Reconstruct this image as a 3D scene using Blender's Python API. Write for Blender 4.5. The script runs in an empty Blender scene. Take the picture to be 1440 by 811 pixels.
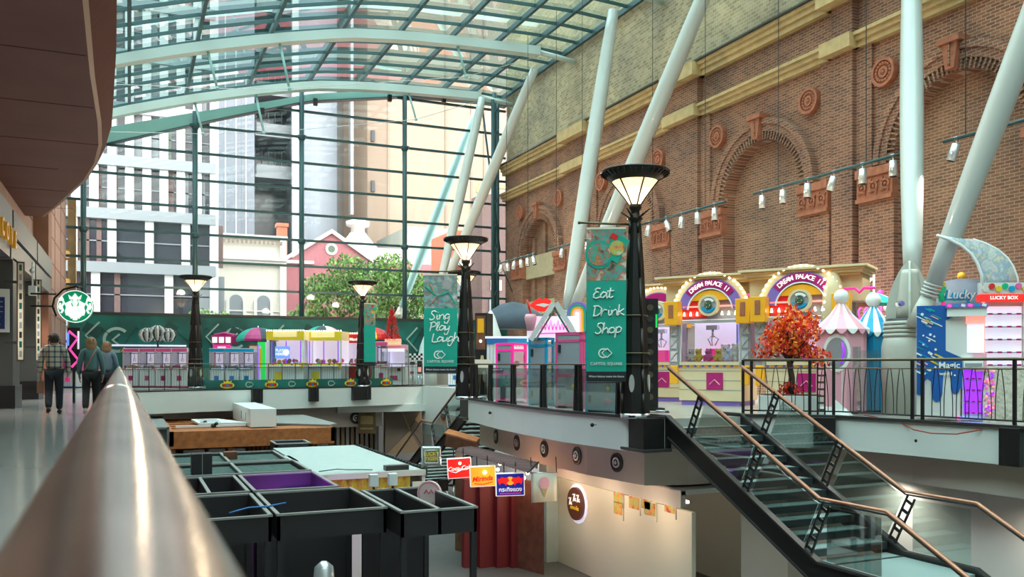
import bpy, math, random
from mathutils import Vector, Matrix, Euler
random.seed(7)
PI = math.pi
S = bpy.context.scene
COL = S.collection

# ------------------------------------------------------------------ camera, world, exposure
CAM_H = 1.08
TH = math.radians(23.94)
F_PX, CX, HY = 1212.0, 720.0, 512.0
cam_d = bpy.data.cameras.new('camera')
cam = bpy.data.objects.new('camera', cam_d); COL.objects.link(cam)
cam.location = (0, 0, CAM_H); cam.rotation_euler = (PI/2, 0, -TH)
cam_d.sensor_width = 36; cam_d.lens = F_PX/1440*36
cam_d.shift_y = (HY-405.5)/1440
cam_d.clip_start = 0.03; cam_d.clip_end = 600
cam_d.dof.use_dof = True; cam_d.dof.focus_distance = 19; cam_d.dof.aperture_fstop = 8
S.camera = cam

w = bpy.data.worlds.new('sky'); S.world = w; w.use_nodes = True
nt = w.node_tree; nt.nodes.clear()
wo = nt.nodes.new('ShaderNodeOutputWorld'); bg = nt.nodes.new('ShaderNodeBackground')
tc = nt.nodes.new('ShaderNodeTexCoord'); sp = nt.nodes.new('ShaderNodeSeparateXYZ')
cr = nt.nodes.new('ShaderNodeValToRGB')
cr.color_ramp.elements[0].position = 0.0; cr.color_ramp.elements[0].color = (1.0, 0.97, 0.91, 1)
cr.color_ramp.elements[1].position = 0.8; cr.color_ramp.elements[1].color = (0.90, 0.93, 0.97, 1)
nt.links.new(tc.outputs['Generated'], sp.inputs[0]); nt.links.new(sp.outputs['Z'], cr.inputs[0])
nt.links.new(cr.outputs[0], bg.inputs[0]); bg.inputs[1].default_value = 5.6
nt.links.new(bg.outputs[0], wo.inputs[0])

sun_d = bpy.data.lights.new('sun', 'SUN'); sun_d.energy = .4; sun_d.angle = math.radians(3); sun_d.color = (1, .93, .82)
sun = bpy.data.objects.new('sun', sun_d); COL.objects.link(sun)
sun.rotation_euler = Vector((0.55, 0.62, -0.56)).to_track_quat('-Z', 'Y').to_euler()

S.view_settings.view_transform = 'Standard'; S.view_settings.look = 'None'
S.view_settings.gamma = 1; S.view_settings.use_curve_mapping = False
S.view_settings.exposure = 0.25
try:
    S.cycles.use_denoising = True
    S.cycles.max_bounces = 8; S.cycles.diffuse_bounces = 4; S.cycles.glossy_bounces = 3
    S.cycles.transparent_max_bounces = 24; S.cycles.transmission_bounces = 4
    S.cycles.sample_clamp_indirect = 6; S.cycles.caustics_reflective = False; S.cycles.caustics_refractive = False
except Exception:
    pass

# measured picture column / row -> real place (used only to read positions off the photograph)
CT, ST = math.cos(TH), math.sin(TH)
def P(px, py, d):
    u = (px-CX)/F_PX*d
    return Vector((u*CT+d*ST, d*CT-u*ST, CAM_H+(HY-py)/F_PX*d))
def G(px, d, z=0):
    v = P(px, 0, d); return Vector((v.x, v.y, z))
def atX(px, X):            # Y of a point on the plane X seen in that column
    k = (px-182)/1326.0
    return X*(1/k-.4058)/.914
def atY(px, Y):
    k = (px-182)/1326.0
    return .914*Y*k/(1-.4058*k)

# ------------------------------------------------------------------ materials
MATS = {}
def mat(name, col=(.8,.8,.8), rough=.6, metal=0, emit=0, noise=0, nscale=4, bump=0, bscale=30, coat=0, ecol=None, spec=.5):
    if name in MATS: return MATS[name]
    m = bpy.data.materials.new(name); m.use_nodes = True
    t = m.node_tree; b = t.nodes['Principled BSDF']
    b.inputs['Base Color'].default_value = (*col, 1); b.inputs['Roughness'].default_value = rough
    b.inputs['Metallic'].default_value = metal; b.inputs['Specular IOR Level'].default_value = spec
    if coat: b.inputs['Coat Weight'].default_value = coat
    tcn = t.nodes.new('ShaderNodeTexCoord')
    if noise:
        n = t.nodes.new('ShaderNodeTexNoise'); n.inputs['Scale'].default_value = nscale; n.inputs['Detail'].default_value = 4
        r = t.nodes.new('ShaderNodeValToRGB')
        r.color_ramp.elements[0].position = .3; r.color_ramp.elements[1].position = .7
        r.color_ramp.elements[0].color = (*[c*(1-noise) for c in col], 1)
        r.color_ramp.elements[1].color = (*[min(1, c*(1+noise)) for c in col], 1)
        t.links.new(tcn.outputs['Object'], n.inputs['Vector']); t.links.new(n.outputs[0], r.inputs[0]); t.links.new(r.outputs[0], b.inputs['Base Color'])
    if bump:
        n2 = t.nodes.new('ShaderNodeTexNoise'); n2.inputs['Scale'].default_value = bscale
        bp = t.nodes.new('ShaderNodeBump'); bp.inputs['Strength'].default_value = bump; bp.inputs['Distance'].default_value = .02
        t.links.new(tcn.outputs['Object'], n2.inputs['Vector']); t.links.new(n2.outputs[0], bp.inputs['Height']); t.links.new(bp.outputs[0], b.inputs['Normal'])
    if emit:
        b.inputs['Emission Color'].default_value = (*(ecol or col), 1); b.inputs['Emission Strength'].default_value = emit
    MATS[name] = m; return m

def glass(name, tint=(.9,.96,.95), refl=.12, rough=.03):
    if name in MATS: return MATS[name]
    m = bpy.data.materials.new(name); m.use_nodes = True; t = m.node_tree; t.nodes.clear()
    o = t.nodes.new('ShaderNodeOutputMaterial'); mx = t.nodes.new('ShaderNodeMixShader')
    tr = t.nodes.new('ShaderNodeBsdfTransparent'); gl = t.nodes.new('ShaderNodeBsdfGlossy')
    tr.inputs[0].default_value = (*tint, 1); gl.inputs['Roughness'].default_value = rough
    fr = t.nodes.new('ShaderNodeFresnel'); fr.inputs[0].default_value = 1.45
    ad = t.nodes.new('ShaderNodeMath'); ad.operation = 'MULTIPLY'; ad.inputs[1].default_value = refl/.05
    cl = t.nodes.new('ShaderNodeClamp'); cl.inputs['Max'].default_value = .6
    t.links.new(fr.outputs[0], ad.inputs[0]); t.links.new(ad.outputs[0], cl.inputs[0]); t.links.new(cl.outputs[0], mx.inputs[0])
    t.links.new(tr.outputs[0], mx.inputs[1]); t.links.new(gl.outputs[0], mx.inputs[2]); t.links.new(mx.outputs[0], o.inputs[0])
    MATS[name] = m; return m

def brick(name, c1, c2, mortar, plane='YZ', bw=.26, bh=.088):
    m = bpy.data.materials.new(name); m.use_nodes = True; t = m.node_tree; b = t.nodes['Principled BSDF']
    b.inputs['Roughness'].default_value = .9; b.inputs['Specular IOR Level'].default_value = .2
    tcn = t.nodes.new('ShaderNodeTexCoord'); s = t.nodes.new('ShaderNodeSeparateXYZ'); c = t.nodes.new('ShaderNodeCombineXYZ')
    t.links.new(tcn.outputs['Object'], s.inputs[0])
    t.links.new(s.outputs[plane[0]], c.inputs[0]); t.links.new(s.outputs[plane[1]], c.inputs[1])
    br = t.nodes.new('ShaderNodeTexBrick'); br.inputs['Scale'].default_value = 1
    br.inputs['Brick Width'].default_value = bw; br.inputs['Row Height'].default_value = bh
    br.inputs['Mortar Size'].default_value = .012; br.inputs['Mortar Smooth'].default_value = .3; br.inputs['Bias'].default_value = -.1
    br.inputs['Color1'].default_value = (*c1, 1); br.inputs['Color2'].default_value = (*c2, 1); br.inputs['Mortar'].default_value = (*mortar, 1)
    n = t.nodes.new('ShaderNodeTexNoise'); n.inputs['Scale'].default_value = .45; n.inputs['Detail'].default_value = 6
    r = t.nodes.new('ShaderNodeValToRGB'); r.color_ramp.elements[0].position = .35; r.color_ramp.elements[1].position = .68
    r.color_ramp.elements[0].color = (.72, .72, .74, 1); r.color_ramp.elements[1].color = (1.2, 1.12, 1.02, 1)
    mx = t.nodes.new('ShaderNodeMix'); mx.data_type = 'RGBA'; mx.blend_type = 'MULTIPLY'; mx.inputs[0].default_value = 1
    t.links.new(c.outputs[0], br.inputs['Vector']); t.links.new(tcn.outputs['Object'], n.inputs['Vector']); t.links.new(n.outputs[0], r.inputs[0])
    t.links.new(br.outputs['Color'], mx.inputs[6]); t.links.new(r.outputs[0], mx.inputs[7]); t.links.new(mx.outputs[2], b.inputs['Base Color'])
    bp = t.nodes.new('ShaderNodeBump'); bp.inputs['Strength'].default_value = .4; bp.inputs['Distance'].default_value = .01; bp.invert = True
    t.links.new(br.outputs['Fac'], bp.inputs['Height']); t.links.new(bp.outputs[0], b.inputs['Normal'])
    MATS[name] = m; return m

def striped(name, c1, c2, axis='X', scale=4, thr=.5, rough=.6, emit=0, planks=False):
    """alternating stripes along one local axis"""
    m = bpy.data.materials.new(name); m.use_nodes = True; t = m.node_tree; b = t.nodes['Principled BSDF']
    b.inputs['Roughness'].default_value = rough
    tcn = t.nodes.new('ShaderNodeTexCoord'); s = t.nodes.new('ShaderNodeSeparateXYZ')
    mu = t.nodes.new('ShaderNodeMath'); mu.operation = 'MULTIPLY'; mu.inputs[1].default_value = scale
    fr = t.nodes.new('ShaderNodeMath'); fr.operation = 'FRACT'
    gt = t.nodes.new('ShaderNodeMath'); gt.operation = 'GREATER_THAN'; gt.inputs[1].default_value = thr
    mx = t.nodes.new('ShaderNodeMix'); mx.data_type = 'RGBA'
    mx.inputs[6].default_value = (*c1, 1); mx.inputs[7].default_value = (*c2, 1)
    L = t.links.new
    L(tcn.outputs['Object'], s.inputs[0]); L(s.outputs[axis], mu.inputs[0]); L(mu.outputs[0], fr.inputs[0]); L(fr.outputs[0], gt.inputs[0])
    L(gt.outputs[0], mx.inputs[0]); L(mx.outputs[2], b.inputs['Base Color'])
    if emit:
        L(mx.outputs[2], b.inputs['Emission Color']); b.inputs['Emission Strength'].default_value = emit
    MATS[name] = m; return m

# ------------------------------------------------------------------ mesh builder
class MB:
    def __init__(s): s.v = []; s.f = []; s.m = []; s.sm = []; s.mats = []; s.tr = None; s.marks = []
    def mi(s, m):
        if isinstance(m, str): m = MATS[m]
        if m not in s.mats: s.mats.append(m)
        return s.mats.index(m)
    def add(s, vs, fs, m, smooth=False):
        o = len(s.v); i = s.mi(m); s.marks.append((o, len(s.f)))
        for v in vs:
            v = Vector(v)
            if s.tr is not None: v = s.tr @ v
            s.v.append(tuple(v))
        for f in fs: s.f.append(tuple(a+o for a in f)); s.m.append(i); s.sm.append(smooth)
        return s
    def box(s, x0, x1, y0, y1, z0, z1, m):
        vs = [(x0,y0,z0),(x1,y0,z0),(x1,y1,z0),(x0,y1,z0),(x0,y0,z1),(x1,y0,z1),(x1,y1,z1),(x0,y1,z1)]
        return s.add(vs, [(0,3,2,1),(4,5,6,7),(0,1,5,4),(1,2,6,5),(2,3,7,6),(3,0,4,7)], m)
    def cbox(s, c, sz, m, rot=None):
        R = (rot.to_matrix() if hasattr(rot, 'to_matrix') else Matrix.Rotation(rot, 3, 'Z')) if rot is not None else Matrix.Identity(3)
        vs = []
        for dz in (-.5, .5):
            for dx, dy in ((-.5,-.5),(.5,-.5),(.5,.5),(-.5,.5)):
                vs.append(Vector(c)+R @ Vector((dx*sz[0], dy*sz[1], dz*sz[2])))
        return s.add(vs, [(0,3,2,1),(4,5,6,7),(0,1,5,4),(1,2,6,5),(2,3,7,6),(3,0,4,7)], m)
    def prism(s, pts, vec, m, smooth=False):
        n = len(pts); vec = Vector(vec)
        a = [Vector(p) for p in pts]; b = [p+vec for p in a]
        fs = [tuple(range(n-1, -1, -1)), tuple(range(n, 2*n))]
        for i in range(n): j = (i+1) % n; fs.append((i, j, n+j, n+i))
        return s.add(a+b, fs, m, smooth)
    def tube(s, p0, p1, r0, r1=None, m=None, n=10, caps=True):
        return s.path([p0, p1], [r0, r0 if r1 is None else r1], m, n, caps)
    def path(s, pts, r, m, n=8, caps=True, flat=None):
        pts = [Vector(p) for p in pts]; k = len(pts)
        if not hasattr(r, '__len__'): r = [r]*k
        vs = []; fs = []
        up = Vector((0, 0, 1)); prev = None
        for i, p in enumerate(pts):
            t = (pts[min(i+1, k-1)]-pts[max(i-1, 0)])
            if t.length < 1e-9: t = Vector((0, 0, 1))
            t.normalize()
            if prev is None:
                a = t.cross(up)
                if a.length < 1e-3: a = t.cross(Vector((1, 0, 0)))
            else:
                a = prev - t*prev.dot(t)
                if a.length < 1e-4: a = t.cross(up)
            a.normalize(); prev = a; b = t.cross(a)
            for j in range(n):
                an = 2*PI*(j+.5)/n
                vs.append(p+a*math.cos(an)*r[i]+b*math.sin(an)*r[i]*(flat or 1))
        for i in range(k-1):
            for j in range(n):
                q = (j+1) % n
                fs.append((i*n+j, i*n+q, (i+1)*n+q, (i+1)*n+j))
        if caps:
            fs.append(tuple(range(n-1, -1, -1))); fs.append(tuple((k-1)*n+j for j in range(n)))
        return s.add(vs, fs, m, n > 5)
    def lathe(s, prof, m, c=(0,0,0), n=24, smooth=True, sx=1, sy=1):
        vs = []; fs = []; k = len(prof)
        for r, z in prof:
            for j in range(n):
                a = 2*PI*j/n; vs.append((c[0]+r*math.cos(a)*sx, c[1]+r*math.sin(a)*sy, c[2]+z))
        for i in range(k-1):
            for j in range(n):
                q = (j+1) % n; fs.append((i*n+j, i*n+q, (i+1)*n+q, (i+1)*n+j))
        if prof[0][0] > 1e-4: fs.append(tuple(range(n-1, -1, -1)))
        if prof[-1][0] > 1e-4: fs.append(tuple((k-1)*n+j for j in range(n)))
        return s.add(vs, fs, m, smooth)
    def ball(s, c, r, m, n=12, sc=(1,1,1)):
        prof = [(max(1e-5, math.sin(PI*i/(n//2))), -math.cos(PI*i/(n//2))) for i in range(n//2+1)]
        vs = []; fs = []; k = len(prof)
        for a, z in prof:
            for j in range(n):
                t = 2*PI*j/n; vs.append((c[0]+a*math.cos(t)*r*sc[0], c[1]+a*math.sin(t)*r*sc[1], c[2]+z*r*sc[2]))
        for i in range(k-1):
            for j in range(n):
                q = (j+1) % n; fs.append((i*n+j, i*n+q, (i+1)*n+q, (i+1)*n+j))
        return s.add(vs, fs, m, True)
    def disc(s, c, r, nrm, th, m, n=28, sx=1):
        """thick disc with its axis along nrm"""
        q = Vector(nrm).normalized().to_track_quat('Z', 'Y').to_matrix()
        pts = [Vector(c)+q @ Vector((r*math.cos(2*PI*i/n)*sx, r*math.sin(2*PI*i/n), -th/2)) for i in range(n)]
        return s.prism(pts, q @ Vector((0, 0, th)), m)
    def arc(s, c, r0, r1, a0, a1, th, m, frame, n=24):
        """flat ring sector in the plane of frame (u, v), thickness th along -w"""
        u, v = Vector(frame[0]), Vector(frame[1]); w_ = u.cross(v)*th; c = Vector(c)
        vs = []; fs = []
        for i in range(n+1):
            a = a0+(a1-a0)*i/n; d = u*math.cos(a)+v*math.sin(a)
            vs += [c+d*r0, c+d*r1, c+d*r0-w_, c+d*r1-w_]
        for i in range(n):
            b = 4*i; fs += [(b, b+1, b+5, b+4), (b+2, b+6, b+7, b+3), (b, b+4, b+6, b+2), (b+1, b+3, b+7, b+5)]
        fs += [(0, 2, 3, 1), (4*n, 4*n+1, 4*n+3, 4*n+2)]
        return s.add(vs, fs, m)
    def strip(s, pts, z0, z1, th, m, side=1):
        """vertical wall following a plan polyline"""
        pts = [Vector((p[0], p[1])) for p in pts]; k = len(pts); off = []
        for i in range(k):
            t = (pts[min(i+1, k-1)]-pts[max(i-1, 0)]).normalized(); nn = Vector((t.y, -t.x))*side*th
            off.append(pts[i]+nn)
        vs = []; fs = []
        for i in range(k):
            a, b = pts[i], off[i]; vs += [(a.x,a.y,z0),(a.x,a.y,z1),(b.x,b.y,z1),(b.x,b.y,z0)]
        for i in range(k-1):
            for j in range(4):
                q = (j+1) % 4; fs.append((i*4+j, i*4+q, (i+1)*4+q, (i+1)*4+j))
        fs += [(0,1,2,3), (4*k-1, 4*k-2, 4*k-3, 4*k-4)]
        return s.add(vs, fs, m)
    def sheet(s, rows, m, th=0, smooth=True):
        """grid surface from rows of points; th gives it thickness (Z down)"""
        nr, nc = len(rows), len(rows[0]); vs = [p for r in rows for p in r]
        fs = [(i*nc+j, i*nc+j+1, (i+1)*nc+j+1, (i+1)*nc+j) for i in range(nr-1) for j in range(nc-1)]
        return s.add(vs, fs, m, smooth)
    def split(s, name, parent=None, bevel=0):
        """every primitive of this builder as an object of its own"""
        ends = s.marks[1:]+[(len(s.v), len(s.f))]
        for (v0, f0), (v1, f1) in zip(s.marks, ends):
            q = MB(); q.v = s.v[v0:v1]; q.f = [tuple(i-v0 for i in f) for f in s.f[f0:f1]]; q.sm = s.sm[f0:f1]
            q.mats = [s.mats[s.m[f0]]]; q.m = [0]*(f1-f0); q.build(name, parent, bevel=bevel)
    def build(s, name, parent=None, label=None, bevel=0, solid=0, sub=0):
        me = bpy.data.meshes.new(name); me.from_pydata(s.v, [], s.f)
        for m in s.mats: me.materials.append(m)
        me.polygons.foreach_set('material_index', s.m); me.polygons.foreach_set('use_smooth', s.sm)
        me.update()
        o = bpy.data.objects.new(name, me); COL.objects.link(o)
        if parent is not None: o.parent = parent
        if label: o['label'] = label
        if solid:
            md = o.modifiers.new('thickness', 'SOLIDIFY'); md.thickness = solid; md.offset = 0
        if bevel:
            md = o.modifiers.new('bevel', 'BEVEL'); md.width = bevel; md.segments = 2; md.limit_method = 'ANGLE'
        return o

def tag(o, label, cat, group=None, kind=None):
    if label: o['label'] = label
    if cat: o['category'] = cat
    if group: o['group'] = group
    if kind: o['kind'] = kind
    return o
def thing(name, label, cat, loc=(0,0,0), rz=0, group=None):
    o = bpy.data.objects.new(name, None); COL.objects.link(o); o.empty_display_size = .1
    o.location = loc; o.rotation_euler = (0, 0, rz)
    return tag(o, label, cat, group)
def struct(mb, name, label=None, **k):
    o = mb.build(name, **k); o['kind'] = 'structure'
    if label: o['label'] = label
    return o
def copy_tree(o, parent=None):
    c = o.copy(); COL.objects.link(c)
    if parent is not None: c.parent = parent
    for ch in [x for x in bpy.data.objects if x.parent == o]: copy_tree(ch, c)
    return c
def clone(src, loc, rz, label, group=None):
    c = copy_tree(src); c.location = loc; c.rotation_euler = (0, 0, rz); c['label'] = label
    if group: c['group'] = group
    return c
def words(txt, size, m, parent, loc, rot=(PI/2, 0, 0), ext=.004, name='lettering', align='CENTER', bold=0, shear=0, sx=1):
    cu = bpy.data.curves.new('w', 'FONT'); cu.body = txt; cu.size = size; cu.extrude = ext; cu.offset = bold; cu.shear = shear
    cu.align_x = align; cu.align_y = 'CENTER'; cu.resolution_u = 3
    t = bpy.data.objects.new('w', cu); COL.objects.link(t)
    bpy.context.view_layer.update()
    me = bpy.data.meshes.new_from_object(t.evaluated_get(bpy.context.evaluated_depsgraph_get()))
    bpy.data.objects.remove(t); me.materials.clear(); me.materials.append(MATS[m] if isinstance(m, str) else m)
    if sx != 1: me.transform(Matrix.Diagonal((sx, 1, 1, 1)))
    o = bpy.data.objects.new(name, me); COL.objects.link(o); o.location = loc; o.rotation_euler = rot
    if parent is not None: o.parent = parent
    return o

# handwriting: pen strokes in a unit cell (x 0..1, y 0 baseline, 1 tall letters)
HAND = {
 'E': [[(.75,.95),(.4,1),(.2,.85),(.3,.65),(.6,.6)],[(.35,.62),(.1,.4),(.12,.1),(.4,0),(.8,.15)]],
 'a': [[(.75,.5),(.4,.6),(.15,.35),(.2,.08),(.45,.05),(.7,.3),(.78,.55),(.75,.2),(.85,.02),(1.05,.2)]],
 't': [[(.45,1),(.4,.5),(.4,.1),(.55,0),(.8,.15)],[(.1,.65),(.85,.7)]],
 'D': [[(.2,1),(.15,.5),(.15,0)],[(0,.95),(.5,1),(.9,.75),(.9,.35),(.5,.05),(.05,0)]],
 'r': [[(.15,.6),(.2,.3),(.2,0),(.3,.4),(.55,.62),(.8,.55)]],
 'i': [[(.3,.55),(.3,.15),(.4,0),(.6,.15)],[(.35,.8),(.38,.86)]],
 'n': [[(.1,.55),(.15,.3),(.15,0),(.25,.4),(.55,.58),(.7,.4),(.7,.1),(.8,0),(1,.15)]],
 'k': [[(.2,1.05),(.18,.5),(.15,0)],[(.75,.6),(.25,.3),(.5,.15),(.85,0)]],
 'S': [[(.85,.9),(.6,1.02),(.3,.95),(.25,.72),(.55,.5),(.7,.25),(.5,.02),(.2,0),(.05,.15)]],
 'h': [[(.25,1.05),(.2,.5),(.15,0),(.25,.35),(.55,.55),(.7,.4),(.7,.1),(.85,0)]],
 'o': [[(.5,.55),(.2,.45),(.15,.15),(.4,0),(.7,.1),(.75,.4),(.5,.55)]],
 'p': [[(.2,.6),(.2,.1),(.15,-.45)],[(.2,.45),(.5,.6),(.75,.45),(.7,.15),(.45,.03),(.2,.1)]],
 'P': [[(.25,1),(.2,.5),(.15,0)],[(.05,.9),(.5,1.05),(.85,.85),(.7,.55),(.25,.45)]],
 'l': [[(.2,.1),(.5,.7),(.5,1.05),(.3,1),(.25,.3),(.4,0),(.6,.1)]],
 'y': [[(.15,.55),(.2,.2),(.4,.08),(.65,.3),(.7,.55),(.65,0),(.5,-.45),(.2,-.45),(.15,-.25)]],
 'L': [[(.3,1),(.22,.5),(.2,.05),(.5,0),(.85,.05)]],
 'u': [[(.15,.55),(.15,.15),(.35,.02),(.6,.2),(.68,.55),(.68,.15),(.8,0),(1,.1)]],
 'g': [[(.7,.5),(.4,.58),(.15,.35),(.25,.08),(.5,.1),(.7,.4),(.7,-.1),(.5,-.48),(.2,-.42),(.15,-.2)]],
}
def handwrite(mb, txt, x, z, s, r, m, y=0, tilt=.12):
    for c in txt:
        if c == ' ': x += s*.5; continue
        wd = .55 if c in 'itl' else .8
        for st in HAND[c]:
            mb.path([(x+(px*.9+pz*tilt)*s, y, z+pz*s+(x)*.04) for px, pz in st], r, m, 5)
        x += s*wd*.78
    return mb

def leaves(mb, c, rad, n, size, mlist, sc=(1,1,1), shell=.5):
    for i in range(n):
        a = random.uniform(0, 2*PI); cz = random.uniform(-1, 1); q = math.sqrt(1-cz*cz); rr = rad*(shell+(1-shell)*random.random()**.5)
        p = Vector((c[0]+math.cos(a)*q*rr*sc[0], c[1]+math.sin(a)*q*rr*sc[1], c[2]+cz*rr*sc[2]))
        R = Euler((random.uniform(0, 6), random.uniform(0, 6), random.uniform(0, 6))).to_matrix()
        sz = size*random.uniform(.6, 1.3)
        vs = [p+R @ Vector(v)*sz for v in ((-.5,0,0),(0,-.28,.05),(.5,0,0),(0,.28,.05))]
        mb.add(vs, [(0,1,2,3)], random.choice(mlist))
# ------------------------------------------------------------------ palette
mat('white_paint', (.74,.74,.70), .5, noise=.03, nscale=.6)
mat('fascia_white', (.70,.71,.67), .45, noise=.04, nscale=.5)
mat('soffit_beige', (.62,.54,.47), .6, noise=.05, nscale=.7)
mat('black_steel', (.018,.016,.016), .35, metal=.3)
mat('dark_steel', (.045,.042,.04), .4, metal=.3)
mat('lamp_metal', (.035,.028,.022), .3, metal=.6)
mat('bronze', (.14,.11,.07), .35, metal=.7)
mat('teal_steel', (.028,.075,.08), .4, metal=.2)
mat('teal_light', (.22,.46,.43), .45)
mat('teal_pale', (.28,.50,.49), .35)
mat('tube_white', (.50,.53,.50), .3, coat=.3)
mat('arch_white', (.50,.60,.57), .35)
mat('rocket_white', (.52,.52,.45), .42, coat=.2)
mat('steel', (.52,.42,.38), .24, metal=1, noise=.3, nscale=7)  # colour noise paints in the tinted reflections along the handrail
mat('chrome', (.8,.8,.8), .12, metal=1)
mat('copper_rail', (.48,.205,.12), .35, metal=.3, noise=.15, nscale=5)
mat('brown_soffit', (.31,.15,.125), .7, noise=.08, nscale=.8, spec=.25)
mat('brown_lip', (.42,.22,.13), .4)  # brighter orange paints in the light caught by the balcony lip
mat('brown_fascia', (.13,.052,.04), .85, noise=.06, spec=.1)
mat('grey_pillar', (.085,.09,.088), .5)
mat('grey_panel', (.17,.185,.185), .45)
mat('plinth', (.02,.018,.02), .3)
mat('pink_stone', (.42,.25,.20), .6, noise=.08, nscale=2)
mat('red_stone', (.30,.12,.065), .6, noise=.1, nscale=2)
mat('terracotta', (.36,.125,.065), .75, noise=.2, nscale=6)
mat('sandstone', (.50,.36,.17), .8, noise=.15, nscale=3)
mat('pale_board', (.42,.36,.22), .8, noise=.08)
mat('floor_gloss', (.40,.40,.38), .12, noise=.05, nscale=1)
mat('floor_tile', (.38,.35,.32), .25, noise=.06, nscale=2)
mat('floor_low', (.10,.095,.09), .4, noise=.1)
mat('wood', (.44,.135,.035), .6, noise=.3, nscale=5)
mat('wood_dark', (.16,.06,.03), .6, noise=.3, nscale=5)
mat('grey_roof', (.24,.24,.22), .7, noise=.06)
mat('white_flat', (.80,.80,.78), .4)
mat('mint_roof', (.46,.53,.50), .5, noise=.04)
mat('felt_green', (.055,.10,.085), .9, noise=.35, nscale=8)
mat('stall_black', (.022,.018,.02), .5)
mat('stall_purple', (.06,.022,.075), .5)
mat('stall_edge', (.30,.29,.27), .5)
mat('cream', (.78,.72,.58), .5)
mat('cream_lit', (.90,.74,.36), .5, emit=.25)
mat('mustard', (.60,.40,.03), .6, noise=.2, nscale=12)
mat('yellow', (.85,.60,.03), .4)
mat('amber', (.80,.38,.02), .35, emit=.12)
mat('banner_teal', (.004,.36,.26), .6)
mat('banner_dark', (.01,.13,.10), .6)
mat('banner_black', (.015,.015,.02), .5)
mat('hoard_green', (.006,.125,.10), .45, noise=.6, nscale=.5)
mat('hoard_dark', (.006,.06,.05), .5)
mat('hoard_line', (.36,.48,.42), .5)
mat('ink_white', (.88,.90,.86), .5)
mat('pink', (.80,.10,.28), .4)
mat('hot_pink', (.90,.03,.32), .4, emit=.35)
mat('magenta', (.45,.01,.16), .4)
mat('blue', (.02,.18,.50), .4)
mat('cyan_blue', (.0,.33,.62), .4)
mat('light_pink', (.88,.42,.50), .5)
mat('grey_back', (.30,.33,.36), .4)
mat('red', (.70,.02,.015), .4)
mat('red_glow', (.85,.02,.015), .4, emit=.6)
mat('green_glow', (.02,.65,.10), .4, emit=.4)
mat('violet_glow', (.30,.03,.85), .4, emit=.9)
mat('pink_glow', (.90,.08,.42), .4, emit=.7)
mat('salmon_glow', (1.0,.30,.24), .4, emit=.9)
mat('cool_glow', (.84,.80,.96), .4, emit=.5)
mat('case_glow', (.80,.72,.86), .5, emit=.55)
mat('warm_glow', (1.0,.84,.58), .4, emit=2.2)
mat('bulb', (1.0,.88,.62), .4, emit=5)
m = bpy.data.materials.new('lamp_bowl'); m.use_nodes = True; t = m.node_tree; t.nodes.clear()
o = t.nodes.new('ShaderNodeOutputMaterial'); a = t.nodes.new('ShaderNodeBsdfTranslucent'); e = t.nodes.new('ShaderNodeEmission'); ad = t.nodes.new('ShaderNodeAddShader')
a.inputs[0].default_value = (1,.86,.62,1); e.inputs[0].default_value = (1,.62,.28,1); e.inputs[1].default_value = .45
t.links.new(a.outputs[0], ad.inputs[0]); t.links.new(e.outputs[0], ad.inputs[1]); t.links.new(ad.outputs[0], o.inputs[0]); MATS['lamp_bowl'] = m
mat('lamp_core', (1.0,.84,.58), .5, emit=16)
mat('violet', (.25,.16,.55), .4)
mat('blue_glow', (.1,.2,.95), .4, emit=1.2)
mat('grey_shell', (.32,.32,.33), .5)
mat('shell_cream', (.74,.60,.36), .45)
mat('shell_tan', (.64,.40,.14), .5)
mat('leaf_red', (.88,.06,.015), .6); mat('leaf_orange', (.95,.26,.02), .6); mat('leaf_crimson', (.55,.015,.02), .6); mat('dark_red', (.16,.012,.015), .5)
mat('leaf_green', (.10,.22,.045), .6); mat('leaf_light', (.22,.38,.08), .6); mat('leaf_dark', (.04,.10,.03), .6)
mat('bark', (.07,.04,.03), .8)
mat('silver', (.75,.77,.78), .25, metal=.6)
mat('skin', (.55,.30,.21), .5); mat('hair_dark', (.03,.02,.015), .6); mat('hair_blond', (.35,.20,.10), .6)
mat('denim_dark', (.02,.025,.035), .8); mat('black_cloth', (.012,.012,.014), .8); mat('teal_cloth', (.09,.20,.20), .8, bump=.3)
mat('denim_shirt', (.16,.23,.28), .8); mat('shoe', (.02,.015,.015), .4); mat('shoe_white', (.6,.55,.5), .5); mat('bag_tan', (.35,.17,.10), .6)
mat('plush_white', (.75,.70,.62), .95, bump=.6, bscale=60); mat('plush_yellow', (.85,.62,.10), .95, bump=.6, bscale=60)
mat('plush_pink', (.85,.15,.40), .95, bump=.6, bscale=60); mat('plush_brown', (.35,.20,.12), .95, bump=.6, bscale=60); mat('plush_blue', (.45,.62,.80), .95)
mat('tread', (.34,.42,.39), .3); mat('tread_dark', (.035,.045,.045), .4)
mat('coca', (.85,.012,.008), .4, emit=.9); mat('orange_sign', (.85,.33,.02), .4, emit=.8); mat('blue_sign', (.015,.02,.30), .4, emit=.5)
mat('sign_white', (.9,.85,.8), .4, emit=.5)
mat('green_sign', (.0,.32,.14), .4, emit=.35); mat('sign_glow_white', (.9,.95,.92), .4, emit=.7)
mat('map_blue', (.01,.04,.20), .4)
mat('cord_red', (.35,.04,.02), .5)
mat('off_white', (.66,.63,.54), .7, noise=.25, nscale=14)
mat('tarp', (.07,.09,.12), .8, noise=.3, nscale=1)
mat('mirror', (.6,.6,.6), .08, metal=1); mat('foil', (.85,.87,.85), .3, metal=.35)
mat('brown_panel', (.10,.07,.045), .5); mat('brown_panel_light', (.20,.13,.06), .5); mat('brown_panel_gold', (.30,.19,.07), .5)
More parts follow.
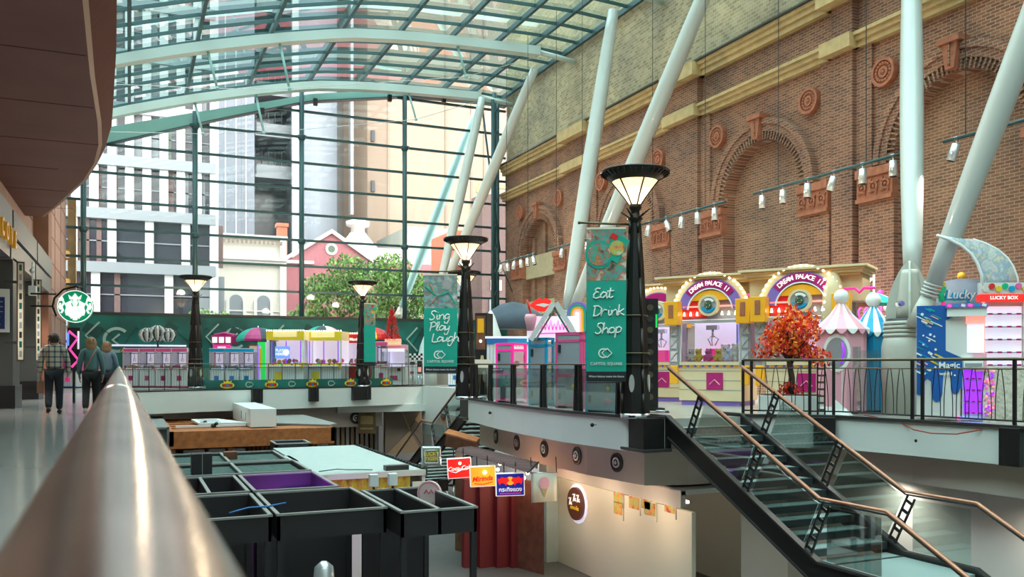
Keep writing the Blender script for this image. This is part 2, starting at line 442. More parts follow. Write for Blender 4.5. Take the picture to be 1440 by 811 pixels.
glass('facade_glass', (.97,1.0,.99), .05); glass('roof_glass', (.60,.85,.83), .07); glass('rail_glass', (.84,.92,.90), .08); glass('case_glass', (.93,.95,.97), .08)
brick('brick', (.30,.135,.085), (.15,.07,.055), (.36,.28,.21))
brick('brick_pale', (.44,.37,.24), (.25,.21,.13), (.50,.46,.36), bh=.13)
brick('brick_recess', (.29,.15,.095), (.18,.095,.065), (.38,.30,.23))
striped('slat_white', (.84,.82,.85), (.55,.53,.57), 'X', 9, .72)
striped('awning_stripe', (.8,.78,.75), (.5,.03,.08), 'X', 5, .5)
striped('corrugated', (.16,.085,.08), (.10,.055,.05), 'Y', 7, .6, rough=1)

# ------------------------------------------------------------------ floors and voids
far_edge = [(.12,36.2),(2.5,37.3),(6.0,38.3),(8.5,39.1),(11,39.9),(13.3,40.8)]
right_edge = [(13.75,-8),(13.7,6),(13.62,9.7),(13.4,11.5),(13.1,13.3),(11.65,14.35)]
isl_edge = [(9.7,14.35),(9.2,14.9),(8.95,17.2),(9.0,19.5),(9.15,21.5),(9.45,23.8),(9.6,25.2)]
back_edge = [(12.1,25.2),(13.1,26.2),(13.2,30),(13.25,34),(13.3,40.8)]
def slab(name, poly, z0, z1, m, label=None):
    mb = MB(); mb.prism([(x, y, z0) for x, y in poly], (0, 0, z1-z0), m); return struct(mb, name, label)
slab('floor', [(-6,-8),(.12,-8),(.12,36.2),(-6,36.2)], -.6, 0, 'floor_gloss')
slab('floor', [(-6,36.2)]+far_edge+[(20.2,40.8),(20.2,46),(-6,46)], -.8, 0, 'floor_tile')
slab('floor', right_edge+isl_edge+back_edge+[(20.2,40.8),(20.2,-8)], -.6, -.001, 'floor_tile')
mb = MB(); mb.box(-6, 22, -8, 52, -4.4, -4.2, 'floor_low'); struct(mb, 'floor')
# slab edges
mb = MB(); mb.strip(far_edge, -.86, .04, .12, 'fascia_white'); struct(mb, 'trim_1')
mb = MB(); mb.strip([(.12,-8),(.12,36.2)], -.75, .05, .06, 'fascia_white'); struct(mb, 'trim_2')
mb = MB(); mb.strip(right_edge, -.62, .02, .08, 'fascia_white', -1); struct(mb, 'trim_3')
mb = MB(); mb.strip(isl_edge, -.66, .02, .08, 'fascia_white', -1); struct(mb, 'trim_4')
mb = MB(); mb.strip(back_edge, -2.3, .02, .08, 'fascia_white', -1); struct(mb, 'trim_5')
# dark kerbs along the edges
mb = MB()
for e, sd in ((far_edge, 1), (right_edge, -1), (isl_edge, -1)):
    mb.strip(e, .0, .055, .13, 'dark_steel', sd)
struct(mb, 'trim_6')
# island bulkhead with its round vents
blk = [(10.6,14.9),(9.75,15.2),(9.5,17.2),(9.5,19.5),(9.6,21.5),(9.9,23.8),(10.0,25.0)]
mb = MB(); mb.prism([(x,y,-1.43) for x,y in blk]+[(13.2,25,-1.43),(13.2,17,-1.43),(11.6,14.9,-1.43)], (0,0,.83), 'soffit_beige'); struct(mb, 'wall_island')
mb = MB(); mb.box(14.6,20.2,-8,24,-4.2,-.6,'white_paint'); struct(mb, 'wall_right_lower')
mb = MB(); mb.prism([(13.9,8,-1.2),(13.75,12,-1.2),(12.6,16.4,-1.2),(14.8,20,-1.2),(14.8,8,-1.2)], (0,0,.6), 'soffit_beige'); struct(mb, 'trim_7')
mb = MB(); mb.box(13.2,14.6,16.4,18.6,-4.2,-.6,'white_paint'); struct(mb, 'wall_right_recess')
mb = MB(); mb.box(-6,-.2,-8,46,-4.2,-.6,'soffit_beige'); struct(mb, 'wall_left_lower')
mb = MB(); mb.box(-6,20.2,45.8,46.1,-4.2,-.6,'grey_panel'); struct(mb, 'wall_back_lower')
mb = MB(); mb.box(5,11.35,41.3,41.7,-1.95,-.8,'soffit_beige'); mb.box(0,9.2,43.5,43.8,-4.2,-.8,'soffit_beige'); struct(mb, 'wall_lower_bulkhead')
mb = MB(); mb.box(8.9,13.4,-.3,0,-1.2,-.85,'white_paint'); mb.v = [(x, y+40.5, z) for x, y, z in mb.v]; struct(mb, 'trim_8')
# dark geometric cladding at the far corner
mb = MB()
x0, x1, yy = 11.45, 13.45, 41.1
mb.box(x0, x1, yy, yy+.3, -3.3, -.86, 'brown_panel')
f = lambda pts, m, t=.02: mb.prism([(x0+(x1-x0)*a, yy-.001, -3.3+2.44*b) for a, b in pts], (0, -t, 0), m)
f([(.05,0),(.95,0),(.62,.45)], 'brown_panel_light'); f([(.75,.66),(1,.95),(1,.5)], 'brown_panel_gold'); f([(.3,1),(.35,1),(.64,.48),(.61,.45)], 'brown_panel_light')
f([(.64,.5),(.98,.1),(1,.48),(.76,.66)], 'brown_panel', .03)
struct(mb, 'wall_cladding')
def vent(name, c, nrm, r, label):
    t = thing(name, label, 'air vent', c)
    q = Vector(nrm).normalized()
    a = MB()
    fr = q.to_track_quat('Z', 'Y').to_matrix(); u, v = fr @ Vector((1,0,0)), fr @ Vector((0,1,0))
    a.arc(q*.03, r*.8, r, 0, 2*PI, .06, 'dark_steel', (u, v)); a.build('outer_ring', t)
    a = MB(); a.disc(q*.005, r*.8, q, .012, 'black_steel'); a.build('throat', t)
    a = MB(); a.arc(q*.05, r*.36, r*.55, 0, 2*PI, .09, 'silver', (u, v)); a.disc(q*.03, r*.2, q, .06, 'silver'); a.build('nozzle', t)
vp = [(700,617,'farthest'),(729,624,'second farthest'),(768,633,'middle'),(815,643,'second nearest'),(871,654,'nearest')]
for px, py, wd in vp:
    # nearest point of the bulkhead face in that column
    Y = atX(px, 9.5)
    for i in range(1, len(blk)-1):
        (xa, ya), (xb, yb) = blk[i], blk[i+1]
        for s_ in range(41):
            X = xa+(xb-xa)*s_/40; Yq = ya+(yb-ya)*s_/40
            if abs(atX(px, X)-Yq) < .12: Y = Yq; XX = X; nn = (-(yb-ya), xb-xa, 0)
    vent('round_vent', (XX, Y, -1.04), nn, .21, f'round metal air vent in the island bulkhead, {wd} of five from the banner lamp' if wd != 'nearest' else 'round metal air vent closest to the corner of the beige island bulkhead')
vent('round_vent', (10.05, 41.29, -1.52), (0,-1,0), .3, 'round ringed air vent in the bulkhead under the far walkway')
vent('round_vent', (13.16, 37.4, -1.2), (-1,0,0), .3, 'left one of two round vents in the white corner wall by the far stair')
vent('round_vent', (13.16, 35.4, -1.1), (-1,0,0), .3, 'right one of two round vents in the white corner wall by the far stair')

# ------------------------------------------------------------------ brick wall on the right
WX = 20.0
ARCH = [16.0, 23.7, 32.3, 41.3, 8.3, .6]
SPR, RI, RO = 6.85, 1.95, 2.65
mb = MB(); mb.box(WX+.35, WX+.8, -8, 46, -.6, 12.2, 'brick_recess')          # back of the niches
ys = sorted(ARCH)
segs = []; prev = -8
for c in ys:
    mb.box(WX, WX+.36, prev, c-RI, -.6, 12.2, 'brick'); prev = c+RI
    # spandrel above the arch opening
    n = 20; pts = [(WX, c-RI, 12.2)]+[(WX, c-RI*math.cos(PI*i/n), SPR+RI*math.sin(PI*i/n)) for i in range(n+1)]+[(WX, c+RI, 12.2)]
    mb.prism(pts, (.36, 0, 0), 'brick')
mb.box(WX, WX+.36, prev, 46, -.6, 12.2, 'brick')
struct(mb, 'wall_right', 'old red brick arcade wall')
mb = MB(); mb.box(WX+.1, WX+.8, -8, 46, 12.2, 22, 'brick_pale'); struct(mb, 'wall_right_upper')
# pilasters with shallow panels
mb = MB()
PIL = []
for i, c in enumerate(ys):
    for sgn in (-1, 1):
        e = c+sgn*RI
        a, b = (e-1.3, e-.02) if sgn < 0 else (e+.02, e+1.3)
        PIL.append((a, b)); mb.box(WX-.16, WX+.01, a, b, 0, SPR-.1, 'brick')
    nx = ys[i+1] if i+1 < len(ys) else 50
    m0, m1 = c+RI+1.38, nx-RI-1.38
    if m1 > m0+.3 and m1 < 46:
        mb.box(WX-.24, WX+.01, m0+.1, m1-.1, 0, 12.2, 'brick')
        mb.box(WX-.1, WX+.01, m0-.5, m1+.5, 6.8, 10.5, 'brick'); MID = globals().setdefault('MID', []); MID.append((m0, m1))
struct(mb, 'trim_9')
# terracotta bands (capitals), carved
mb = MB()
for a, b in PIL:
    if b-a > 1.6 : pass
    d = .24
    mb.box(WX-d-.06, WX+.01, a-.03, b+.03, 6.55, 6.8, 'terracotta'); mb.box(WX-d, WX+.01, a-.012, b+.012, 5.95, 6.56, 'terracotta'); mb.box(WX-d-.05, WX+.01, a-.02, b+.02, 5.83, 5.95, 'terracotta')
    k = max(2, int((b-a)/.38))
    for j in range(k):
        y = a+(j+.5)*(b-a)/k
        mb.arc((WX-d-.05, y, 6.25), .10, .16, 0, 2*PI, .04, 'terracotta', ((0,-1,0),(0,0,1)), 14)
        mb.ball((WX-d-.02, y, 6.25), .055, 'terracotta', 8)
        for q in range(4): mb.cbox((WX-d-.02, y+.15*math.cos(q*PI/2+.8), 6.25+.2*math.sin(q*PI/2+.8)), (.06,.05,.14), 'terracotta', Euler((q*PI/2+.1,0,0)))
struct(mb, 'trim_10')
# arch mouldings
for i, c in enumerate(ys):
    mb = MB(); fr = ((0,-1,0),(0,0,1))
    mb.arc((WX-.12, c, SPR), RI-.02, RI+.26, 0, PI, .13, 'brick', fr, 32)
    mb.arc((WX-.2, c, SPR), RI+.26, RI+.5, 0, PI, .21, 'brick', fr, 32)
    mb.arc((WX-.26, c, SPR), RI+.5, RO, 0, PI, .27, 'brick', fr, 32)
    for k in range(46):     # radiating brick joints
        a = PI*(k+.5)/46; u = Vector((0, -math.cos(a), math.sin(a)))
        mb.cbox(Vector((WX-.15, c, SPR))+u*(RI+.12), (.09, .05, .26), 'brick_recess', Euler((PI/2-a, 0, 0)))
    struct(mb, f'trim_{11+i}', 'brick arch moulding')
    mb = MB()
    mb.prism([(WX-.36,c-.13,SPR+RI+.02),(WX-.36,c+.13,SPR+RI+.02),(WX-.36,c+.24,SPR+RO+.02),(WX-.36,c-.24,SPR+RO+.02)], (.36,0,0), 'terracotta')
    mb.box(WX-.44, WX, c-.34, c+.34, SPR+RO, SPR+RO+.14, 'terracotta'); mb.box(WX-.39, WX-.34, c-.03, c+.03, SPR+RI+.1, SPR+RO, 'brick')
    struct(mb, f'trim_{17+i}', 'terracotta keystone')
    for j, y in enumerate((c-2.35, c+2.35)):
        mb = MB(); z = 9.5; r = .42
        mb.disc((WX-.06, y, z), r, (1,0,0), .14, 'terracotta'); mb.arc((WX-.2, y, z), r*.78, r, 0, 2*PI, .12, 'terracotta', fr)
        for q in range(16):
            a = 2*PI*q/16; mb.ball((WX-.15, y+math.cos(a)*r*.6, z+math.sin(a)*r*.6), .06, 'terracotta', 6)
        mb.arc((WX-.18, y, z), r*.2, r*.4, 0, 2*PI, .08, 'terracotta', fr); mb.ball((WX-.16, y, z), .07, 'terracotta', 8)
        struct(mb, f'trim_{23+2*i+j}', 'terracotta medallion')
# cornices
mb = MB()
def cornice(z, hh, m='sandstone', o=0):
    mb.box(WX-.22-o, WX+.1, -8, 46, z, z+hh*.4, m); mb.box(WX-.32-o, WX+.1, -8, 46, z+hh*.4, z+hh*.75, m); mb.box(WX-.42-o, WX+.1, -8, 46, z+hh*.75, z+hh, m)
cornice(10.5, .42); cornice(12.0, .5)
for a, b in MID:
    mb.box(WX-.56, WX, a-.1, b+.1, 10.5, 10.92, 'sandstone'); mb.box(WX-.66, WX, a-.15, b+.15, 12.0, 12.5, 'sandstone')
mb.box(WX-.52, WX+.1, -8, 46, 12.5, 12.56, 'dark_steel')
struct(mb, 'trim_35')
# blocked window inside the farthest arch: boards and brick mullions
mb = MB(); c = 41.3
for y in (c-1.3, c, c+1.3): mb.box(WX+.2, WX+.36, y-.14, y+.14, 1.5, 8.6-abs(y-c)*.5, 'brick_recess')
mb.box(WX+.05, WX+.3, c-1.95, c+1.95, 5.75, 6.95, 'pale_board'); mb.box(WX+.05, WX+.3, c-1.95, c+1.95, 3.75, 4.5, 'pale_board')
struct(mb, 'window_8', 'bricked-up arched window with pale lintel boards')

# ------------------------------------------------------------------ left wall, pillars and header
mb = MB(); mb.box(-6, -2.75, 36, 45.9, -.6, 13, 'pink_stone')
for z in range(1, 13): mb.box(-2.76, -2.735, 36, 45.9, z, z+.03, 'red_stone')
for i, y in enumerate((39.2, 42.5)): mb.box(-2.76, -2.735, y, y+.03, 0, 13, 'red_stone')
struct(mb, 'wall_left')
mb = MB(); mb.box(-3.6, -2.62, 34.6, 36.0, 0, 9, 'red_stone'); struct(mb, 'wall_left_pier')
mb = MB(); mb.box(-6, -3.1, -8, 36, 0, 9, 'pink_stone')
for z in (5.3, 6.1, 6.9): mb.box(-3.11, -3.08, -8, 36, z, z+.03, 'red_stone')
struct(mb, 'wall_left_shop')
mb = MB()
for y0, y1 in ((-8, 3.9), (4.2, 10.5), (10.8, 17), (17.3, 23.6), (23.9, 29.6), (29.9, 35.2)):
    mb.box(-3.2, -2.6, y0, y1, 3.63, 4.15, 'grey_panel'); mb.box(-3.2, -2.55, y0, y1, 4.2, 4.8, 'grey_panel')
    mb.box(-3.2, -2.9, y0, y1, 3.7, 4.8, 'black_steel')
struct(mb, 'trim_36', 'grey shopfront header panels')
for a, b in ((24.2, 25.6), (30.2, 31.8), (17.5, 19)):
    mb = MB(); mb.box(-4, -2.6, a, b, .55, 3.7, 'grey_pillar'); mb.box(-4.02, -2.55, a-.04, b+.04, 0, .56, 'plinth'); struct(mb, 'wall_left_pillar')
# stone column just outside the left end of the glazing
mb = MB(); mb.box(-2.7, -2.35, 46.4, 46.9, -.5, 9, 'sandstone'); struct(mb, 'trim_37')

# upper level balcony bulkhead, brown
inn = [(-.55,-8),(-.56,12),(-.6,16),(-.58,19),(-.62,21),(-.78,23),(-1.1,25.2),(-1.5,27),(-2.0,29.4),(-2.62,32)]
out = [(-.12,-8),(-.14,12),(-.2,16),(-.3,19.4),(-.36,21.2),(-.55,23.5),(-.8,25.4),(-1.15,27.5),(-1.7,30.4),(-2.6,34)]
mb = MB()
mb.prism([(x,y,5.9) for x,y in inn]+[(-3.2,32,5.9),(-3.2,-8,5.9)], (0,0,.1), 'brown_soffit')
rows = [[(x,y,5.9) for x,y in inn],[(x+.07,y+.12,5.93) for x,y in inn]]
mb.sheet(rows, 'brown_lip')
mb.sheet([[(x+.07,y+.12,5.93) for x,y in inn],[(x,y,6.4) for x,y in out]], 'brown_fascia')
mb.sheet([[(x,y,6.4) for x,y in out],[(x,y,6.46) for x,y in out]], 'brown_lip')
mb.sheet([[(x-.03,y,6.46) for x,y in out],[(x-.03,y,9) for x,y in out]], 'brown_fascia')
mb.prism([(x-.03,y,8.9) for x,y in out]+[(-6,34,8.9),(-6,-8,8.9)], (0,0,.15), 'brown_fascia')
for y in range(-6, 32, 3): mb.box(-3.1, -.62 if y < 22 else -1.6, y, y+.012, 5.893, 5.9, 'brown_fascia')
struct(mb, 'ceiling_left', 'brown curved soffit of the upper balcony')
mb = MB(); mb.box(-6, -3.0, -8, 36, 9, 14, 'pink_stone'); mb.box(-6,20.2,-8.4,-8,-4.2,17,'white_paint'); struct(mb, 'wall_back')

# ------------------------------------------------------------------ glazed end wall
FY = 46.0
MX = [-2.0, 3.0, 8.25, 13.85, 19.2]
def topz(x):
    pts = [(-6,10.0),(-3,11.0),(-1,11.7),(3.9,13.4),(8.5,14.9),(14.2,15.9),(18.8,16.1),(20.4,16.0)]
    for (a, za), (b, zb) in zip(pts, pts[1:]):
        if x <= b: return za+(zb-za)*(x-a)/(b-a)
    return 16.0
def roofz(x):
    pts = [(-6,10.9),(-3,12.3),(-.6,13.3),(2.6,14.3),(5.6,15.1),(8.7,15.8),(11.4,16.1),(13.9,16.25),(18,16.4),(20.4,16.3)]
    for (a, za), (b, zb) in zip(pts, pts[1:]):
        if x <= b: return za+(zb-za)*(x-a)/(b-a)
    return 16.3
mb = MB()
for x in MX: mb.tube((x, FY-.25, 0), (x, FY-.25, topz(x)+.6), .13, .13, 'teal_steel', 12); mb.box(x-.05, x+.05, FY-.15, FY+.02, 0, topz(x), 'teal_steel')
z = 3.52-1.36
rz = []
while z < 16:
    rz.append(z)
    xs = -2.75
    if z > 11: xs = next((x/10 for x in range(-27, 204) if topz(x/10) > z), 20)
    mb.box(xs, WX, FY-.1, FY+.05, z-.055, z+.055, 'teal_steel'); z += 1.36
for x in MX:      # bracket collars
    for q in (5, 9):
        mb.lathe([(.13,-.25),(.28,0),(.13,.05)], 'teal_steel', (x, FY-.25, 3.5+1.36*q-2.7), 12)
struct(mb, 'window_1', 'teal steel frame of the glazed end wall')
mb = MB(); xs = [-2.75+i*(22.8/24) for i in range(25)]
mb.prism([(xs[0], FY, .2)]+[(x, FY, topz(x)) for x in xs]+[(xs[-1], FY, .2)], (0, .02, 0), 'facade_glass'); struct(mb, 'window_2', 'clear glazing of the end wall')
# curved deep teal beam at the head
mb = MB()
xs = [-4+i*.8 for i in range(31)]
for a, b in zip(xs, xs[1:]):
    da, db = max(.35, .9-.05*(a+4)), max(.35, .9-.05*(b+4))
    mb.prism([(a,FY-.3,topz(a)),(b,FY-.3,topz(b)),(b,FY-.3,topz(b)+db),(a,FY-.3,topz(a)+da)], (0,.45,0), 'teal_light')
    mb.prism([(a,FY-.32,topz(a)-.04),(b,FY-.32,topz(b)-.04),(b,FY-.32,topz(b)),(a,FY-.32,topz(a))], (0,.5,0), 'teal_steel')
struct(mb, 'trim_38', 'curved teal head beam of the glazed wall')
# truss ladder beside the brick wall
mb = MB()
for x, y in ((18.75,44.9),(19.3,45.5)): mb.tube((x,y,0),(x,y,16), .1, .1, 'teal_steel', 8)
for i in range(12): mb.tube((18.75,44.9,.8+i*1.3),(19.3,45.5,1.5+i*1.3), .04, .04, 'teal_steel', 6)
mb.tube((18.1,45,15.9),(19.4,45.4,7.5), .06,.06,'teal_steel',6); mb.tube((19.2,45,7),(20,45,5.2),.03,.03,'teal_steel',6)
struct(mb, 'trim_39', 'slim steel truss in the corner of the glazed wall')

# glazed roof
mb = MB(); xs = [-6+i*1.1 for i in range(25)]
mb.sheet([[(x, y, roofz(x)+.45) for x in xs] for y in (-8, 46.8)], 'roof_glass'); struct(mb, 'ceiling', 'glazed vaulted roof')
mb = MB()
for x in (-3, 0, 2.6, 5.6, 8.7, 11.4, 13.9, 16.2, 18, 19.9):
    mb.box(x-.07, x+.07, -8, 46.6, roofz(x)+.18, roofz(x)+.42, 'teal_steel')
for y in [46.3-1.55*i for i in range(14)]+[22-3*i for i in range(10)]:
    for a, b in zip(xs, xs[1:]):
        mb.prism([(a,y-.03,roofz(a)+.3),(b,y-.03,roofz(b)+.3),(b,y-.03,roofz(b)+.44),(a,y-.03,roofz(a)+.44)], (0,.06,0), 'teal_steel')
struct(mb, 'ceiling_frame', 'teal purlins and glazing bars of the roof')
# white arched ribs with their props
def rib(y, wd=.5, dp=.5, lab=''):
    mb = MB(); xs = [-4+i*1.0 for i in range(23)]
    for a, b in zip(xs, xs[1:]):
        za, zb = roofz(a)-.25, roofz(b)-.25
        mb.prism([(a,y-wd/2,za-dp/2),(b,y-wd/2,zb-dp/2),(b,y-wd/2,zb+dp/2-.1),(a,y-wd/2,za+dp/2-.1)], (0,wd,0), 'arch_white')
    mb.tube((18,y,roofz(18)-.3),(20,y,roofz(18)-.5),.12,.12,'arch_white',8)
    struct(mb, 'ceiling_rib', lab)
for y in (45.0, 37.4, 29.8, 22.2, 14.6, 7): rib(y, lab='white curved roof rib')
mb = MB()      # tie rods hung below the ribs
for y in (45.0, 37.4):
    lo = [(2.9, 2.0), (5.8, 2.4), (13.8, 1.9)]
    prev = (-3, y, roofz(-3)-.4)
    for x, dr in lo:
        p = (x+.4, y-.2, roofz(x)-dr); mb.tube((x, y, roofz(x)-.3), p, .06, .05, 'teal_pale', 8); mb.ball(p, .09, 'teal_pale', 8)
        mb.tube(prev, p, .016, .016, 'silver', 5); prev = p
    mb.tube(prev, (18, y, roofz(18)-.5), .016, .016, 'silver', 5)
for i, (x, y) in enumerate(((6.2,45.4),(8.9,45.4),(12.9,45.4),(16,45.4))):
    mb.box(x-.1, x+.1, y-.1, y+.1, topz(x)-.35, topz(x), 'black_steel')
struct(mb, 'ceiling_tie_rods', 'thin props and tie rods under the roof ribs')

# ------------------------------------------------------------------ tapered white tubes (tree columns)
def cigar(p0, p1, r, m, obj=None, n=20):
    p0, p1 = Vector(p0), Vector(p1); k = 14; pts = []; rr = []
    for i in range(k+1):
        t = i/k; pts.append(p0.lerp(p1, t)); rr.append(r*(.58+.42*math.sin(PI*min(1, t*.9+.03))**.7))
    return (obj or MB()).path(pts, rr, m, n)
def strut(p0, p1, r, name, label, m='tube_white', foot=True):
    t = thing(name, label, 'roof strut', p0)
    v = Vector(p1)-Vector(p0)
    cigar((0,0,0), v, r, m).build('tube', t)
    u = v.normalized()
    if foot:
        b = MB()
        for i in range(4): b.tube(u*(-.05-i*.07), u*(-.01-i*.07), r*.75, r*.75, m, 16)
        b.build('ring_collar', t)
        b = MB(); b.tube(u*-.3, u*-.95, r*.6, r*.95, 'rocket_white', 14); b.build('knuckle', t)
        b = MB(); b.disc(u*-.7+Vector((-.12,-.25,0)), .13, (-.3,-1,0), .06, 'silver'); b.build('pin', t)
    return t
def top_at(p0, qx, qy, yt):     # end of a strut that leaves the picture through (qx, qy), at distance Y = yt
    p0 = Vector(p0); u_ = P(qx, qy, 1)-Vector((0,0,CAM_H))
    cx = Vector((0,0,CAM_H)); nrm = u_.cross(p0-cx)     # plane through the eye, the foot and that sight line
    X = 17.7; a = nrm; # a.x*X + a.y*yt + a.z*(z-h) = 0
    z = CAM_H-(a.x*X+a.y*yt)/a.z
    return Vector((X, yt, z))
D0 = P(1283,386,18.6); D1 = P(1282,97,21.2); D2 = D0+(D1-D0)*1.75
strut(D0, D2, .27, 'roof_strut', 'upright white tapered tube rising from the tip of the rocket-shaped column', foot=False)
E0 = P(1313,398,17.6); E1 = P(1426,97,16.4); E2 = E0+(E1-E0)*2.3
strut(E0, E2, .25, 'roof_strut', 'leaning white tube with ringed collar right of the rocket-shaped column')
B0 = P(797,438,33.5); B1 = P(850,97,34.8); B2 = B0+(B1-B0)*1.25
strut(B0, B2, .3, 'roof_strut', 'steeper left tube of the white pair behind the near banner')
C0 = P(806,436,33.2); C1 = P(947,97,30.0); C2 = C0+(C1-C0)*1.45
strut(C0, C2, .3, 'roof_strut', 'leaning right tube of the white pair passing behind the near lamp')
A0 = P(628,395,45.5); A1 = P(752,97,41.7)
strut(A0, A1, .27, 'roof_strut', 'long white tube rising to the roof corner beside the brick wall')
W0 = P(619,400,46.2); W1 = P(678,138,47.6)
strut(W0, W1, .27, 'roof_strut', 'pale white tube meeting the rib end at the glazed wall')
T0 = P(567,425,52); T1 = P(672,150,52)
strut(T0, T1, .27, 'roof_strut', 'teal tinted tube seen outside through the glazed wall', m='teal_pale')
# white pedestals under the two far pairs
def pedestal(x, y, z1, lab):
    t = thing('column_pedestal', lab, 'pedestal', (x, y, 0)); b = MB(); b.lathe([(.5,0),(.5,z1-1.2),(.46,z1-1.0),(.3,z1-.4),(.22,z1)], 'rocket_white', n=20); b.build('body', t)
    b = MB(); [b.lathe([(.54,-.03),(.54,.03)], 'rocket_white', (0,0,z1-1.3-i*.1), 20) for i in range(3)]; b.build('ring_collar', t)
pb = (B0+C0)/2; pedestal(pb.x, pb.y, 2.9, 'white column foot under the tube pair behind the near banner')
pa = (A0+W0)/2; pedestal(pa.x, pa.y, 4.6, 'white column foot under the far tubes near the glazed wall')
# ------------------------------------------------------------------ big steel handrail beside the camera
t = thing('walkway_railing', 'thick brushed steel handrail running down the walkway in the foreground', 'railing', (0,0,0))
def pipe_pt(y): return Vector((-.002-.0102*y, y, .98))
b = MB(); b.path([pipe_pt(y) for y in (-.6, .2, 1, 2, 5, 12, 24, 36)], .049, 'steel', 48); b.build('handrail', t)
for y in (2.35, 12.5): 
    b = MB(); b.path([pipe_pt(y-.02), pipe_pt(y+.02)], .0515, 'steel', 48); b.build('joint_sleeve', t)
for i in range(13):
    y = 1.6+i*2.8; b = MB(); p = pipe_pt(y)
    b.box(p.x-.006, p.x+.006, y-.03, y+.03, .05, .94, 'dark_steel'); b.build('post', t)
b = MB()
for i in range(12):
    y = 1.7+i*2.8; p = pipe_pt(y+1.35); b.box(p.x-.006, p.x+.006, y, y+2.6, .1, .9, 'rail_glass')
b.build('glass_panel', t)

def along(poly, d):
    for (a, b) in zip(poly, poly[1:]):
        a, b = Vector((a[0], a[1], 0)), Vector((b[0], b[1], 0)); L = (b-a).length
        if d <= L: return a.lerp(b, d/L), (b-a).normalized()
        d -= L
    a, b = Vector((*poly[-2][:2], 0)), Vector((*poly[-1][:2], 0)); return b, (b-a).normalized()
def plen(poly): return sum((Vector(a[:2])-Vector(b[:2])).length for a, b in zip(poly, poly[1:]))

# far railing: thin uprights, wires, glass, printed skirt
fe = [(x, y+.1) for x, y in far_edge]
t = thing('far_railing', 'thin dark railing with wires across the far edge of the void', 'railing')
b = MB(); b.path([(x, y, 1.1) for x, y in fe], .022, 'bronze', 8); b.build('handrail', t)
b = MB(); b.path([(x, y, .95) for x, y in fe], .01, 'dark_steel', 6); b.path([(x, y, .08) for x, y in fe], .015, 'dark_steel', 6); b.build('wire', t)
L = plen(fe); n = 22
for i in range(n+1):
    p, _ = along(fe, L*i/n); b = MB(); b.tube((p.x,p.y,0),(p.x,p.y,1.1),.016,.016,'dark_steel',6); b.build('post', t)
b = MB(); b.strip(fe, .1, .94, .01, 'rail_glass'); b.build('glass_panel', t)
# printed skirt on the railing
sk = [along(fe, d)[0] for d in [3.0+i*.35 for i in range(27)]]
t2 = thing('printed_skirt', 'dark green printed strip with crown emblems along the foot of the far railing', 'banner')
b = MB(); b.strip([(p.x, p.y-.05) for p in sk], .03, .42, .01, 'hoard_green', 1); b.build('strip', t2)
for i in range(5):
    p, d = along(fe, 3.9+i*1.95); q = math.atan2(d.y, d.x)
    e = MB(); e.tr = Matrix.Translation((p.x, p.y-.09, .2)) @ Matrix.Rotation(q, 4, 'Z')
    e.disc((0,0,0), .3, (0,1,0), .02, 'yellow', sx=1); e.v = [(x, y, .2+(z-.2)*.45) for x, y, z in e.v]
    e.disc((0,-.02,.0), .0001, (0,1,0), .01, 'red')
    e.box(-.22,.22,-.03,-.012,-.06,.06,'hoard_dark'); e.box(-.17,-.06,-.04,-.03,-.05,.05,'red'); e.box(-.05,.05,-.04,-.03,-.05,.05,'blue'); e.box(.06,.17,-.04,-.03,-.05,.05,'red')
    e.prism([(-.14,-.02,.08),(.14,-.02,.08),(.18,-.02,.2),(.07,-.02,.14),(0,-.02,.24),(-.07,-.02,.14),(-.18,-.02,.2)], (0,-.02,0), 'yellow'); e.build('crown_emblem', t2)
    if i < 4:
        p, d = along(fe, 4.9+i*1.95); e = MB(); e.tr = Matrix.Translation((p.x, p.y-.09, .22)) @ Matrix.Rotation(math.atan2(d.y, d.x), 4, 'Z')
        e.arc((-.08,0,0), .09, .13, .6, 5.7, .02, 'hoard_line', ((1,0,0),(0,0,1))); e.path([(.02,0,.12),(.14,0,0),(.02,0,-.12)], .02, 'hoard_line', 4); e.build('link_emblem', t2)
# dark bracket boxes hung on the slab edge
for px, wd in ((360,.45),(439,.42),(505,.95)):
    p, d = along(fe, 0); best = min((abs(atY(px, along(fe, s/20)[0].y)-along(fe, s/20)[0].x), s/20) for s in range(int(L*20)))
    p, d = along(fe, best[1]); b = MB(); b.cbox((p.x, p.y-.28, -.26), (wd, .3, .62), 'black_steel', math.atan2(d.y, d.x))
    for q in (-.3, .3): b.cbox((p.x+q*wd, p.y-.43, -.26), (.03, .03, .62), 'dark_steel', math.atan2(d.y, d.x))
    tag(b.build('rail_bracket', bevel=.01), 'black steel box on the far slab edge, '+{360:'below the green lit game',439:'below the yellow trimmed cabins',505:'below the lamp beside the red cabin'}[px], 'bracket')

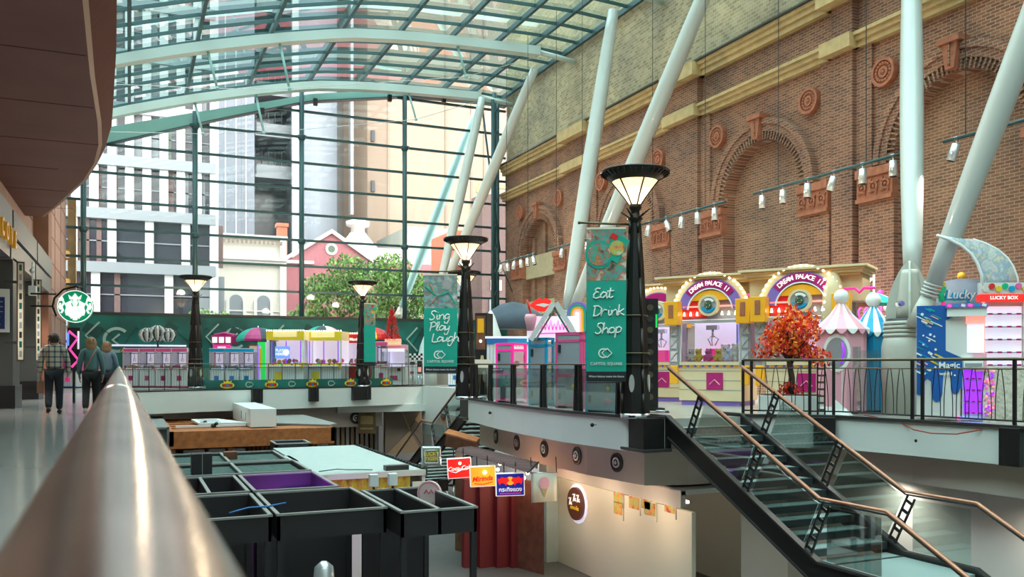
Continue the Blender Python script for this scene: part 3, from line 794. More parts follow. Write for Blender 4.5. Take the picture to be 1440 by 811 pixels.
# island railing: wide black twin posts, glass and flat handrail
ie = [(9.6,25.2),(9.45,23.8),(9.15,21.5),(9.0,19.5),(8.95,17.2),(9.2,15.0)]
ie = [(x+.06, y) for x, y in ie]
t = thing('island_railing', 'glass balustrade with broad black posts around the island balcony', 'railing')
b = MB(); b.path([(x, y, 1.08) for x, y in ie], .035, 'bronze', 8, flat=.6); b.build('handrail', t)
ys_ = []
for px in (669, 690, 722, 764, 813, 873):
    best = min((abs(atX(px, along(ie, s/50)[0].x)-along(ie, s/50)[0].y), s/50) for s in range(int(plen(ie)*50)))
    ys_.append(best[1])
for s_ in ys_:
    p, d = along(ie, s_); n_ = Vector((-d.y, d.x, 0)); b = MB()
    for q in (-1, 1):
        a = p+d*.09*q
        b.prism([a+Vector((0,0,0))-d*.035-n_*.05, a+d*.035-n_*.05, a+d*.02*1-n_*.05+Vector((0,0,1.06))-d*q*.03, a-d*.02-n_*.05+Vector((0,0,1.06))-d*q*.03], n_*.1, 'black_steel')
    for z in (.25, .5, .75): b.cbox(p+Vector((0,0,z)), (.2,.02,.05), 'black_steel', math.atan2(d.y, d.x))
    b.build('post', t)
for a, c_ in zip(ys_, ys_[1:]):
    pts = [along(ie, a+.15+(c_-a-.3)*i/4)[0] for i in range(5)]
    b = MB(); b.strip([(p.x, p.y) for p in pts], .09, .98, .012, 'rail_glass'); b.build('glass_panel', t)

# right railing: round bar handrail with bowed baluster pairs
re_ = [(x+.1, y) for x, y in right_edge[::-1] if y > -3] ; re_ = [(11.72,14.5)]+re_[1:]+[(13.82, -3)]
t = thing('bowed_baluster_railing', 'black railing with bowed baluster pairs and brown top rail on the right balcony', 'railing')
b = MB(); b.path([(x, y, 1.17) for x, y in re_], .03, 'bronze', 8); b.build('handrail', t)
b = MB(); b.path([(x, y, 1.0) for x, y in re_], .013, 'bronze', 6); b.path([(x, y, .12) for x, y in re_], .016, 'black_steel', 6); b.build('rail_bar', t)
L = plen(re_); d = 0; i = 0; nb = 0
def s_at(px): return min((abs(along(re_, k/100)[0].x/(.4058*along(re_, k/100)[0].x+.914*along(re_, k/100)[0].y)*1326+182-px), k/100) for k in range(0, 1100))[1]
post_d = [s_at(p_) for p_ in (1042, 1057, 1139, 1172, 1283, 1297, 1427)]+[9.6]
for s_ in post_d:
    p, q = along(re_, s_); b = MB(); b.cbox((p.x,p.y,.585), (.06,.035,1.17), 'black_steel', math.atan2(q.y,q.x)); b.cbox((p.x,p.y,-.1), (.1,.05,.3), 'black_steel', math.atan2(q.y,q.x)); b.build('post', t)
s_ = .18
while s_ < 9.5:
    if all(abs(s_-x) > .09 for x in post_d) and nb < 96:
        for sg in (-1, 1):
            p, q = along(re_, s_+sg*.025); e, _ = along(re_, s_+sg*.085); b = MB()
            pts = []
            for k in range(6):
                tt = k/5; c_ = e.lerp(p, tt); c_ += q*sg*.02*math.sin(PI*tt); pts.append((c_.x, c_.y, .12+.88*tt))
            b.path(pts, .0085, 'black_steel', 5); b.build('baluster', t); nb += 1
    s_ += .235
# ladder-like infill post
p, q = along(re_, s_at(1155)); b = MB()
for k in (-.07,.07): b.cbox((p.x+q.x*k, p.y+q.y*k, .55), (.03,.03,1.1), 'black_steel', math.atan2(q.y,q.x))
for z in range(7): b.cbox((p.x,p.y,.15+z*.14), (.14,.02,.04), 'bronze', math.atan2(q.y,q.x))
b.build('ladder_post', t)
def bracket(p, q, sz, lab):
    b = MB(); b.cbox(p, sz, 'black_steel', math.atan2(q.y, q.x)); tag(b.build('rail_bracket', bevel=.01), lab, 'bracket')
p, q = along(re_, s_at(1156)); bracket((p.x-.1, p.y-.16, -.27), q, (.42,.2,.56), 'black bracket box beneath the railing beside the maple planter')
p, q = along(re_, s_at(1432)); bracket((p.x-.22, p.y-.05, -.3), q, (.35,.2,.64), 'black bracket box on the slab edge at the right picture side')
for px, py, X in ((1290,619,13.4),(835,597,8.85),(691,580,9.1)):
    p = P(px, py, X/((px-182)/1326)); b = MB(); b.ball((p.x-.06,p.y-.04,p.z), .045, 'black_steel', 10); b.tube((p.x-.02,p.y,p.z),(p.x+.06,p.y,p.z),.02,.02,'silver',8)
    tag(b.build('camera_dome'), {1290:'tiny dark fixture on the white slab edge below the blue booth',835:'tiny dark fixture on the island slab edge near the banner',691:'tiny dark fixture on the island slab edge near the far stair'}[px], 'fixture')
# loose cable over the edge
t = MB(); t.path([P(x, y, d_) for x, y, d_ in ((1215,583,17.0),(1262,592,16.4),(1285,604,15.8),(1310,609,15.2),(1345,610,14.9),(1380,604,14.9),(1400,598,15.0))], .012, 'cord_red', 6)
tag(t.build('power_cord'), 'thin brown cable sagging over the slab edge below the blue booth', 'cable')

# ------------------------------------------------------------------ staircases
def staircase(name, label, x0, x1, y0, dr, n1, lower, landing, gap=.0, rails=(True, True)):
    t = thing(name, label, 'staircase', (0,0,0))
    rise, run = .171, .342
    yb = y0+dr*run*n1; zb = -rise*n1
    def side(x, sg, first, i0):
        pts = [(y0-dr*.55, -.02), (y0, -.02), (yb, zb), (yb+dr*landing, zb)]
        if lower: pts.append((yb+dr*(landing+run*lower), zb-rise*lower))
        b = MB()
        for (a, za), (c, zc) in zip(pts, pts[1:]):
            b.prism([(x,a,za+.06),(x,c,zc+.06),(x,c,zc-.34),(x,a,za-.34)], (.07*sg,0,0), 'black_steel')
            b.prism([(x-.03*sg,a,za+.09),(x-.03*sg,c,zc+.09),(x-.03*sg,c,zc+.05),(x-.03*sg,a,za+.05)], (.12*sg,0,0), 'dark_steel')
            b.prism([(x-.03*sg,a,za-.30),(x-.03*sg,c,zc-.30),(x-.03*sg,c,zc-.34),(x-.03*sg,a,za-.34)], (.12*sg,0,0), 'dark_steel')
        b.build('stringer', t)
        h = 1.06; rp = [(a, z+h) for a, z in pts[1:]]
        b = MB(); b.path([(x+.03*sg, a, z) for a, z in rp], .034, 'copper_rail', 10, flat=.8); b.path([(x+.03*sg, a, z-.05) for a, z in rp], .016, 'dark_steel', 6); b.build('handrail', t)
        # leaning ladder posts, square to the pitch
        s = math.atan2(rise, run); pd = Vector((0, -dr*math.sin(s)*-1*-1, math.cos(s)))
        L1 = math.hypot(run*n1, rise*n1)
        k = 0
        for fr in (.16, .56, .93):
            a = Vector((x+.03*sg, y0+dr*run*n1*fr, -rise*n1*fr)); up = Vector((0, dr*math.sin(s), math.cos(s)))
            # from the stringer up to the rail at right angles
            b = MB(); tt = Vector((0, dr*math.cos(s), -math.sin(s))); H = h*math.cos(s)
            for q in (-.07, .07): b.prism([a+tt*(q-.012)-up*.1, a+tt*(q+.012)-up*.1, a+tt*(q+.012)+up*H, a+tt*(q-.012)+up*H], (.035*sg,0,0), 'black_steel')
            for q in range(5): c = a+up*(.12+q*.18); b.cbox(c+Vector((.017*sg,0,0)), (.02,.13,.05), 'black_steel', Euler((-dr*s,0,0)))
            b.build('ladder_post', t)
        for fa, fb in ((.2,.53),(.6,.9)):
            b = MB(); P0 = lambda f, hh: (x+.03*sg, y0+dr*run*n1*f+dr*hh*math.sin(s)*math.cos(s), -rise*n1*f+hh*math.cos(s)**2)
            b.prism([P0(fa,.14),P0(fb,.14),P0(fb,.96),P0(fa,.96)], (.01*sg,0,0), 'rail_glass'); b.build('glass_panel', t)
        if landing > .5:
            b = MB(); b.prism([(x+.03*sg,yb+dr*.15,zb+.12),(x+.03*sg,yb+dr*(landing-.1),zb+.12),(x+.03*sg,yb+dr*(landing-.1),zb+.95),(x+.03*sg,yb+dr*.15,zb+.95)], (.01*sg,0,0), 'rail_glass'); b.build('glass_panel', t)
    side(x0, 1, 0, 0); side(x1, -1, 0, 0)
    def steps(ya, za, n):
        for i in range(n):
            b = MB(); y = ya+dr*run*i; z = za-rise*(i+1)
            lo, hi = sorted((y-dr*.02, y+dr*(run)))
            b.box(x0+.07, x1-.07, lo, hi, z-.04, z, 'tread'); e = y+dr*run
            lo, hi = sorted((e-dr*.05, e+dr*.01)); b.box(x0+.07, x1-.07, lo, hi, z-.11, z+.006, 'tread_dark'); b.build('tread', t)
    steps(y0, 0, n1)
    b = MB(); lo, hi = sorted((yb, yb+dr*landing)); b.box(x0+.07, x1-.07, lo, hi, zb-.1, zb-.001, 'tread'); b.build('landing', t)
    if lower: steps(yb+dr*landing, zb, lower)
    return t
st = staircase('metal_staircase', 'black steel staircase with copper handrails descending in front of the claw machines', 9.72, 11.6, 14.35, -1, 12, 11, 1.3)
for i, (tx, z_) in enumerate((('DONUTS', -.30), ('AHOOA', -.47))):
    words(tx, .17, 'stall_edge', st, (10.45+i*.05, 13.72-.35*i, z_+.06), (PI/2, 0, 0), .002, 'riser_lettering', bold=.004)
b = MB(); b.box(9.15,9.8,14.3,15.1,-.62,.02,'black_steel'); b.box(9.1,9.75,14.2,14.3,-.64,-.58,'dark_steel'); b.box(9.1,9.15,14.25,15.1,-.64,-.58,'dark_steel')
tag(b.build('stair_head_box', bevel=.01), 'black steel box at the stair head under the banner lamp', 'steel box')
staircase('metal_staircase', 'dark steel staircase dropping away beyond the island near the corner void', 9.9, 12.0, 25.25, 1, 12, 11, 1.3)
b = MB(); b.box(9.45,10.05,24.6,25.3,-.6,.02,'black_steel'); b.box(9.4,9.5,24.55,25.35,-.62,-.56,'dark_steel')
tag(b.build('stair_head_box', bevel=.01), 'black steel box at the head of the far stair under the singing banner lamp', 'steel box')

# ------------------------------------------------------------------ uplighter lamps on tall black posts
def lamp(x, y, label, first=None):
    t = thing('uplighter_lamp', label, 'lamp post', (x, y, 0), group='tall uplighter lamps around the void')
    b = MB(); b.lathe([(.30,0),(.30,.1)], 'silver', n=16); b.cbox((0,0,.05),(.5,.5,.04),'black_steel'); b.build('base_plate', t)
    b = MB()
    prof = [(.30,.1),(.30,.5),(.27,1.0),(.25,1.8),(.19,2.8),(.125,3.7),(.10,3.95)]
    b.lathe(prof, 'black_steel', n=8, smooth=False)
    for k in range(4):
        a = k*PI/2+PI/8*0
        ca, sa = math.cos(a), math.sin(a)
        for (r0, z0), (r1, z1) in zip(prof, prof[1:]):
            b.tube((ca*(r0+.0), sa*(r0+.0), z0), (ca*(r1+.0), sa*(r1+.0), z1), .035, .032, 'lamp_metal', 6)
    b.build('post', t)
    b = MB()
    for k in range(4):
        a = k*PI/2+PI/4
        b.disc((math.cos(a)*.28, math.sin(a)*.28, .7), .055, (math.cos(a), math.sin(a), .05), .03, 'silver', 20)
    b.v = [(x_, y_, .7+(z_-.7)*3.2) for x_, y_, z_ in b.v]; b.split('oval_plate', t)
    b = MB()
    for z, r in ((1.08,.33),(1.3,.31),(2.05,.27)): b.lathe([(r-.02,z-.015),(r,z),(r-.02,z+.015)], 'bronze', n=16)
    b.build('band', t)
    b = MB(); b.lathe([(.10,3.9),(.12,3.95),(.16,4.0),(.10,4.05),(.09,4.15),(.13,4.2),(.13,4.28)], 'lamp_metal', n=16)
    for k in range(4):
        a = k*PI/2+.5; ca, sa = math.cos(a), math.sin(a)
        b.prism([(ca*.1-sa*.03,sa*.1+ca*.03,4.0),(ca*.1+sa*.03,sa*.1-ca*.03,4.0),(ca*.33,sa*.33,4.15)], (0,0,.03), 'lamp_metal')
    b.build('collar', t)
    b = MB(); b.lathe([(.10,4.27),(.20,4.42),(.34,4.6),(.47,4.76)], 'lamp_bowl', n=24); b.build('glass_bowl', t)
    b = MB(); b.lathe([(.03,4.38),(.09,4.42),(.13,4.52),(.10,4.62),(.03,4.66)], 'lamp_core', n=16)
    b.v = [(x_*1.0, y_*1.0, z_) for x_, y_, z_ in b.v]; b.build('bulb', t)
    b = MB()
    for k in range(6):
        a = k*PI/3+.35; ca, sa = math.cos(a), math.sin(a)
        b.path([(ca*.11,sa*.11,4.27),(ca*.21,sa*.21,4.42),(ca*.35,sa*.35,4.6),(ca*.49,sa*.49,4.77)], .016, 'lamp_metal', 6)
    b.build('bowl_rib', t)
    b = MB(); b.lathe([(.47,4.74),(.52,4.80),(.68,4.90),(.70,4.93),(.68,4.95),(.5,4.86),(.44,4.80),(.44,4.74)], 'lamp_metal', n=36)
    for k in range(36):
        a = 2*PI*k/36; b.cbox((math.cos(a)*.62, math.sin(a)*.62, 4.87), (.14,.012,.05), 'black_steel', Euler((0,-.5,a)))
    b.build('rim', t)
    l = bpy.data.lights.new('lamp_glow', 'POINT'); l.energy = 500; l.color = (1,.8,.55); l.shadow_soft_size = .2
    o = bpy.data.objects.new('lamp_glow', l); COL.objects.link(o); o.parent = t; o.location = (0,0,5.05)
    return t
L1 = lamp(9.38, 14.95, 'nearest uplighter lamp, black tapered post beside the food banner')
L1.location = G(893, 17.3)
def lc(px, d, lab):
    p = G(px, d); return clone(L1, (p.x, p.y, 0), 0, lab)
lc(655, 26.5, 'uplighter lamp whose black post carries the singing banner, at the island stair')
lc(653, 36.0, 'uplighter lamp half hidden straight behind the post of the singing banner lamp')
lc(510, 40.3, 'uplighter lamp with black post in front of the big tree and the red game')
lc(275, 37.8, 'leftmost uplighter lamp, standing in front of the office building')
for nm, px, d, wd, lab in (('lamp_plinth', 275, 37.6, .62, 'wide black block under the leftmost uplighter lamp'),):
    p = G(px, d); b = MB(); b.cbox((p.x, p.y-.32, -.25), (1.15,.3,.55), 'black_steel'); b.cbox((p.x, p.y-.2, .02), (1.2,.6,.05), 'black_steel'); tag(b.build(nm, bevel=.01), lab, 'lamp plinth')
# little stickers on the posts
# ------------------------------------------------------------------ banners
def picture_mat(name, seed, cols):
    m = bpy.data.materials.new(name); m.use_nodes = True; t = m.node_tree; b = t.nodes['Principled BSDF']; b.inputs['Roughness'].default_value = .7
    tcn = t.nodes.new('ShaderNodeTexCoord'); mp = t.nodes.new('ShaderNodeMapping'); mp.inputs['Location'].default_value = (seed, seed*.7, seed*.3)
    v = t.nodes.new('ShaderNodeTexVoronoi'); v.inputs['Scale'].default_value = 9; n = t.nodes.new('ShaderNodeTexNoise'); n.inputs['Scale'].default_value = 6; n.inputs['Detail'].default_value = 6
    r = t.nodes.new('ShaderNodeValToRGB'); el = r.color_ramp.elements
    while len(el) < len(cols): el.new(.5)
    for i, c in enumerate(cols): el[i].position = .28+.45*i/(len(cols)-1); el[i].color = (*c, 1)
    r.color_ramp.interpolation = 'LINEAR'
    mx = t.nodes.new('ShaderNodeMix'); mx.data_type = 'RGBA'; mx.inputs[0].default_value = .07
    L = t.links.new; L(tcn.outputs['Object'], mp.inputs[0]); L(mp.outputs[0], n.inputs['Vector']); L(mp.outputs[0], v.inputs['Vector'])
    L(n.outputs[0], r.inputs[0]); L(r.outputs[0], mx.inputs[6]); L(v.outputs['Color'], mx.inputs[7]); L(mx.outputs[2], b.inputs['Base Color'])
    MATS[name] = m; return m
picture_mat('food_photo', 3, [(.03,.015,.02),(.35,.15,.07),(.0,.35,.30),(.55,.10,.03),(.6,.5,.4),(.75,.70,.6)])
picture_mat('sing_photo', 11, [(.04,.02,.03),(.05,.40,.32),(.30,.14,.14),(.10,.45,.40),(.5,.3,.35),(.7,.6,.5)])
picture_mat('dish_photo', 5, [(.12,.02,.01),(.6,.10,.02),(.75,.35,.05),(.4,.5,.1),(.7,.6,.45)])
def banner(name, label, px, d, w_, ztop, zbot, lines, photo, lampxy, rz, group=None, text=True, body='banner_teal'):
    p = G(px, d); t = thing(name, label, 'banner', (p.x, p.y, 0), rz)
    h = ztop-zbot
    b = MB(); b.box(-w_/2, w_/2, 0, .012, zbot+h*.065, ztop, body); b.build('cloth', t)
    b = MB(); b.box(-w_/2, w_/2, -.002, .014, zbot, zbot+h*.065, 'banner_black'); b.build('tagline_band', t)
    b = MB(); b.box(-w_/2, w_/2, -.004, .0, ztop-h*.34, ztop-.03, photo); 
    if photo == 'food_photo':
        b.disc((-w_*.18,-.008,ztop-h*.17), w_*.36, (0,1,0), .012, 'banner_teal'); b.disc((-w_*.18,-.016,ztop-h*.17), w_*.29, (0,1,0), .01, 'food_photo')
        b.cbox((w_*.25,-.014,ztop-h*.13), (w_*.42,.01,h*.17), 'banner_teal', Euler((0,.5,0))); b.disc((w_*.27,-.022,ztop-h*.13), w_*.19, (0,1,0), .01, 'dish_photo'); b.cbox((w_*.2,-.022,ztop-h*.055), (w_*.18,.012,h*.035), 'red', Euler((0,.5,0)))
    else:
        b.path([(-w_*.45,-.012,ztop-h*.12),(-w_*.1,-.012,ztop-h*.22),(w_*.25,-.012,ztop-h*.18),(w_*.45,-.012,ztop-h*.3)], .03, 'banner_teal', 5); b.disc((w_*.2,-.012,ztop-h*.1), w_*.15, (0,1,0), .01, 'silver')
        b.path([(-w_*.3,-.012,ztop-h*.1),(-w_*.12,-.012,ztop-h*.22),(-w_*.3,-.012,ztop-h*.3)], .025, 'skin', 5)
    b.build('photo_print', t)
    if text:
        b = MB()
        for i, tx in enumerate(lines):
            n_ = len(tx); s_ = w_*.262
            handwrite(b, tx, -w_*.40+(.05*w_*i if i else .05*w_), ztop-h*(.455+.115*i), s_, s_*.075, 'ink_white', y=-.012)
        b.build('handwriting', t)
        words('CAPITOL SQUARE', w_*.105, 'ink_white', t, (0,-.012,zbot+h*.115), sx=.95)
        words('Where history meets the future', w_*.072, 'ink_white', t, (0,-.012,zbot+h*.033), sx=.95, name='tagline', shear=.2)
        b = MB(); c = (-.07*w_/.9, -.012, zbot+h*.185); r = w_*.125
        b.arc(c, r*.72, r, .75, 5.6, .01, 'ink_white', ((1,0,0),(0,0,1)))
        b.path([(c[0]+r*.25,c[1],c[2]+r*.55),(c[0]+r*.25-r*.45,c[1],c[2]),(c[0]+r*.25,c[1],c[2]-r*.55)], r*.12, 'ink_white', 5)
        b.path([(c[0]+r*.75,c[1],c[2]+r*.95),(c[0]+r*1.75,c[1],c[2]),(c[0]+r*.75,c[1],c[2]-r*.95)], r*.12, 'ink_white', 5)
        b.path([(c[0]+r*1.05,c[1],c[2]+r*.85),(c[0]+r*.5,c[1],c[2]+r*.85)], r*.1, 'ink_white', 5)
        b.build('link_emblem', t)
    lx, ly = lampxy
    v = Vector((lx-p.x, ly-p.y, 0)); v.rotate(Euler((0,0,-rz)))
    b = MB(); b.tube((-w_*.65,.01,ztop+.12), (v.x, v.y, ztop+.12), .022, .022, 'bronze', 8); b.ball((-w_*.68,.01,ztop+.12), .035, 'bronze', 10)
    b.tube((-w_*.48,.01,zbot-.02), (v.x, v.y, zbot-.02), .012, .012, 'dark_steel', 6); b.split('bracket_arm', t)
    b = MB(); b.box(-w_/2, w_/2, -.01, .02, ztop-.02, ztop+.02, 'cream'); b.build('top_hem', t)
    return t
fr = -TH
q = G(893, 17.3)
banner('hanging_banner', 'green banner reading Eat Drink Shop hung on the nearest lamp', 852.5, 17.0, .78, 3.76, .74, ['Eat', 'Drink', 'Shop'], 'food_photo', (q.x, q.y), fr-.08)
q = G(655, 26.5)
banner('hanging_banner', 'green banner reading Sing Play Laugh hung on the lamp by the far stair', 619.5, 26.2, 1.02, 3.80, .82, ['Sing', 'Play', 'Laugh'], 'sing_photo', (q.x, q.y), fr-.05)
q = G(653, 36.0)
banner('hanging_banner', 'green banner partly hidden behind the singing banner, its right edge showing', 630, 35.8, .95, 3.7, .75, ['Sing','Play','Laugh'], 'sing_photo', (q.x, q.y), fr-.05)
q = G(510, 40.3)
banner('hanging_banner', 'green printed banner turned edgewise right of the lamp before the big tree', 520, 40.1, .55, 3.9, 1.0, [], 'food_photo', (q.x, q.y), fr+.5, text=False)

# ------------------------------------------------------------------ track lights on the wall side
def track(y0, y1, spots, label, grp, TX=17.0):
    zr = CAM_H+.2985*TX
    t = thing('track_light_bar', label, 'track light bar', (TX, (y0+y1)/2, zr)); hl = abs(y0-y1)/2
    b = MB(); b.tube((0,-hl,0),(0,hl,0),.04,.04,'teal_steel',8); b.build('bar', t)
    b = MB()
    for q in (-.6, .6): b.tube((0,hl*q,0),(.0,hl*q,roofz(TX)-zr+.1),.012,.012,'black_steel',5)
    b.build('hanging_cable', t)
    for i, (px, tilt) in enumerate(spots):
        y = atX(px, TX); s = thing('spotlight', f'{label.split(",")[0]}', 'spotlight', (TX, y, zr), 0, grp)
        s['label'] = grp[:-1]+' '+ORD[min(i, 5)] if False else grp.replace('spotlights', 'silver spotlight')+', '+ORD[i]
        del s['group']
        b = MB(); b.box(-.03,.03,-.05,.05,-.03,.05,'silver'); b.tube((0,0,-.03),(0,0,-.14),.015,.015,'silver',6); b.build('clamp', s)
        b = MB(); R = Euler((tilt, tilt*.4, 0)).to_matrix(); a = Vector((0,0,-.12)); e = a+R @ Vector((0,0,-.38)); b.tube(a, e, .095, .105, 'silver', 14); b.tube(e, e+R @ Vector((0,0,-.02)), .085, .085, 'black_steel', 14); b.build('lamp_head', s)
        l = bpy.data.lights.new('spot_beam', 'SPOT'); l.energy = 420; l.color = (1,.93,.82); l.spot_size = 1.9; l.spot_blend = .8; l.shadow_soft_size = .08; lo = bpy.data.objects.new('spot_beam', l); COL.objects.link(lo); lo.parent = s; lo.location = e+R @ Vector((0,0,-.05)); lo.rotation_euler = (0, -.35 if i % 2 else .25, 0)
    return t
ORD = ['first from its left end', 'second from its left end', 'third from its left end', 'fourth from its left end', 'fifth from its left end', 'sixth from its left end']
track(atX(1060,17), atX(1267,17), [(1072,0),(1101,0),(1136,.05),(1173,.3),(1213,0),(1256,0)], 'long teal light bar hung before the keystone arch, left of the upright tube', 'spotlights on the long bar before the keystone arch')
track(atX(896,17), atX(1020,17), [(913,.3),(937,-.35),(959,.1),(981,0),(1005,0)], 'teal light bar hung right of the nearest uplighter lamp', 'spotlights on the bar right of the nearest lamp')
track(atX(771,17), atX(832,17), [(791,.2),(826,0)], 'short teal light bar crossing behind the white tube pair', 'spotlights on the bar behind the white tube pair')
track(atX(703,17), atX(753,17), [(706,.4),(714,0),(724,.3),(733,0),(742,0),(750,-.2)], 'farthest teal light bar near the blocked arched window', 'spotlights on the farthest bar by the blocked window')
track(atX(1327,17), atX(1500,17), [(1345,.3)], 'teal light bar at the upper right crossing behind the leaning tube', 'spotlights on the rightmost bar')
# ------------------------------------------------------------------ people
def person(label, loc, rz, H, pose, shirt, trousers, hair, shoe_m, extra=None, woman=False):
    """skinned single body; clothing shells as children. faces local +Y"""
    t = thing('person', label, 'person', loc, rz); s = H/1.75
    ap, lp = pose     # arms (l, r) swing, legs (l, r) forward swing
    sw = .19 if not woman else .165
    V = lambda x, y, z: Vector((x*s, y*s, z*s))
    hip = .95; J = {}
    J['pel'] = V(0,0,.96); J['waist'] = V(0,0,1.10); J['chest'] = V(0,.0,1.30); J['neck0'] = V(0,-.01,1.46); J['neck'] = V(0,.0,1.53); J['head'] = V(0,.02,1.62); J['top'] = V(0,.01,1.69)
    for k, sg, a, l in (('L',-1,ap[0],lp[0]),('R',1,ap[1],lp[1])):
        J['sh'+k] = V(sg*sw,-.01,1.42); J['el'+k] = V(sg*(sw+.07), -.02+.16*a, 1.14); J['wr'+k] = V(sg*(sw+.08), .04+.34*a, .90); J['pa'+k] = V(sg*(sw+.075), .06+.40*a, .83)
        J['hp'+k] = V(sg*.09,0,.90); J['kn'+k] = V(sg*.10,.05+.2*l,.50); J['an'+k] = V(sg*.10,-.02+.42*l-.06*(l<0),.09+.05*(l<0)); J['to'+k] = V(sg*.12,.13+.42*l,.04+.02*(l<0))
    def skin(name, verts, edges, radii, m, root=0, sub=1):
        me = bpy.data.meshes.new(name); me.from_pydata([tuple(v) for v in verts], edges, []); me.materials.append(MATS[m])
        o = bpy.data.objects.new(name, me); COL.objects.link(o); o.parent = t
        md = o.modifiers.new('skin', 'SKIN'); md.use_smooth_shade = True
        if not me.skin_vertices: me.attributes  # created by the modifier
        sv = me.skin_vertices[0].data if me.skin_vertices else None
        if sv:
            for i, r in enumerate(radii): sv[i].radius = (r*s, r*s) if not hasattr(r, '__len__') else (r[0]*s, r[1]*s); sv[i].use_root = (i == root)
        md2 = o.modifiers.new('sub', 'SUBSURF'); md2.levels = sub; md2.render_levels = sub
        return o
    def chain(keys, rad):
        idx = {k: i for i, k in enumerate(keys)}; return idx
    keys = ['pel','waist','chest','neck0','neck','head','top','shL','elL','wrL','paL','shR','elR','wrR','paR','hpL','knL','anL','toL','hpR','knR','anR','toR']
    rad = [.095,.085,.095,.05,.055,.095,.07,.045,.034,.028,.036,.045,.034,.028,.036,.065,.045,.036,.035,.065,.045,.036,.035]
    E = [('pel','waist'),('waist','chest'),('chest','neck0'),('neck0','neck'),('neck','head'),('head','top'),('neck0','shL'),('shL','elL'),('elL','wrL'),('wrL','paL'),('neck0','shR'),('shR','elR'),('elR','wrR'),('wrR','paR'),('pel','hpL'),('hpL','knL'),('knL','anL'),('anL','toL'),('pel','hpR'),('hpR','knR'),('knR','anR'),('anR','toR')]
    vs = [J[k] for k in keys]; ix = {k: i for i, k in enumerate(keys)}; es = [(ix[a], ix[b]) for a, b in E]; rr = list(rad)
    # five fingers on each hand
    for k, sg in (('L',-1),('R',1)):
        b0 = ix['pa'+k]; p = J['pa'+k]
        for f, (dy, ln) in enumerate(((.025,.075),(.009,.085),(-.008,.08),(-.024,.06))):
            a = p+V(0,dy,-.03); c = a+V(-sg*.008,.004,-ln*.55); e = c+V(-sg*.02,.004,-ln*.45)
            n0 = len(vs); vs += [a, c, e]; es += [(b0,n0),(n0,n0+1),(n0+1,n0+2)]; rr += [.010,.009,.008]
        a = p+V(-sg*.01,.04,.01); c = p+V(-sg*.025,.06,-.03); n0 = len(vs); vs += [a, c]; es += [(b0,n0),(n0,n0+1)]; rr += [.012,.010]
    skin('body', vs, es, rr, 'skin', 0, 1)
    # face: nose and ears shaped small, eyes as children pieces of the head
    b = MB(); b.ball(J['head']+V(0,.105,-.01), .018*s, 'skin', 8, (1,1,1.4)); b.build('nose', t)
    for sg in (-1, 1):
        b = MB(); b.ball(J['head']+V(sg*.095,0,-.01), .026*s, 'skin', 8, (.5,.8,1.2)); b.build('ear', t)
        b = MB(); b.ball(J['head']+V(sg*.035,.095,.02), .011*s, 'plinth', 8); b.build('eye', t)
    def shell(name, ks, rads, m, root=0):
        ii = {k: i for i, k in enumerate(ks)}; ee = [(ii[a], ii[b]) for a, b in E if a in ii and b in ii]
        return skin(name, [J[k] for k in ks], ee, rads, m, root, 2)
    return t, J, s, V, skin, shell
def hairdo(t, J, s, V, m, long=0):
    b = MB(); c = J['head']+V(0,-.015,.025)
    b.ball(c, .118*s, m, 16, (.92,1.02,1.02))
    if long:
        b.ball(c+V(0,-.03,-.09), .11*s, m, 14, (1.0,.75,1.25)); b.ball(c+V(0,-.04,-.17), .085*s, m, 12, (1.05,.6,.9))
    for i in range(26):
        a = random.uniform(0, 2*PI); z = random.uniform(-.1, .09) ; rad = .105
        if math.sin(a) > .35 and z < .06: continue
        p = c+V(math.cos(a)*rad, math.sin(a)*rad, z*.9); b.path([p, p+V(math.cos(a)*.015, math.sin(a)*.012, -.045)], [.016*s, .004*s], m, 5)
    b.build('hair', t)

# plaid cloth
m = bpy.data.materials.new('plaid'); m.use_nodes = True; tt = m.node_tree; bb = tt.nodes['Principled BSDF']; bb.inputs['Roughness'].default_value = .85
tcn = tt.nodes.new('ShaderNodeTexCoord'); s3 = tt.nodes.new('ShaderNodeSeparateXYZ'); tt.links.new(tcn.outputs['Object'], s3.inputs[0])
def band(ax, sc, thr):
    a = tt.nodes.new('ShaderNodeMath'); a.operation = 'MULTIPLY'; a.inputs[1].default_value = sc; f_ = tt.nodes.new('ShaderNodeMath'); f_.operation = 'FRACT'
    g = tt.nodes.new('ShaderNodeMath'); g.operation = 'LESS_THAN'; g.inputs[1].default_value = thr
    tt.links.new(s3.outputs[ax], a.inputs[0]); tt.links.new(a.outputs[0], f_.inputs[0]); tt.links.new(f_.outputs[0], g.inputs[0]); return g
g1, g2 = band('X', 9, .28), band('Z', 9, .28); ad = tt.nodes.new('ShaderNodeMath'); ad.operation = 'ADD'
tt.links.new(g1.outputs[0], ad.inputs[0]); tt.links.new(g2.outputs[0], ad.inputs[1]); hv = tt.nodes.new('ShaderNodeMath'); hv.operation = 'MULTIPLY'; hv.inputs[1].default_value = .5; tt.links.new(ad.outputs[0], hv.inputs[0])
rp = tt.nodes.new('ShaderNodeValToRGB'); rp.color_ramp.interpolation = 'CONSTANT'; rp.color_ramp.elements[0].color = (.55,.50,.38,1); rp.color_ramp.elements[1].position = .4; rp.color_ramp.elements[1].color = (.17,.19,.20,1)
e3 = rp.color_ramp.elements.new(.8); e3.color = (.04,.05,.07,1)
tt.links.new(hv.outputs[0], rp.inputs[0]); tt.links.new(rp.outputs[0], bb.inputs['Base Color']); MATS['plaid'] = m

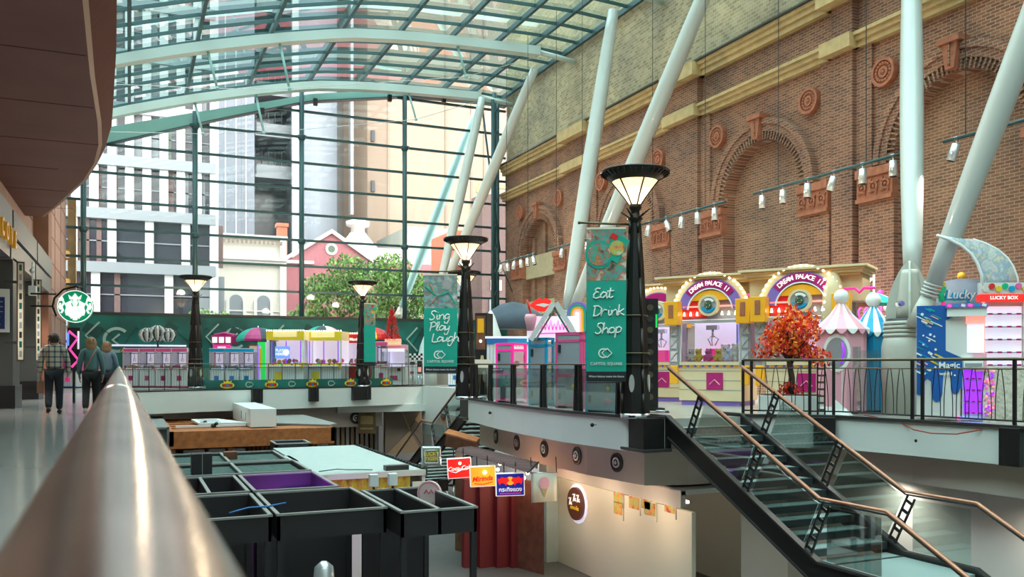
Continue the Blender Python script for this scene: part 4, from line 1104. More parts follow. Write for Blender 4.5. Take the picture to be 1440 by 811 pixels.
TORSO = ['pel','waist','chest','neck0','shL','elL','wrL','shR','elR','wrR']
LEGS = ['pel','hpL','knL','anL','hpR','knR','anR']
def dress(res, shirt, tr, shoe_m, woman):
    t, J, s, V, skin, shell = res
    g = .92 if woman else 1.0
    shell('jacket' if woman else 'shirt', TORSO, [(.18*g,.145*g),(.17*g,.135*g),(.18*g,.145*g),(.10,.085),.082*g,.072*g,.055*g,.082*g,.066*g,.052*g], shirt)
    shell('trousers', LEGS, [(.175,.15),.118,.086,.072,.118,.086,.072], tr)
    for k in 'LR':
        b = MB(); a, o = J['an'+k], J['to'+k]; b.path([a+V(0,-.05,-.045), a+V(0,0,-.035), o+V(0,0,-.0), o+V(0,.07,-.005)], [.04*s,.048*s,.042*s,.026*s], shoe_m, 10); b.build('shoe', t)
p = G(76, 18.6)
r = person('man in a cream and grey plaid shirt walking away along the walkway', (p.x, p.y, 0), .05, 1.74, ((.15,.25),(-.25,.35)), 'plaid', 'denim_dark', 'hair_dark', 'shoe')
dress(r, 'plaid', 'denim_dark', 'shoe', False); hairdo(*r[:4], 'hair_dark')
t, J, s, V, _, _ = r
b = MB(); c = J['wrL']; b.cbox((0,0,0), (.13,.24,.26), 'bag_tan', .1); b.path([(0,-.09,.13),(0,-.05,.24),(0,.05,.24),(0,.09,.13)], .012, 'bag_tan', 6)
bg_ = b.build('shoulder_bag', bevel=.02); wm = Matrix.Translation((p.x,p.y,0)) @ Matrix.Rotation(.05,4,'Z'); bg_.location = wm @ (J['paL']+V(0,0,-.24)); tag(bg_, 'small tan bag hanging from the left hand of the plaid shirt man', 'bag')
p2 = G(128, 18.6)
r = person('woman in a teal jacket and black trousers walking beside the plaid shirt man', (p2.x, p2.y, 0), .0, 1.66, ((.2,.05),(-.55,.3)), 0, 0, 0, 0, woman=True)
dress(r, 'teal_cloth', 'black_cloth', 'shoe_white', True); hairdo(*r[:4], 'hair_blond', 1)
t, J, s, V, _, _ = r
b = MB(); b.path([J['shR']+V(-.06,-.10,.06), J['chest']+V(0.02,-.165,0), J['waist']+V(-.1,-.16,-.06), J['pel']+V(-.19,-.05,0)], .014, 'bag_tan', 6); b.build('bag_strap', t)
p3 = G(150, 20.6)
r = person('woman with tied light brown hair and denim shirt walking ahead of the teal jacket woman', (p3.x, p3.y, 0), .0, 1.62, ((.1,.2),(.3,-.3)), 0, 0, 0, 0, woman=True)
dress(r, 'denim_shirt', 'black_cloth', 'shoe', True); hairdo(*r[:4], 'hair_blond', 1)

# ------------------------------------------------------------------ left side signs
def blade(px0, px1, y0, y1, d, lab):
    a, b_ = P(px0, 0, d), P(px1, 0, d); zt, zb = P(0, y0, d).z, P(0, y1, d).z
    t = thing('blade_sign', lab, 'sign', ((a.x+b_.x)/2, (a.y+b_.y)/2, 0), -TH+.5)
    w_ = (a-b_).length
    b = MB(); b.box(-w_/2, w_/2, -.05, .05, zb, zt, 'bronze'); b.build('case', t, bevel=.005)
    b = MB(); b.box(-w_/2+.03, w_/2-.03, -.06, .06, zb+.04, zt-.04, 'cream')
    n_ = int((zt-zb)/.22)
    for i in range(n_): b.box(-w_*.16, w_*.16, -.066, -.06, zb+.1+i*.22, zb+.24+i*.22, ['grey_shell','hoard_green','dark_steel','grey_back'][i % 4])
    b.build('lit_face', t)
    b = MB(); b.box(-w_/2-.25, -w_/2, -.02, .02, zt-.5, zt-.44, 'dark_steel'); b.box(-w_/2-.25, -w_/2, -.02, .02, zb+.4, zb+.46, 'dark_steel'); b.split('bracket', t)
blade(24, 34, 368, 508, 19.8, 'nearer tall narrow lit blade sign on the left shopfront')
blade(50, 58, 393, 508, 25.8, 'farther tall narrow lit blade sign beside the stone wall')
# directory panel on the near pillar
p = Vector((-2.66, 24.1, 0))
t = thing('directory_sign', 'white framed dark blue directory with white chevrons on the left pillar', 'sign', (p.x-.42, 24.12, 0))
zt, zb = P(0,408,21.3).z, P(0,468,21.3).z
b = MB(); b.box(-.42,.42,-.03,0,zb,zt,'ink_white'); b.build('frame', t); b = MB(); b.box(-.37,.32,-.045,-.03,zb+.08,zt-.2,'map_blue'); b.build('panel', t)
b = MB()
for k in (0,.16): b.path([(.16+k-.1,-.05,zb+.38),(.05+k-.1,-.05,zb+.28),(.16+k-.1,-.05,zb+.18)], .018, 'ink_white', 5)
for k in range(3): b.box(-.3,.28,-.048,-.045,zt-.32-k*.12,zt-.31-k*.12,'ink_white')
b.path([(-.2,-.04,zt-.06),(.0,-.04,zt-.1),(.2,-.04,zt-.06)], .008, 'dark_steel', 5); b.build('print', t)
# raised gold letters on the header
t = thing('fascia_lettering', 'raised gold letters on the grey header panel at the upper left', 'sign', (-2.53, 0, 0))
for i, tx in enumerate('COVE'):
    words(tx, .55, 'amber', t, (0.02, 21.3+i*.75, 4.02), (PI/2, 0, PI/2), .05, 'letter', bold=.012)
# small wall lamp and loudspeaker by the blade signs
t = thing('wall_lamp', 'small white wall lamp on a short stem under the grey header', 'wall lamp', (-2.45, 27.2, 3.6))
b = MB(); b.tube((0,0,.3),(0,0,-.35),.025,.025,'ink_white',8); b.build('stem', t); b = MB(); b.box(-.1,.1,-.1,.1,-.62,-.35,'ink_white'); b.build('shade', t, bevel=.02); b = MB(); b.tube((0,-.15,.05),(0,.3,.2),.02,.02,'silver',8); b.ball((0,-.15,.05),.07,'silver',8); b.build('bracket', t)
# round coffee sign
c = P(106.5, 431, 20.8)
t = thing('round_coffee_sign', 'round lit green sign with a white crowned twin-tailed figure bracketed off the left wall', 'sign', c, -.12)
R_ = .39
b = MB(); b.disc((0,0,0), R_, (0,1,0), .14, 'green_sign', 40); b.arc((0,-.075,0), R_*.95, R_, 0, 2*PI, .02, 'sign_glow_white', ((1,0,0),(0,0,1)), 40); b.build('disc', t)
b = MB(); y = -.085; W_ = 'sign_glow_white'
def q(pts, r=.010): b.path([(x*R_, y, z*R_) for x, z in pts], r*R_/.5, W_, 6)
b.prism([(x*R_, y, z*R_) for x, z in ((-.3,.42),(.3,.42),(.38,.72),(.18,.56),(0,.82),(-.18,.56),(-.38,.72))], (0,-.01,0), W_)
b.prism([(0+math.cos(a)*.16*R_, y, (.22+math.sin(a)*.21)*R_) for a in [2*PI*i/16 for i in range(16)]], (0,-.012,0), W_)
b.prism([(x*R_, y, z*R_) for x, z in ((-.12,.02),(.12,.02),(.2,-.35),(.12,-.85),(-.12,-.85),(-.2,-.35))], (0,-.012,0), W_)
for sg in (-1, 1):
    for k, o in enumerate((.22,.31,.40,.49)):
        q([(sg*(o-.02),.38-k*.06),(sg*(o+.05),.15),(sg*(o-.03),-.05),(sg*(o+.04),-.3),(sg*(o-.02),-.55),(sg*(o),-.75+k*.1)], .022)
    q([(sg*.9,.35),(sg*.7,.42),(sg*.62,.2),(sg*.75,.0),(sg*.68,-.25),(sg*.78,-.42)], .03); q([(sg*.82,.2),(sg*.88,-.05),(sg*.8,-.2)], .026)
    b.prism([(sg*x*R_, y, z*R_) for x, z in ((.62,.4),(.72,.62),(.82,.48),(.93,.5),(.85,.3))], (0,-.01,0), W_)
    b.ball((sg*.06*R_, y-.012, .25*R_), .02*R_, 'green_sign', 6)
b.build('figure_emblem', t)
b = MB(); b.path([(R_*.4,.03,R_*1.15),(0,.03,R_*1.25),(-R_*.7,.03,R_*1.05),(-R_*1.2,.03,R_*.5),(-R_*1.3,.03,0),(-R_*1.1,.03,-R_*.6)], .025, 'black_steel', 8)
b.tube((-R_*1.1,.03,R_*.75),(-.98,.03,R_*.75),.022,.022,'black_steel',6); b.tube((-R_*1.25,.03,0),(-.98,.03,0),.022,.022,'black_steel',6); b.build('hoop_bracket', t)
# lanterns on the outside column
for i, (yy, lab) in enumerate(((358,'upper gold drum lantern on the stone column at the left of the glazing'),(397,'lower gold drum lantern on the stone column at the left of the glazing'))):
    c = P(89, yy, 41.3); b = MB(); b.disc(c, .26, (1,-.8,0), .3, 'sandstone', 16); b.disc(c+Vector((.1,-.1,0)), .18, (1,-.8,0), .3, 'amber', 16); tag(b.build('drum_lantern'), lab, 'lantern')
# neon strip sign further down the walkway
c = P(104, 502, 24)
t = thing('neon_sign', 'tall blue and pink neon sign behind the walking couple', 'neon sign', (c.x, c.y, 0), -.1)
b = MB(); b.box(-.16,.16,-.05,.05,.9,2.1,'plinth'); b.box(-.03,.03,-.03,.03,0,.95,'black_steel'); b.build('backboard', t); b = MB(); b.path([(-.12,-.07,2.0),(.1,-.07,1.8),(-.1,-.07,1.5),(.12,-.07,1.2),(-.05,-.07,1.0)], .035, 'pink_glow', 6); b.path([(-.14,-.07,1.95),(-.14,-.07,1.6)], .03, 'blue_glow', 6); b.path([(.12,-.07,2.0),(.12,-.07,1.5)], .025, 'cool_glow', 6); b.build('neon_tube', t)

# ------------------------------------------------------------------ green hoarding at the foot of the glazing
t = thing('printed_hoarding', 'long green printed hoarding along the foot of the glazed end wall', 'hoarding', (0, 45.55, 0))
b = MB(); b.box(-2.6, 19.9, 0, .06, 0, 3.46, 'hoard_green'); b.build('panel', t)
b = MB(); b.box(-2.6, 19.9, -.04, .1, 3.46, 3.58, 'dark_steel'); b.build('top_rail', t)
b = MB()
for x, z, s_ in ((1.9,2.9,.35),(5.0,2.6,.5),(8.7,2.8,.5),(15,2.7,.5),(-1.6,2.7,.5)): b.cbox((x,-.01,z), (s_*1.6,.02,s_), 'hoard_dark', Euler((0,.5,0)))
for k in range(14): 
    x = -2+k*1.6; b.path([(x,-.015,1.7),(x+.7,-.015,2.9),(x+1.5,-.015,2.2)], .03, 'hoard_dark', 4)
b.build('dark_shape', t)
def link(x, z, r, th_):
    b = MB(); b.arc((x,-.01,z), r-th_, r, .8, 5.5, .03, 'hoard_line', ((1,0,0),(0,0,1)))
    b.path([(x+.2*r,-.02,z+.45*r),(x-.3*r,-.02,z),(x+.2*r,-.02,z-.45*r)], th_*.5, 'hoard_line', 4); b.build('link_outline', t)
link(-.55, 2.25, .62, .14); link(4.9,2.4,.55,.12); link(16.2,2.4,.6,.12)
for x in (-1.9, 3.5, 6.7, 13.9):
    b = MB(); b.path([(x+.6,-.02,3.1),(x,-.02,2.45),(x+.6,-.02,1.8)], .06, 'hoard_line', 4); b.build('chevron_outline', t)
b = MB(); c = atY(198, 45.1)
b.box(atY(150,45.5), atY(262,45.5), 45.45, 45.56, 1.95, 2.03, 'cool_glow'); tag(b.build('strip_light'), 'long white strip light along the lower edge of the green hoarding', 'strip light')
# hanging knitted garland on the hoarding
c = P(222, 470, 40.6)
t = thing('feather_decoration', 'grey feathery cloud-shaped decoration against the green hoarding', 'decoration', c)
b = MB()
for cx, cz, r in ((-.46,-.03,.34),(0,.06,.38),(.46,-.03,.34)):
    for k in range(9):
        o = (k-4)/4*r
        b.path([(cx+o*.25,0,cz+r*.95),(cx+o*.8,-.1*(1-abs(o)/r),cz+r*.55),(cx+o,-.16*(1-abs(o)/r),cz),(cx+o*.75,-.1,cz-r*.6),(cx+o*.35,0,cz-r*.95)], [.02,.05,.055,.045,.015], ['grey_shell','plush_white','dark_steel'][k%3], 6)
        for z_ in (.5,0,-.5): b.ball((cx+o*.9,-.17*(1-abs(o)/r),cz+r*z_), .035, ['off_white','grey_shell'][k%2], 6)
b.build('plumes', t); b = MB(); b.tube((0,0,-.3),(0,0,-.75),.06,.03,'dark_steel',8); b.build('stem', t)

# downlights added to brighten the left walkway and shopfronts
k = 0
for x, y, z in ((-1.9,2,5.9),(-1.9,7,5.9),(-2.85,21.5,3.62),(-2.85,28,3.62),(-2.85,33.2,3.62)):
    t = thing('added_downlight', 'added round downlight above the left walkway and shopfronts', 'added ceiling light', (x, y, z), 0, 'added downlights along the left shopfronts')
    b = MB(); b.lathe([(.09,-.012),(.11,-.012),(.11,0),(.0,0)], 'silver', n=18); b.build('trim_ring', t); b = MB(); b.disc((0,0,-.006), .085, (0,0,1), .008, 'warm_glow', 18); b.build('diffuser', t)
    l = bpy.data.lights.new('downlight', 'SPOT'); l.energy = 320; l.color = (1,.95,.88); l.spot_size = 2.2; l.spot_blend = .8; l.shadow_soft_size = .09; o = bpy.data.objects.new('downlight', l); COL.objects.link(o); o.parent = t; o.location = (0,0,-.03)
# ------------------------------------------------------------------ game machines
def claw(label, px, d, w_, dp, h, trim, door, rz=-TH, glow='case_glow', header=None, group=None, z=0, inner='plush_pink'):
    p = G(px, d, z); t = thing('claw_machine', label, 'claw machine', p, rz, group)
    b = MB(); b.box(-w_/2, w_/2, 0, dp, .06, h*.47, 'slat_white'); b.box(-w_/2+.03, w_/2-.03, .03, dp-.03, 0, .06, 'black_steel'); b.build('lower_cabinet', t)
    b = MB()
    for x in (-w_/2, w_/2-.035):
        for y in (0, dp-.035): b.box(x, x+.035, y, y+.035, h*.47, h*.9, 'silver')
    b.box(-w_/2, w_/2, 0, dp, h*.9, h, 'slat_white'); b.box(-w_/2, w_/2, dp-.02, dp, h*.47, h*.9, glow); b.build('case_frame', t)
    b = MB(); b.box(-w_/2+.03, w_/2-.03, .008, .014, h*.49, h*.9, 'case_glass'); b.box(-w_/2+.008, -w_/2+.014, .03, dp-.03, h*.49, h*.9, 'case_glass'); b.box(w_/2-.014, w_/2-.008, .03, dp-.03, h*.49, h*.9, 'case_glass'); b.build('glass_case', t)
    b = MB(); b.box(-w_/2-.008, w_/2+.008, -.012, .02, h*.45, h*.475, trim); b.box(-w_/2-.008, w_/2+.008, -.012, .02, .05, .085, trim); b.box(-w_/2, w_/2, -.008, .0, h*.91, h*.985, header or trim); b.build('trim', t)
    b = MB(); b.box(-.10, .10, -.02, 0, h*.18, h*.3, door); b.box(-.06,.06,-.026,-.02, h*.2, h*.28, 'ink_white' if False else door); b.build('prize_door', t)
    b = MB(); b.box(-.2, .2, -.1, 0, h*.47, h*.49, 'slat_white'); b.tube((-.1,-.06,h*.49),(-.1,-.06,h*.55),.012,.012,'black_steel',6); b.ball((-.1,-.06,h*.56),.025,'red',8); b.ball((.08,-.06,h*.495),.025,'yellow',8); b.build('control_panel', t)
    b = MB(); b.box(-w_*.35, w_*.35, dp*.45, dp*.5, h*.86, h*.88, 'dark_steel'); b.tube((0,dp*.47,h*.87),(0,dp*.47,h*.74),.015,.015,'silver',6)
    for q in (0, 2.1, 4.2): b.path([(0,dp*.47,h*.75),(.07*math.cos(q),dp*.47+.07*math.sin(q),h*.71),(.04*math.cos(q),dp*.47+.04*math.sin(q),h*.66)], .01, 'silver', 5)
    b.build('claw', t)
    b = MB(); rnd = random.Random(int(px))
    for i in range(7): b.ball((rnd.uniform(-w_*.35,w_*.35), rnd.uniform(.15,dp-.15), h*.5+.04), rnd.uniform(.07,.11), rnd.choice([inner,'plush_white','plush_yellow','plush_blue']), 8)
    o = b.build('prize_heap', t); o['kind'] = 'stuff'
    return t
names4 = ['leftmost','second from the left','third from the left','right-hand']
for i, px in enumerate((184, 207, 229.5, 252)):
    claw(f'{names4[i]} of the four pink trimmed claw machines beside the leftmost lamp', px, 39.2-.15*i+.9, .70, .8, 1.83, 'pink', 'magenta')
for i, px in enumerate((304.5, 326, 346.5)):
    claw(['left','middle','right'][i]+' one of the three white claw machines with blue trim', px, 39.7, .68, .8, 1.82, 'cyan_blue', 'blue', inner='plush_blue')
def red_cab():
    p = G(359.5, 40.6); t = thing('red_game_cabinet', 'narrow red cabinet game beside the blue trimmed claw machines', 'game machine', p, -TH)
    b = MB(); b.box(-.3,.3,0,.7,0,.9,'magenta'); b.box(-.3,.3,.1,.7,.9,1.75,'red'); b.box(-.33,.33,-.02,.7,1.75,2.0,'red'); b.build('cabinet', t)
    b = MB(); b.box(-.24,.24,.08,.1,1.0,1.7,'sign_white'); b.ball((0,.06,1.4),.1,'red',8); b.box(-.28,.28,-.03,-.02,1.8,1.95,'cream_lit'); b.build('lit_panel', t)
    b = MB(); b.box(-.3,.3,-.2,.1,.86,.92,'ink_white'); b.ball((0,-.1,.94),.05,'red',8); b.build('control_panel', t)
red_cab()
# red phone-box shaped sign kiosk
p = G(312, 41.2); t = thing('photo_booth', 'dark red booth with three lit square windows and pink sign behind the blue trimmed machines', 'booth', p, -TH)
b = MB(); b.box(-.42,.42,0,.8,0,1.75,'red'); b.box(-.5,.5,-.05,.85,2.05,2.45,'magenta'); b.path([(-.5,.4,2.45),(0,.4,2.55),(.5,.4,2.45)], .1, 'magenta', 8); b.build('cabin', t, bevel=.02)
b = MB(); [b.box(x-.12,x+.12,-.07,-.05,2.1,2.38,'sign_white') for x in (-.32,0,.32)]; b.build('window', t)
b = MB(); b.box(-.42,.42,-.02,0,1.74,2.03,'hot_pink'); b.build('lit_sign', t); words('games', .16, 'sign_white', t, (0,-.03,1.9), bold=.006)
# green edged machine
p = G(368, 39.3); t = thing('lit_column_game', 'narrow game with glowing green right side and violet left edge', 'game machine', p, -TH)
b = MB(); b.box(-.17,.17,0,.6,0,2.1,'slat_white'); b.build('cabinet', t); b = MB(); b.box(-.03,.17,-.01,0,.1,2.1,'green_glow'); b.box(-.17,.17,-.012,0,1.95,2.1,'green_glow'); b.build('green_light', t); b = MB(); b.box(-.19,-.15,-.02,0,.1,2.05,'violet_glow'); b.build('violet_light', t); b = MB(); b.box(-.1,.02,-.02,-.01,.9,1.8,'yellow'); b.build('display', t)
def umbrella(label, px, d, zt, r, cols, tilt=0):
    p = G(px, d); t = thing('umbrella', label, 'umbrella', p)
    n = 8
    for g in range(n):
        b = MB(); rows = []
        for i in range(6):
            q = i/5; rr = r*math.sin(q*1.25)/math.sin(1.25); zz = zt-(r*.55)*(1-math.cos(q*1.25))/(1-math.cos(1.25))
            rows.append([Vector((rr*math.cos(a), rr*math.sin(a), zz)) for a in (2*PI*g/n, 2*PI*(g+.33)/n, 2*PI*(g+.67)/n, 2*PI*(g+1)/n)])
        rows.append([v-Vector((0,0,.1)) for v in rows[-1]])
        b.sheet(rows, cols[g % len(cols)], smooth=False); b.build('canopy_panel', t)
    b = MB(); b.tube((0,0,0),(0,0,zt+.08),.02,.02,'silver',8); b.build('pole', t)
umbrella('beach umbrella with green, cream and red panels left of the yellow cabins', 363, 41.0, 2.83, 1.02, ['cream','tarp','banner_teal','cream','banner_teal','magenta','tarp','banner_teal'])
umbrella('striped umbrella peeking over the yellow trimmed cabins', 455, 42.5, 2.98, 1.0, ['tarp','banner_teal','cream','magenta','banner_teal','tarp','cream','magenta'])
umbrella('red, blue and yellow umbrella behind the post of the lamp before the big tree', 523, 43.5, 2.95, 1.0, ['blue','tarp','red','yellow','banner_teal','yellow','red','blue'])
# two yellow trimmed cabins and a red one
def cabin(label, px, d, w_, trim, h=2.62, lit='cool_glow', sign=None):
    p = G(px, d); t = thing('game_cabin', label, 'game machine', p, -TH-.12)
    b = MB(); b.box(-w_/2,w_/2,.02,1.2,.3,1.02,'slat_white' if trim!='red' else 'red'); b.box(-w_/2+.05,w_/2-.05,.05,1.15,0,.3,'dark_steel'); b.build('lower_cabinet', t)
    b = MB(); b.box(-w_/2,w_/2,0,1.2,h-.42,h,'cream_lit' if trim!='red' else 'red')
    for x in (-w_/2, w_/2-.1): b.box(x,x+.1,-.02,.1,1.0,h-.4,'ink_white' if trim!='red' else 'red')
    b.box(-w_/2,w_/2,1.1,1.2,1,h-.4,'case_glow'); b.build('case_frame', t)
    b = MB(); b.box(-w_/2-.02,w_/2+.02,-.04,.0,h-.44,h-.1,trim) if trim=='red' else (b.box(-w_/2-.02,-w_/2+.3,-.04,0,h-.42,h,trim), b.box(w_/2-.3,w_/2+.02,-.04,0,h-.42,h,trim), b.box(-w_/2,w_/2,-.03,0,h-.42,h-.28,trim))
    b.box(-w_/2,w_/2,-.05,0,.98,1.1,trim); b.box(-w_/2-.02,-w_/2+.16,-.05,0,.9,1.16,trim); b.box(w_/2-.16,w_/2+.02,-.05,0,.9,1.16,trim); b.build('trim', t)
    b = MB(); k = int(w_/.11)
    for i in range(k+1): b.ball((-w_/2+i*w_/k,-.03,h+.02), .035, 'bulb', 6)
    b.split('marquee_bulb', t)
    b = MB(); b.box(-w_/2+.1,w_/2-.1,.02,.03,1.1,h-.42,'case_glass'); b.build('glass', t)
    b = MB()
    for x in (-w_/2+.18, 0, w_/2-.18): b.tube((x,.12,1.1),(x,.12,h-.45),.025,.025,'violet_glow' if trim!='red' else 'cool_glow',6)
    b.build('lit_tube', t)
    b = MB(); b.box(-w_*.3,-w_*.1,0,.015,.36,.72, 'yellow' if trim!='red' else 'magenta'); b.build('prize_door', t)
    b = MB(); b.box(-w_*.45,w_*.45,-.22,0,.98,1.04,'slat_white'); [b.ball((x,-.12,1.06),.04,c,8) for x,c in ((-w_*.3,'red'),(-w_*.1,'green_glow'),(w_*.2,'black_steel'))]; b.build('control_panel', t)
    b = MB(); rnd = random.Random(int(px))
    for i in range(14): b.ball((rnd.uniform(-w_*.42,w_*.42), rnd.uniform(.2,1), 1.12+rnd.random()*.15), rnd.uniform(.08,.12), rnd.choice(['plush_white','plush_pink','plush_yellow','plush_brown']), 8)
    b.build('prize_heap', t)['kind'] = 'stuff'
    if sign == 'blue':
        b = MB(); b.box(-.48,.22,-.0,.02,1.35,1.9,'blue_glow'); b.ball((.05,-.01,1.62),.16,'sign_white',10,(1,.1,1)); b.build('screen', t); words('PLAY\nHERE', .17, 'sign_white', t, (-.26,-.02,1.63), bold=.004)
    if sign == 'red': words('Maxi', .2, 'sign_white', t, (.05,-.06,h-.27), bold=.006)
    return t
cabin('left one of two cream game cabins with yellow trim and bulb row, with blue screen', 401, 39.7, 1.75, 'yellow', sign='blue')
cabin('right one of two cream game cabins with yellow trim and bulb row', 454, 40.3, 1.75, 'yellow')
cabin('bright red game cabin beside the far lamp post', 496, 41.6, 1.1, 'red', h=2.55, sign='red')
# white machine with glowing marquee and red tinsel tree on top
p = G(553, 42.4); t = thing('game_machine', 'white lit prize machine carrying a red tinsel tree', 'game machine', p, -TH)
b = MB(); b.box(-.62,.62,0,1.0,.08,.95,'slat_white'); b.box(-.6,.6,.05,.95,0,.08,'dark_steel'); b.build('lower_cabinet', t)
b = MB(); b.box(-.62,.62,.02,1.0,1.75,2.05,'light_pink'); b.box(-.62,.62,.95,1.0,.95,1.8,'cool_glow'); b.box(-.62,-.57,0,1,.95,1.8,'silver'); b.box(.57,.62,0,1,.95,1.8,'silver'); b.build('case_frame', t)
b = MB(); b.box(-.55,.55,-.01,0,1.7,1.85,'cool_glow'); b.build('light_bar', t)
b = MB(); b.path([(-.38,-.02,2.05),(-.38,-.02,2.28),(.38,-.02,2.28),(.38,-.02,2.05),(-.38,-.02,2.05)], .05, 'salmon_glow', 8); b.box(-.36,.36,-.03,.04,2.05,2.27,'cream_lit'); b.build('marquee', t)
b = MB(); b.box(-.17,.2,-.02,0,.3,.52,'magenta'); b.build('prize_door', t); b = MB(); b.box(-.55,.55,-.2,0,.93,.98,'slat_white'); b.box(.2,.36,-.03,0,.75,.88,'plinth'); b.build('control_panel', t)
b = MB(); b.box(-.55,.55,.0,.01,1,1.72,'case_glass'); b.build('glass', t)
t = thing('tinsel_tree', 'red tinsel tree standing on top of the white lit prize machine', 'decoration', G(551, 42.7, 2.28))
b = MB(); b.tube((0,0,0),(0,0,1.2),.04,.02,'bark',6); b.build('stem', t); b = MB()
for i in range(420):
    q = random.random()**1.3; a = random.uniform(0, 2*PI); r = .42*(1-q)*random.uniform(.4,1)+.04; v = Vector((math.cos(a)*r, math.sin(a)*r, q*1.5)); b.tube(v*.96, v+Vector((math.cos(a)*.07, math.sin(a)*.07, .05)), .025, .004, random.choice(['red','leaf_crimson']), 4)
b.build('tinsel', t)
# pink edged claw cabinet left of it and small ticket machines to the right
claw('white claw machine with pink lit left edge beside the far lamp post', 536, 42.3, .62, .9, 2.2, 'pink', 'magenta', glow='cool_glow')
p = G(585, 43.3); t = thing('ticket_machine', 'white ticket machine with checked marquee left of the singing banner', 'game machine', p, -TH)
b = MB(); b.box(-.36,.36,0,.7,0,1.55,'slat_white'); b.build('cabinet', t)
b = MB(); b.box(-.34,.34,-.02,0,1.3,1.62,'ink_white')
for i in range(6):
    for j in range(3):
        if (i+j) % 2: b.box(-.34+i*.113,-.34+(i+1)*.113,-.028,-.02,1.3+j*.107,1.3+(j+1)*.107,'plinth')
b.build('marquee', t); b = MB(); b.box(-.3,-.05,-.02,0,1.05,1.2,'plinth'); b.box(.06,.3,-.02,0,.6,1.25,'plinth'); b.box(.1,.26,-.03,-.02,.7,.95,'salmon_glow'); b.box(-.3,-.1,-.02,0,.6,.72,'magenta'); b.build('screen', t)
b = MB(); [b.tube((-.25+i*.18,-.02,.1),(-.25+i*.18,-.02,.5),.03,.03,'silver',6) for i in range(4)]; b.build('ticket_slot', t)
b = MB(); p = G(600, 44.4); b.lathe([(.55,0),(.5,1.2),(.35,2.0),(.12,2.6),(.0,2.75)], 'arch_white', (p.x,p.y,0), 16); tag(b.build('covered_figure'), 'tall pale domed cover standing beside the singing banner', 'cover')
# orange machine behind the couple
claw('yellow and orange lit game behind the heads of the walking women', 163, 41.5, .7, .8, 1.9, 'yellow', 'red', glow='amber', inner='plush_yellow')
claw('red lit game glowing low behind the plaid shirt man', 116, 40, .9, .8, 1.7, 'red', 'red_glow', glow='salmon_glow')
claw('dark blue game cabinet at the left end of the far floor', 95, 39, .8, .8, 1.6, 'blue', 'hot_pink', glow='pink_glow')
claw('white game with blue front right of the singing banner post', 640, 42.2, .7, .8, 1.8, 'cyan_blue', 'blue')
# dark gold cabinet and white umbrella-like covers behind the island
p = G(667, 30.5); t = thing('coin_game', 'black and gold upright game behind the railing at the far end of the island', 'game machine', (p.x+.25, p.y, 0), -TH-.3)
b = MB(); b.box(-.22,.22,0,.7,0,2.9,'plinth'); b.build('cabinet', t); b = MB(); b.box(-.18,.18,-.02,0,1.6,2.8,'wood_dark'); b.box(-.12,.12,-.03,-.02,2.2,2.7,'amber'); b.ball((0,-.03,1.9),.05,'bulb',8); b.build('display', t)
p = G(690, 32.5); b = MB(); b.lathe([(.5,0),(.5,1.6),(.42,2.1),(.16,2.9),(.04,3.1)], 'ink_white', (p.x,p.y,0), 18); tag(b.build('white_cover'), 'white cloth-covered tall figure right of the singing banner post', 'cover')
p = G(722, 29); t = thing('cyan_game', 'low white game with cyan lit roof bar behind the grey booths', 'game machine', p, -TH)
b = MB(); b.box(-.9,.9,0,.9,0,1.75,'slat_white'); b.build('cabinet', t); b = MB(); b.box(-.95,.95,-.05,.2,1.95,2.02,'cool_glow'); b.box(-.9,-.2,-.04,0,1.76,1.95,'blue'); b.box(-.2,.9,-.04,0,1.76,1.95,'cyan_blue'); b.build('lit_roof', t)
t = thing('wooden_easel', 'small light wooden easel behind the island glass', 'easel', G(678, 26.2)); b = MB()
b.tube((-.2,0,0),(-.02,0,1.35),.02,.02,'sandstone',6); b.tube((.2,0,0),(.02,0,1.35),.02,.02,'sandstone',6); b.tube((0,.3,0),(0,.02,1.3),.02,.02,'sandstone',6); b.build('leg', t); b = MB(); b.cbox((0,-.03,1.0),(.5,.03,.45),'cream'); b.build('board', t)
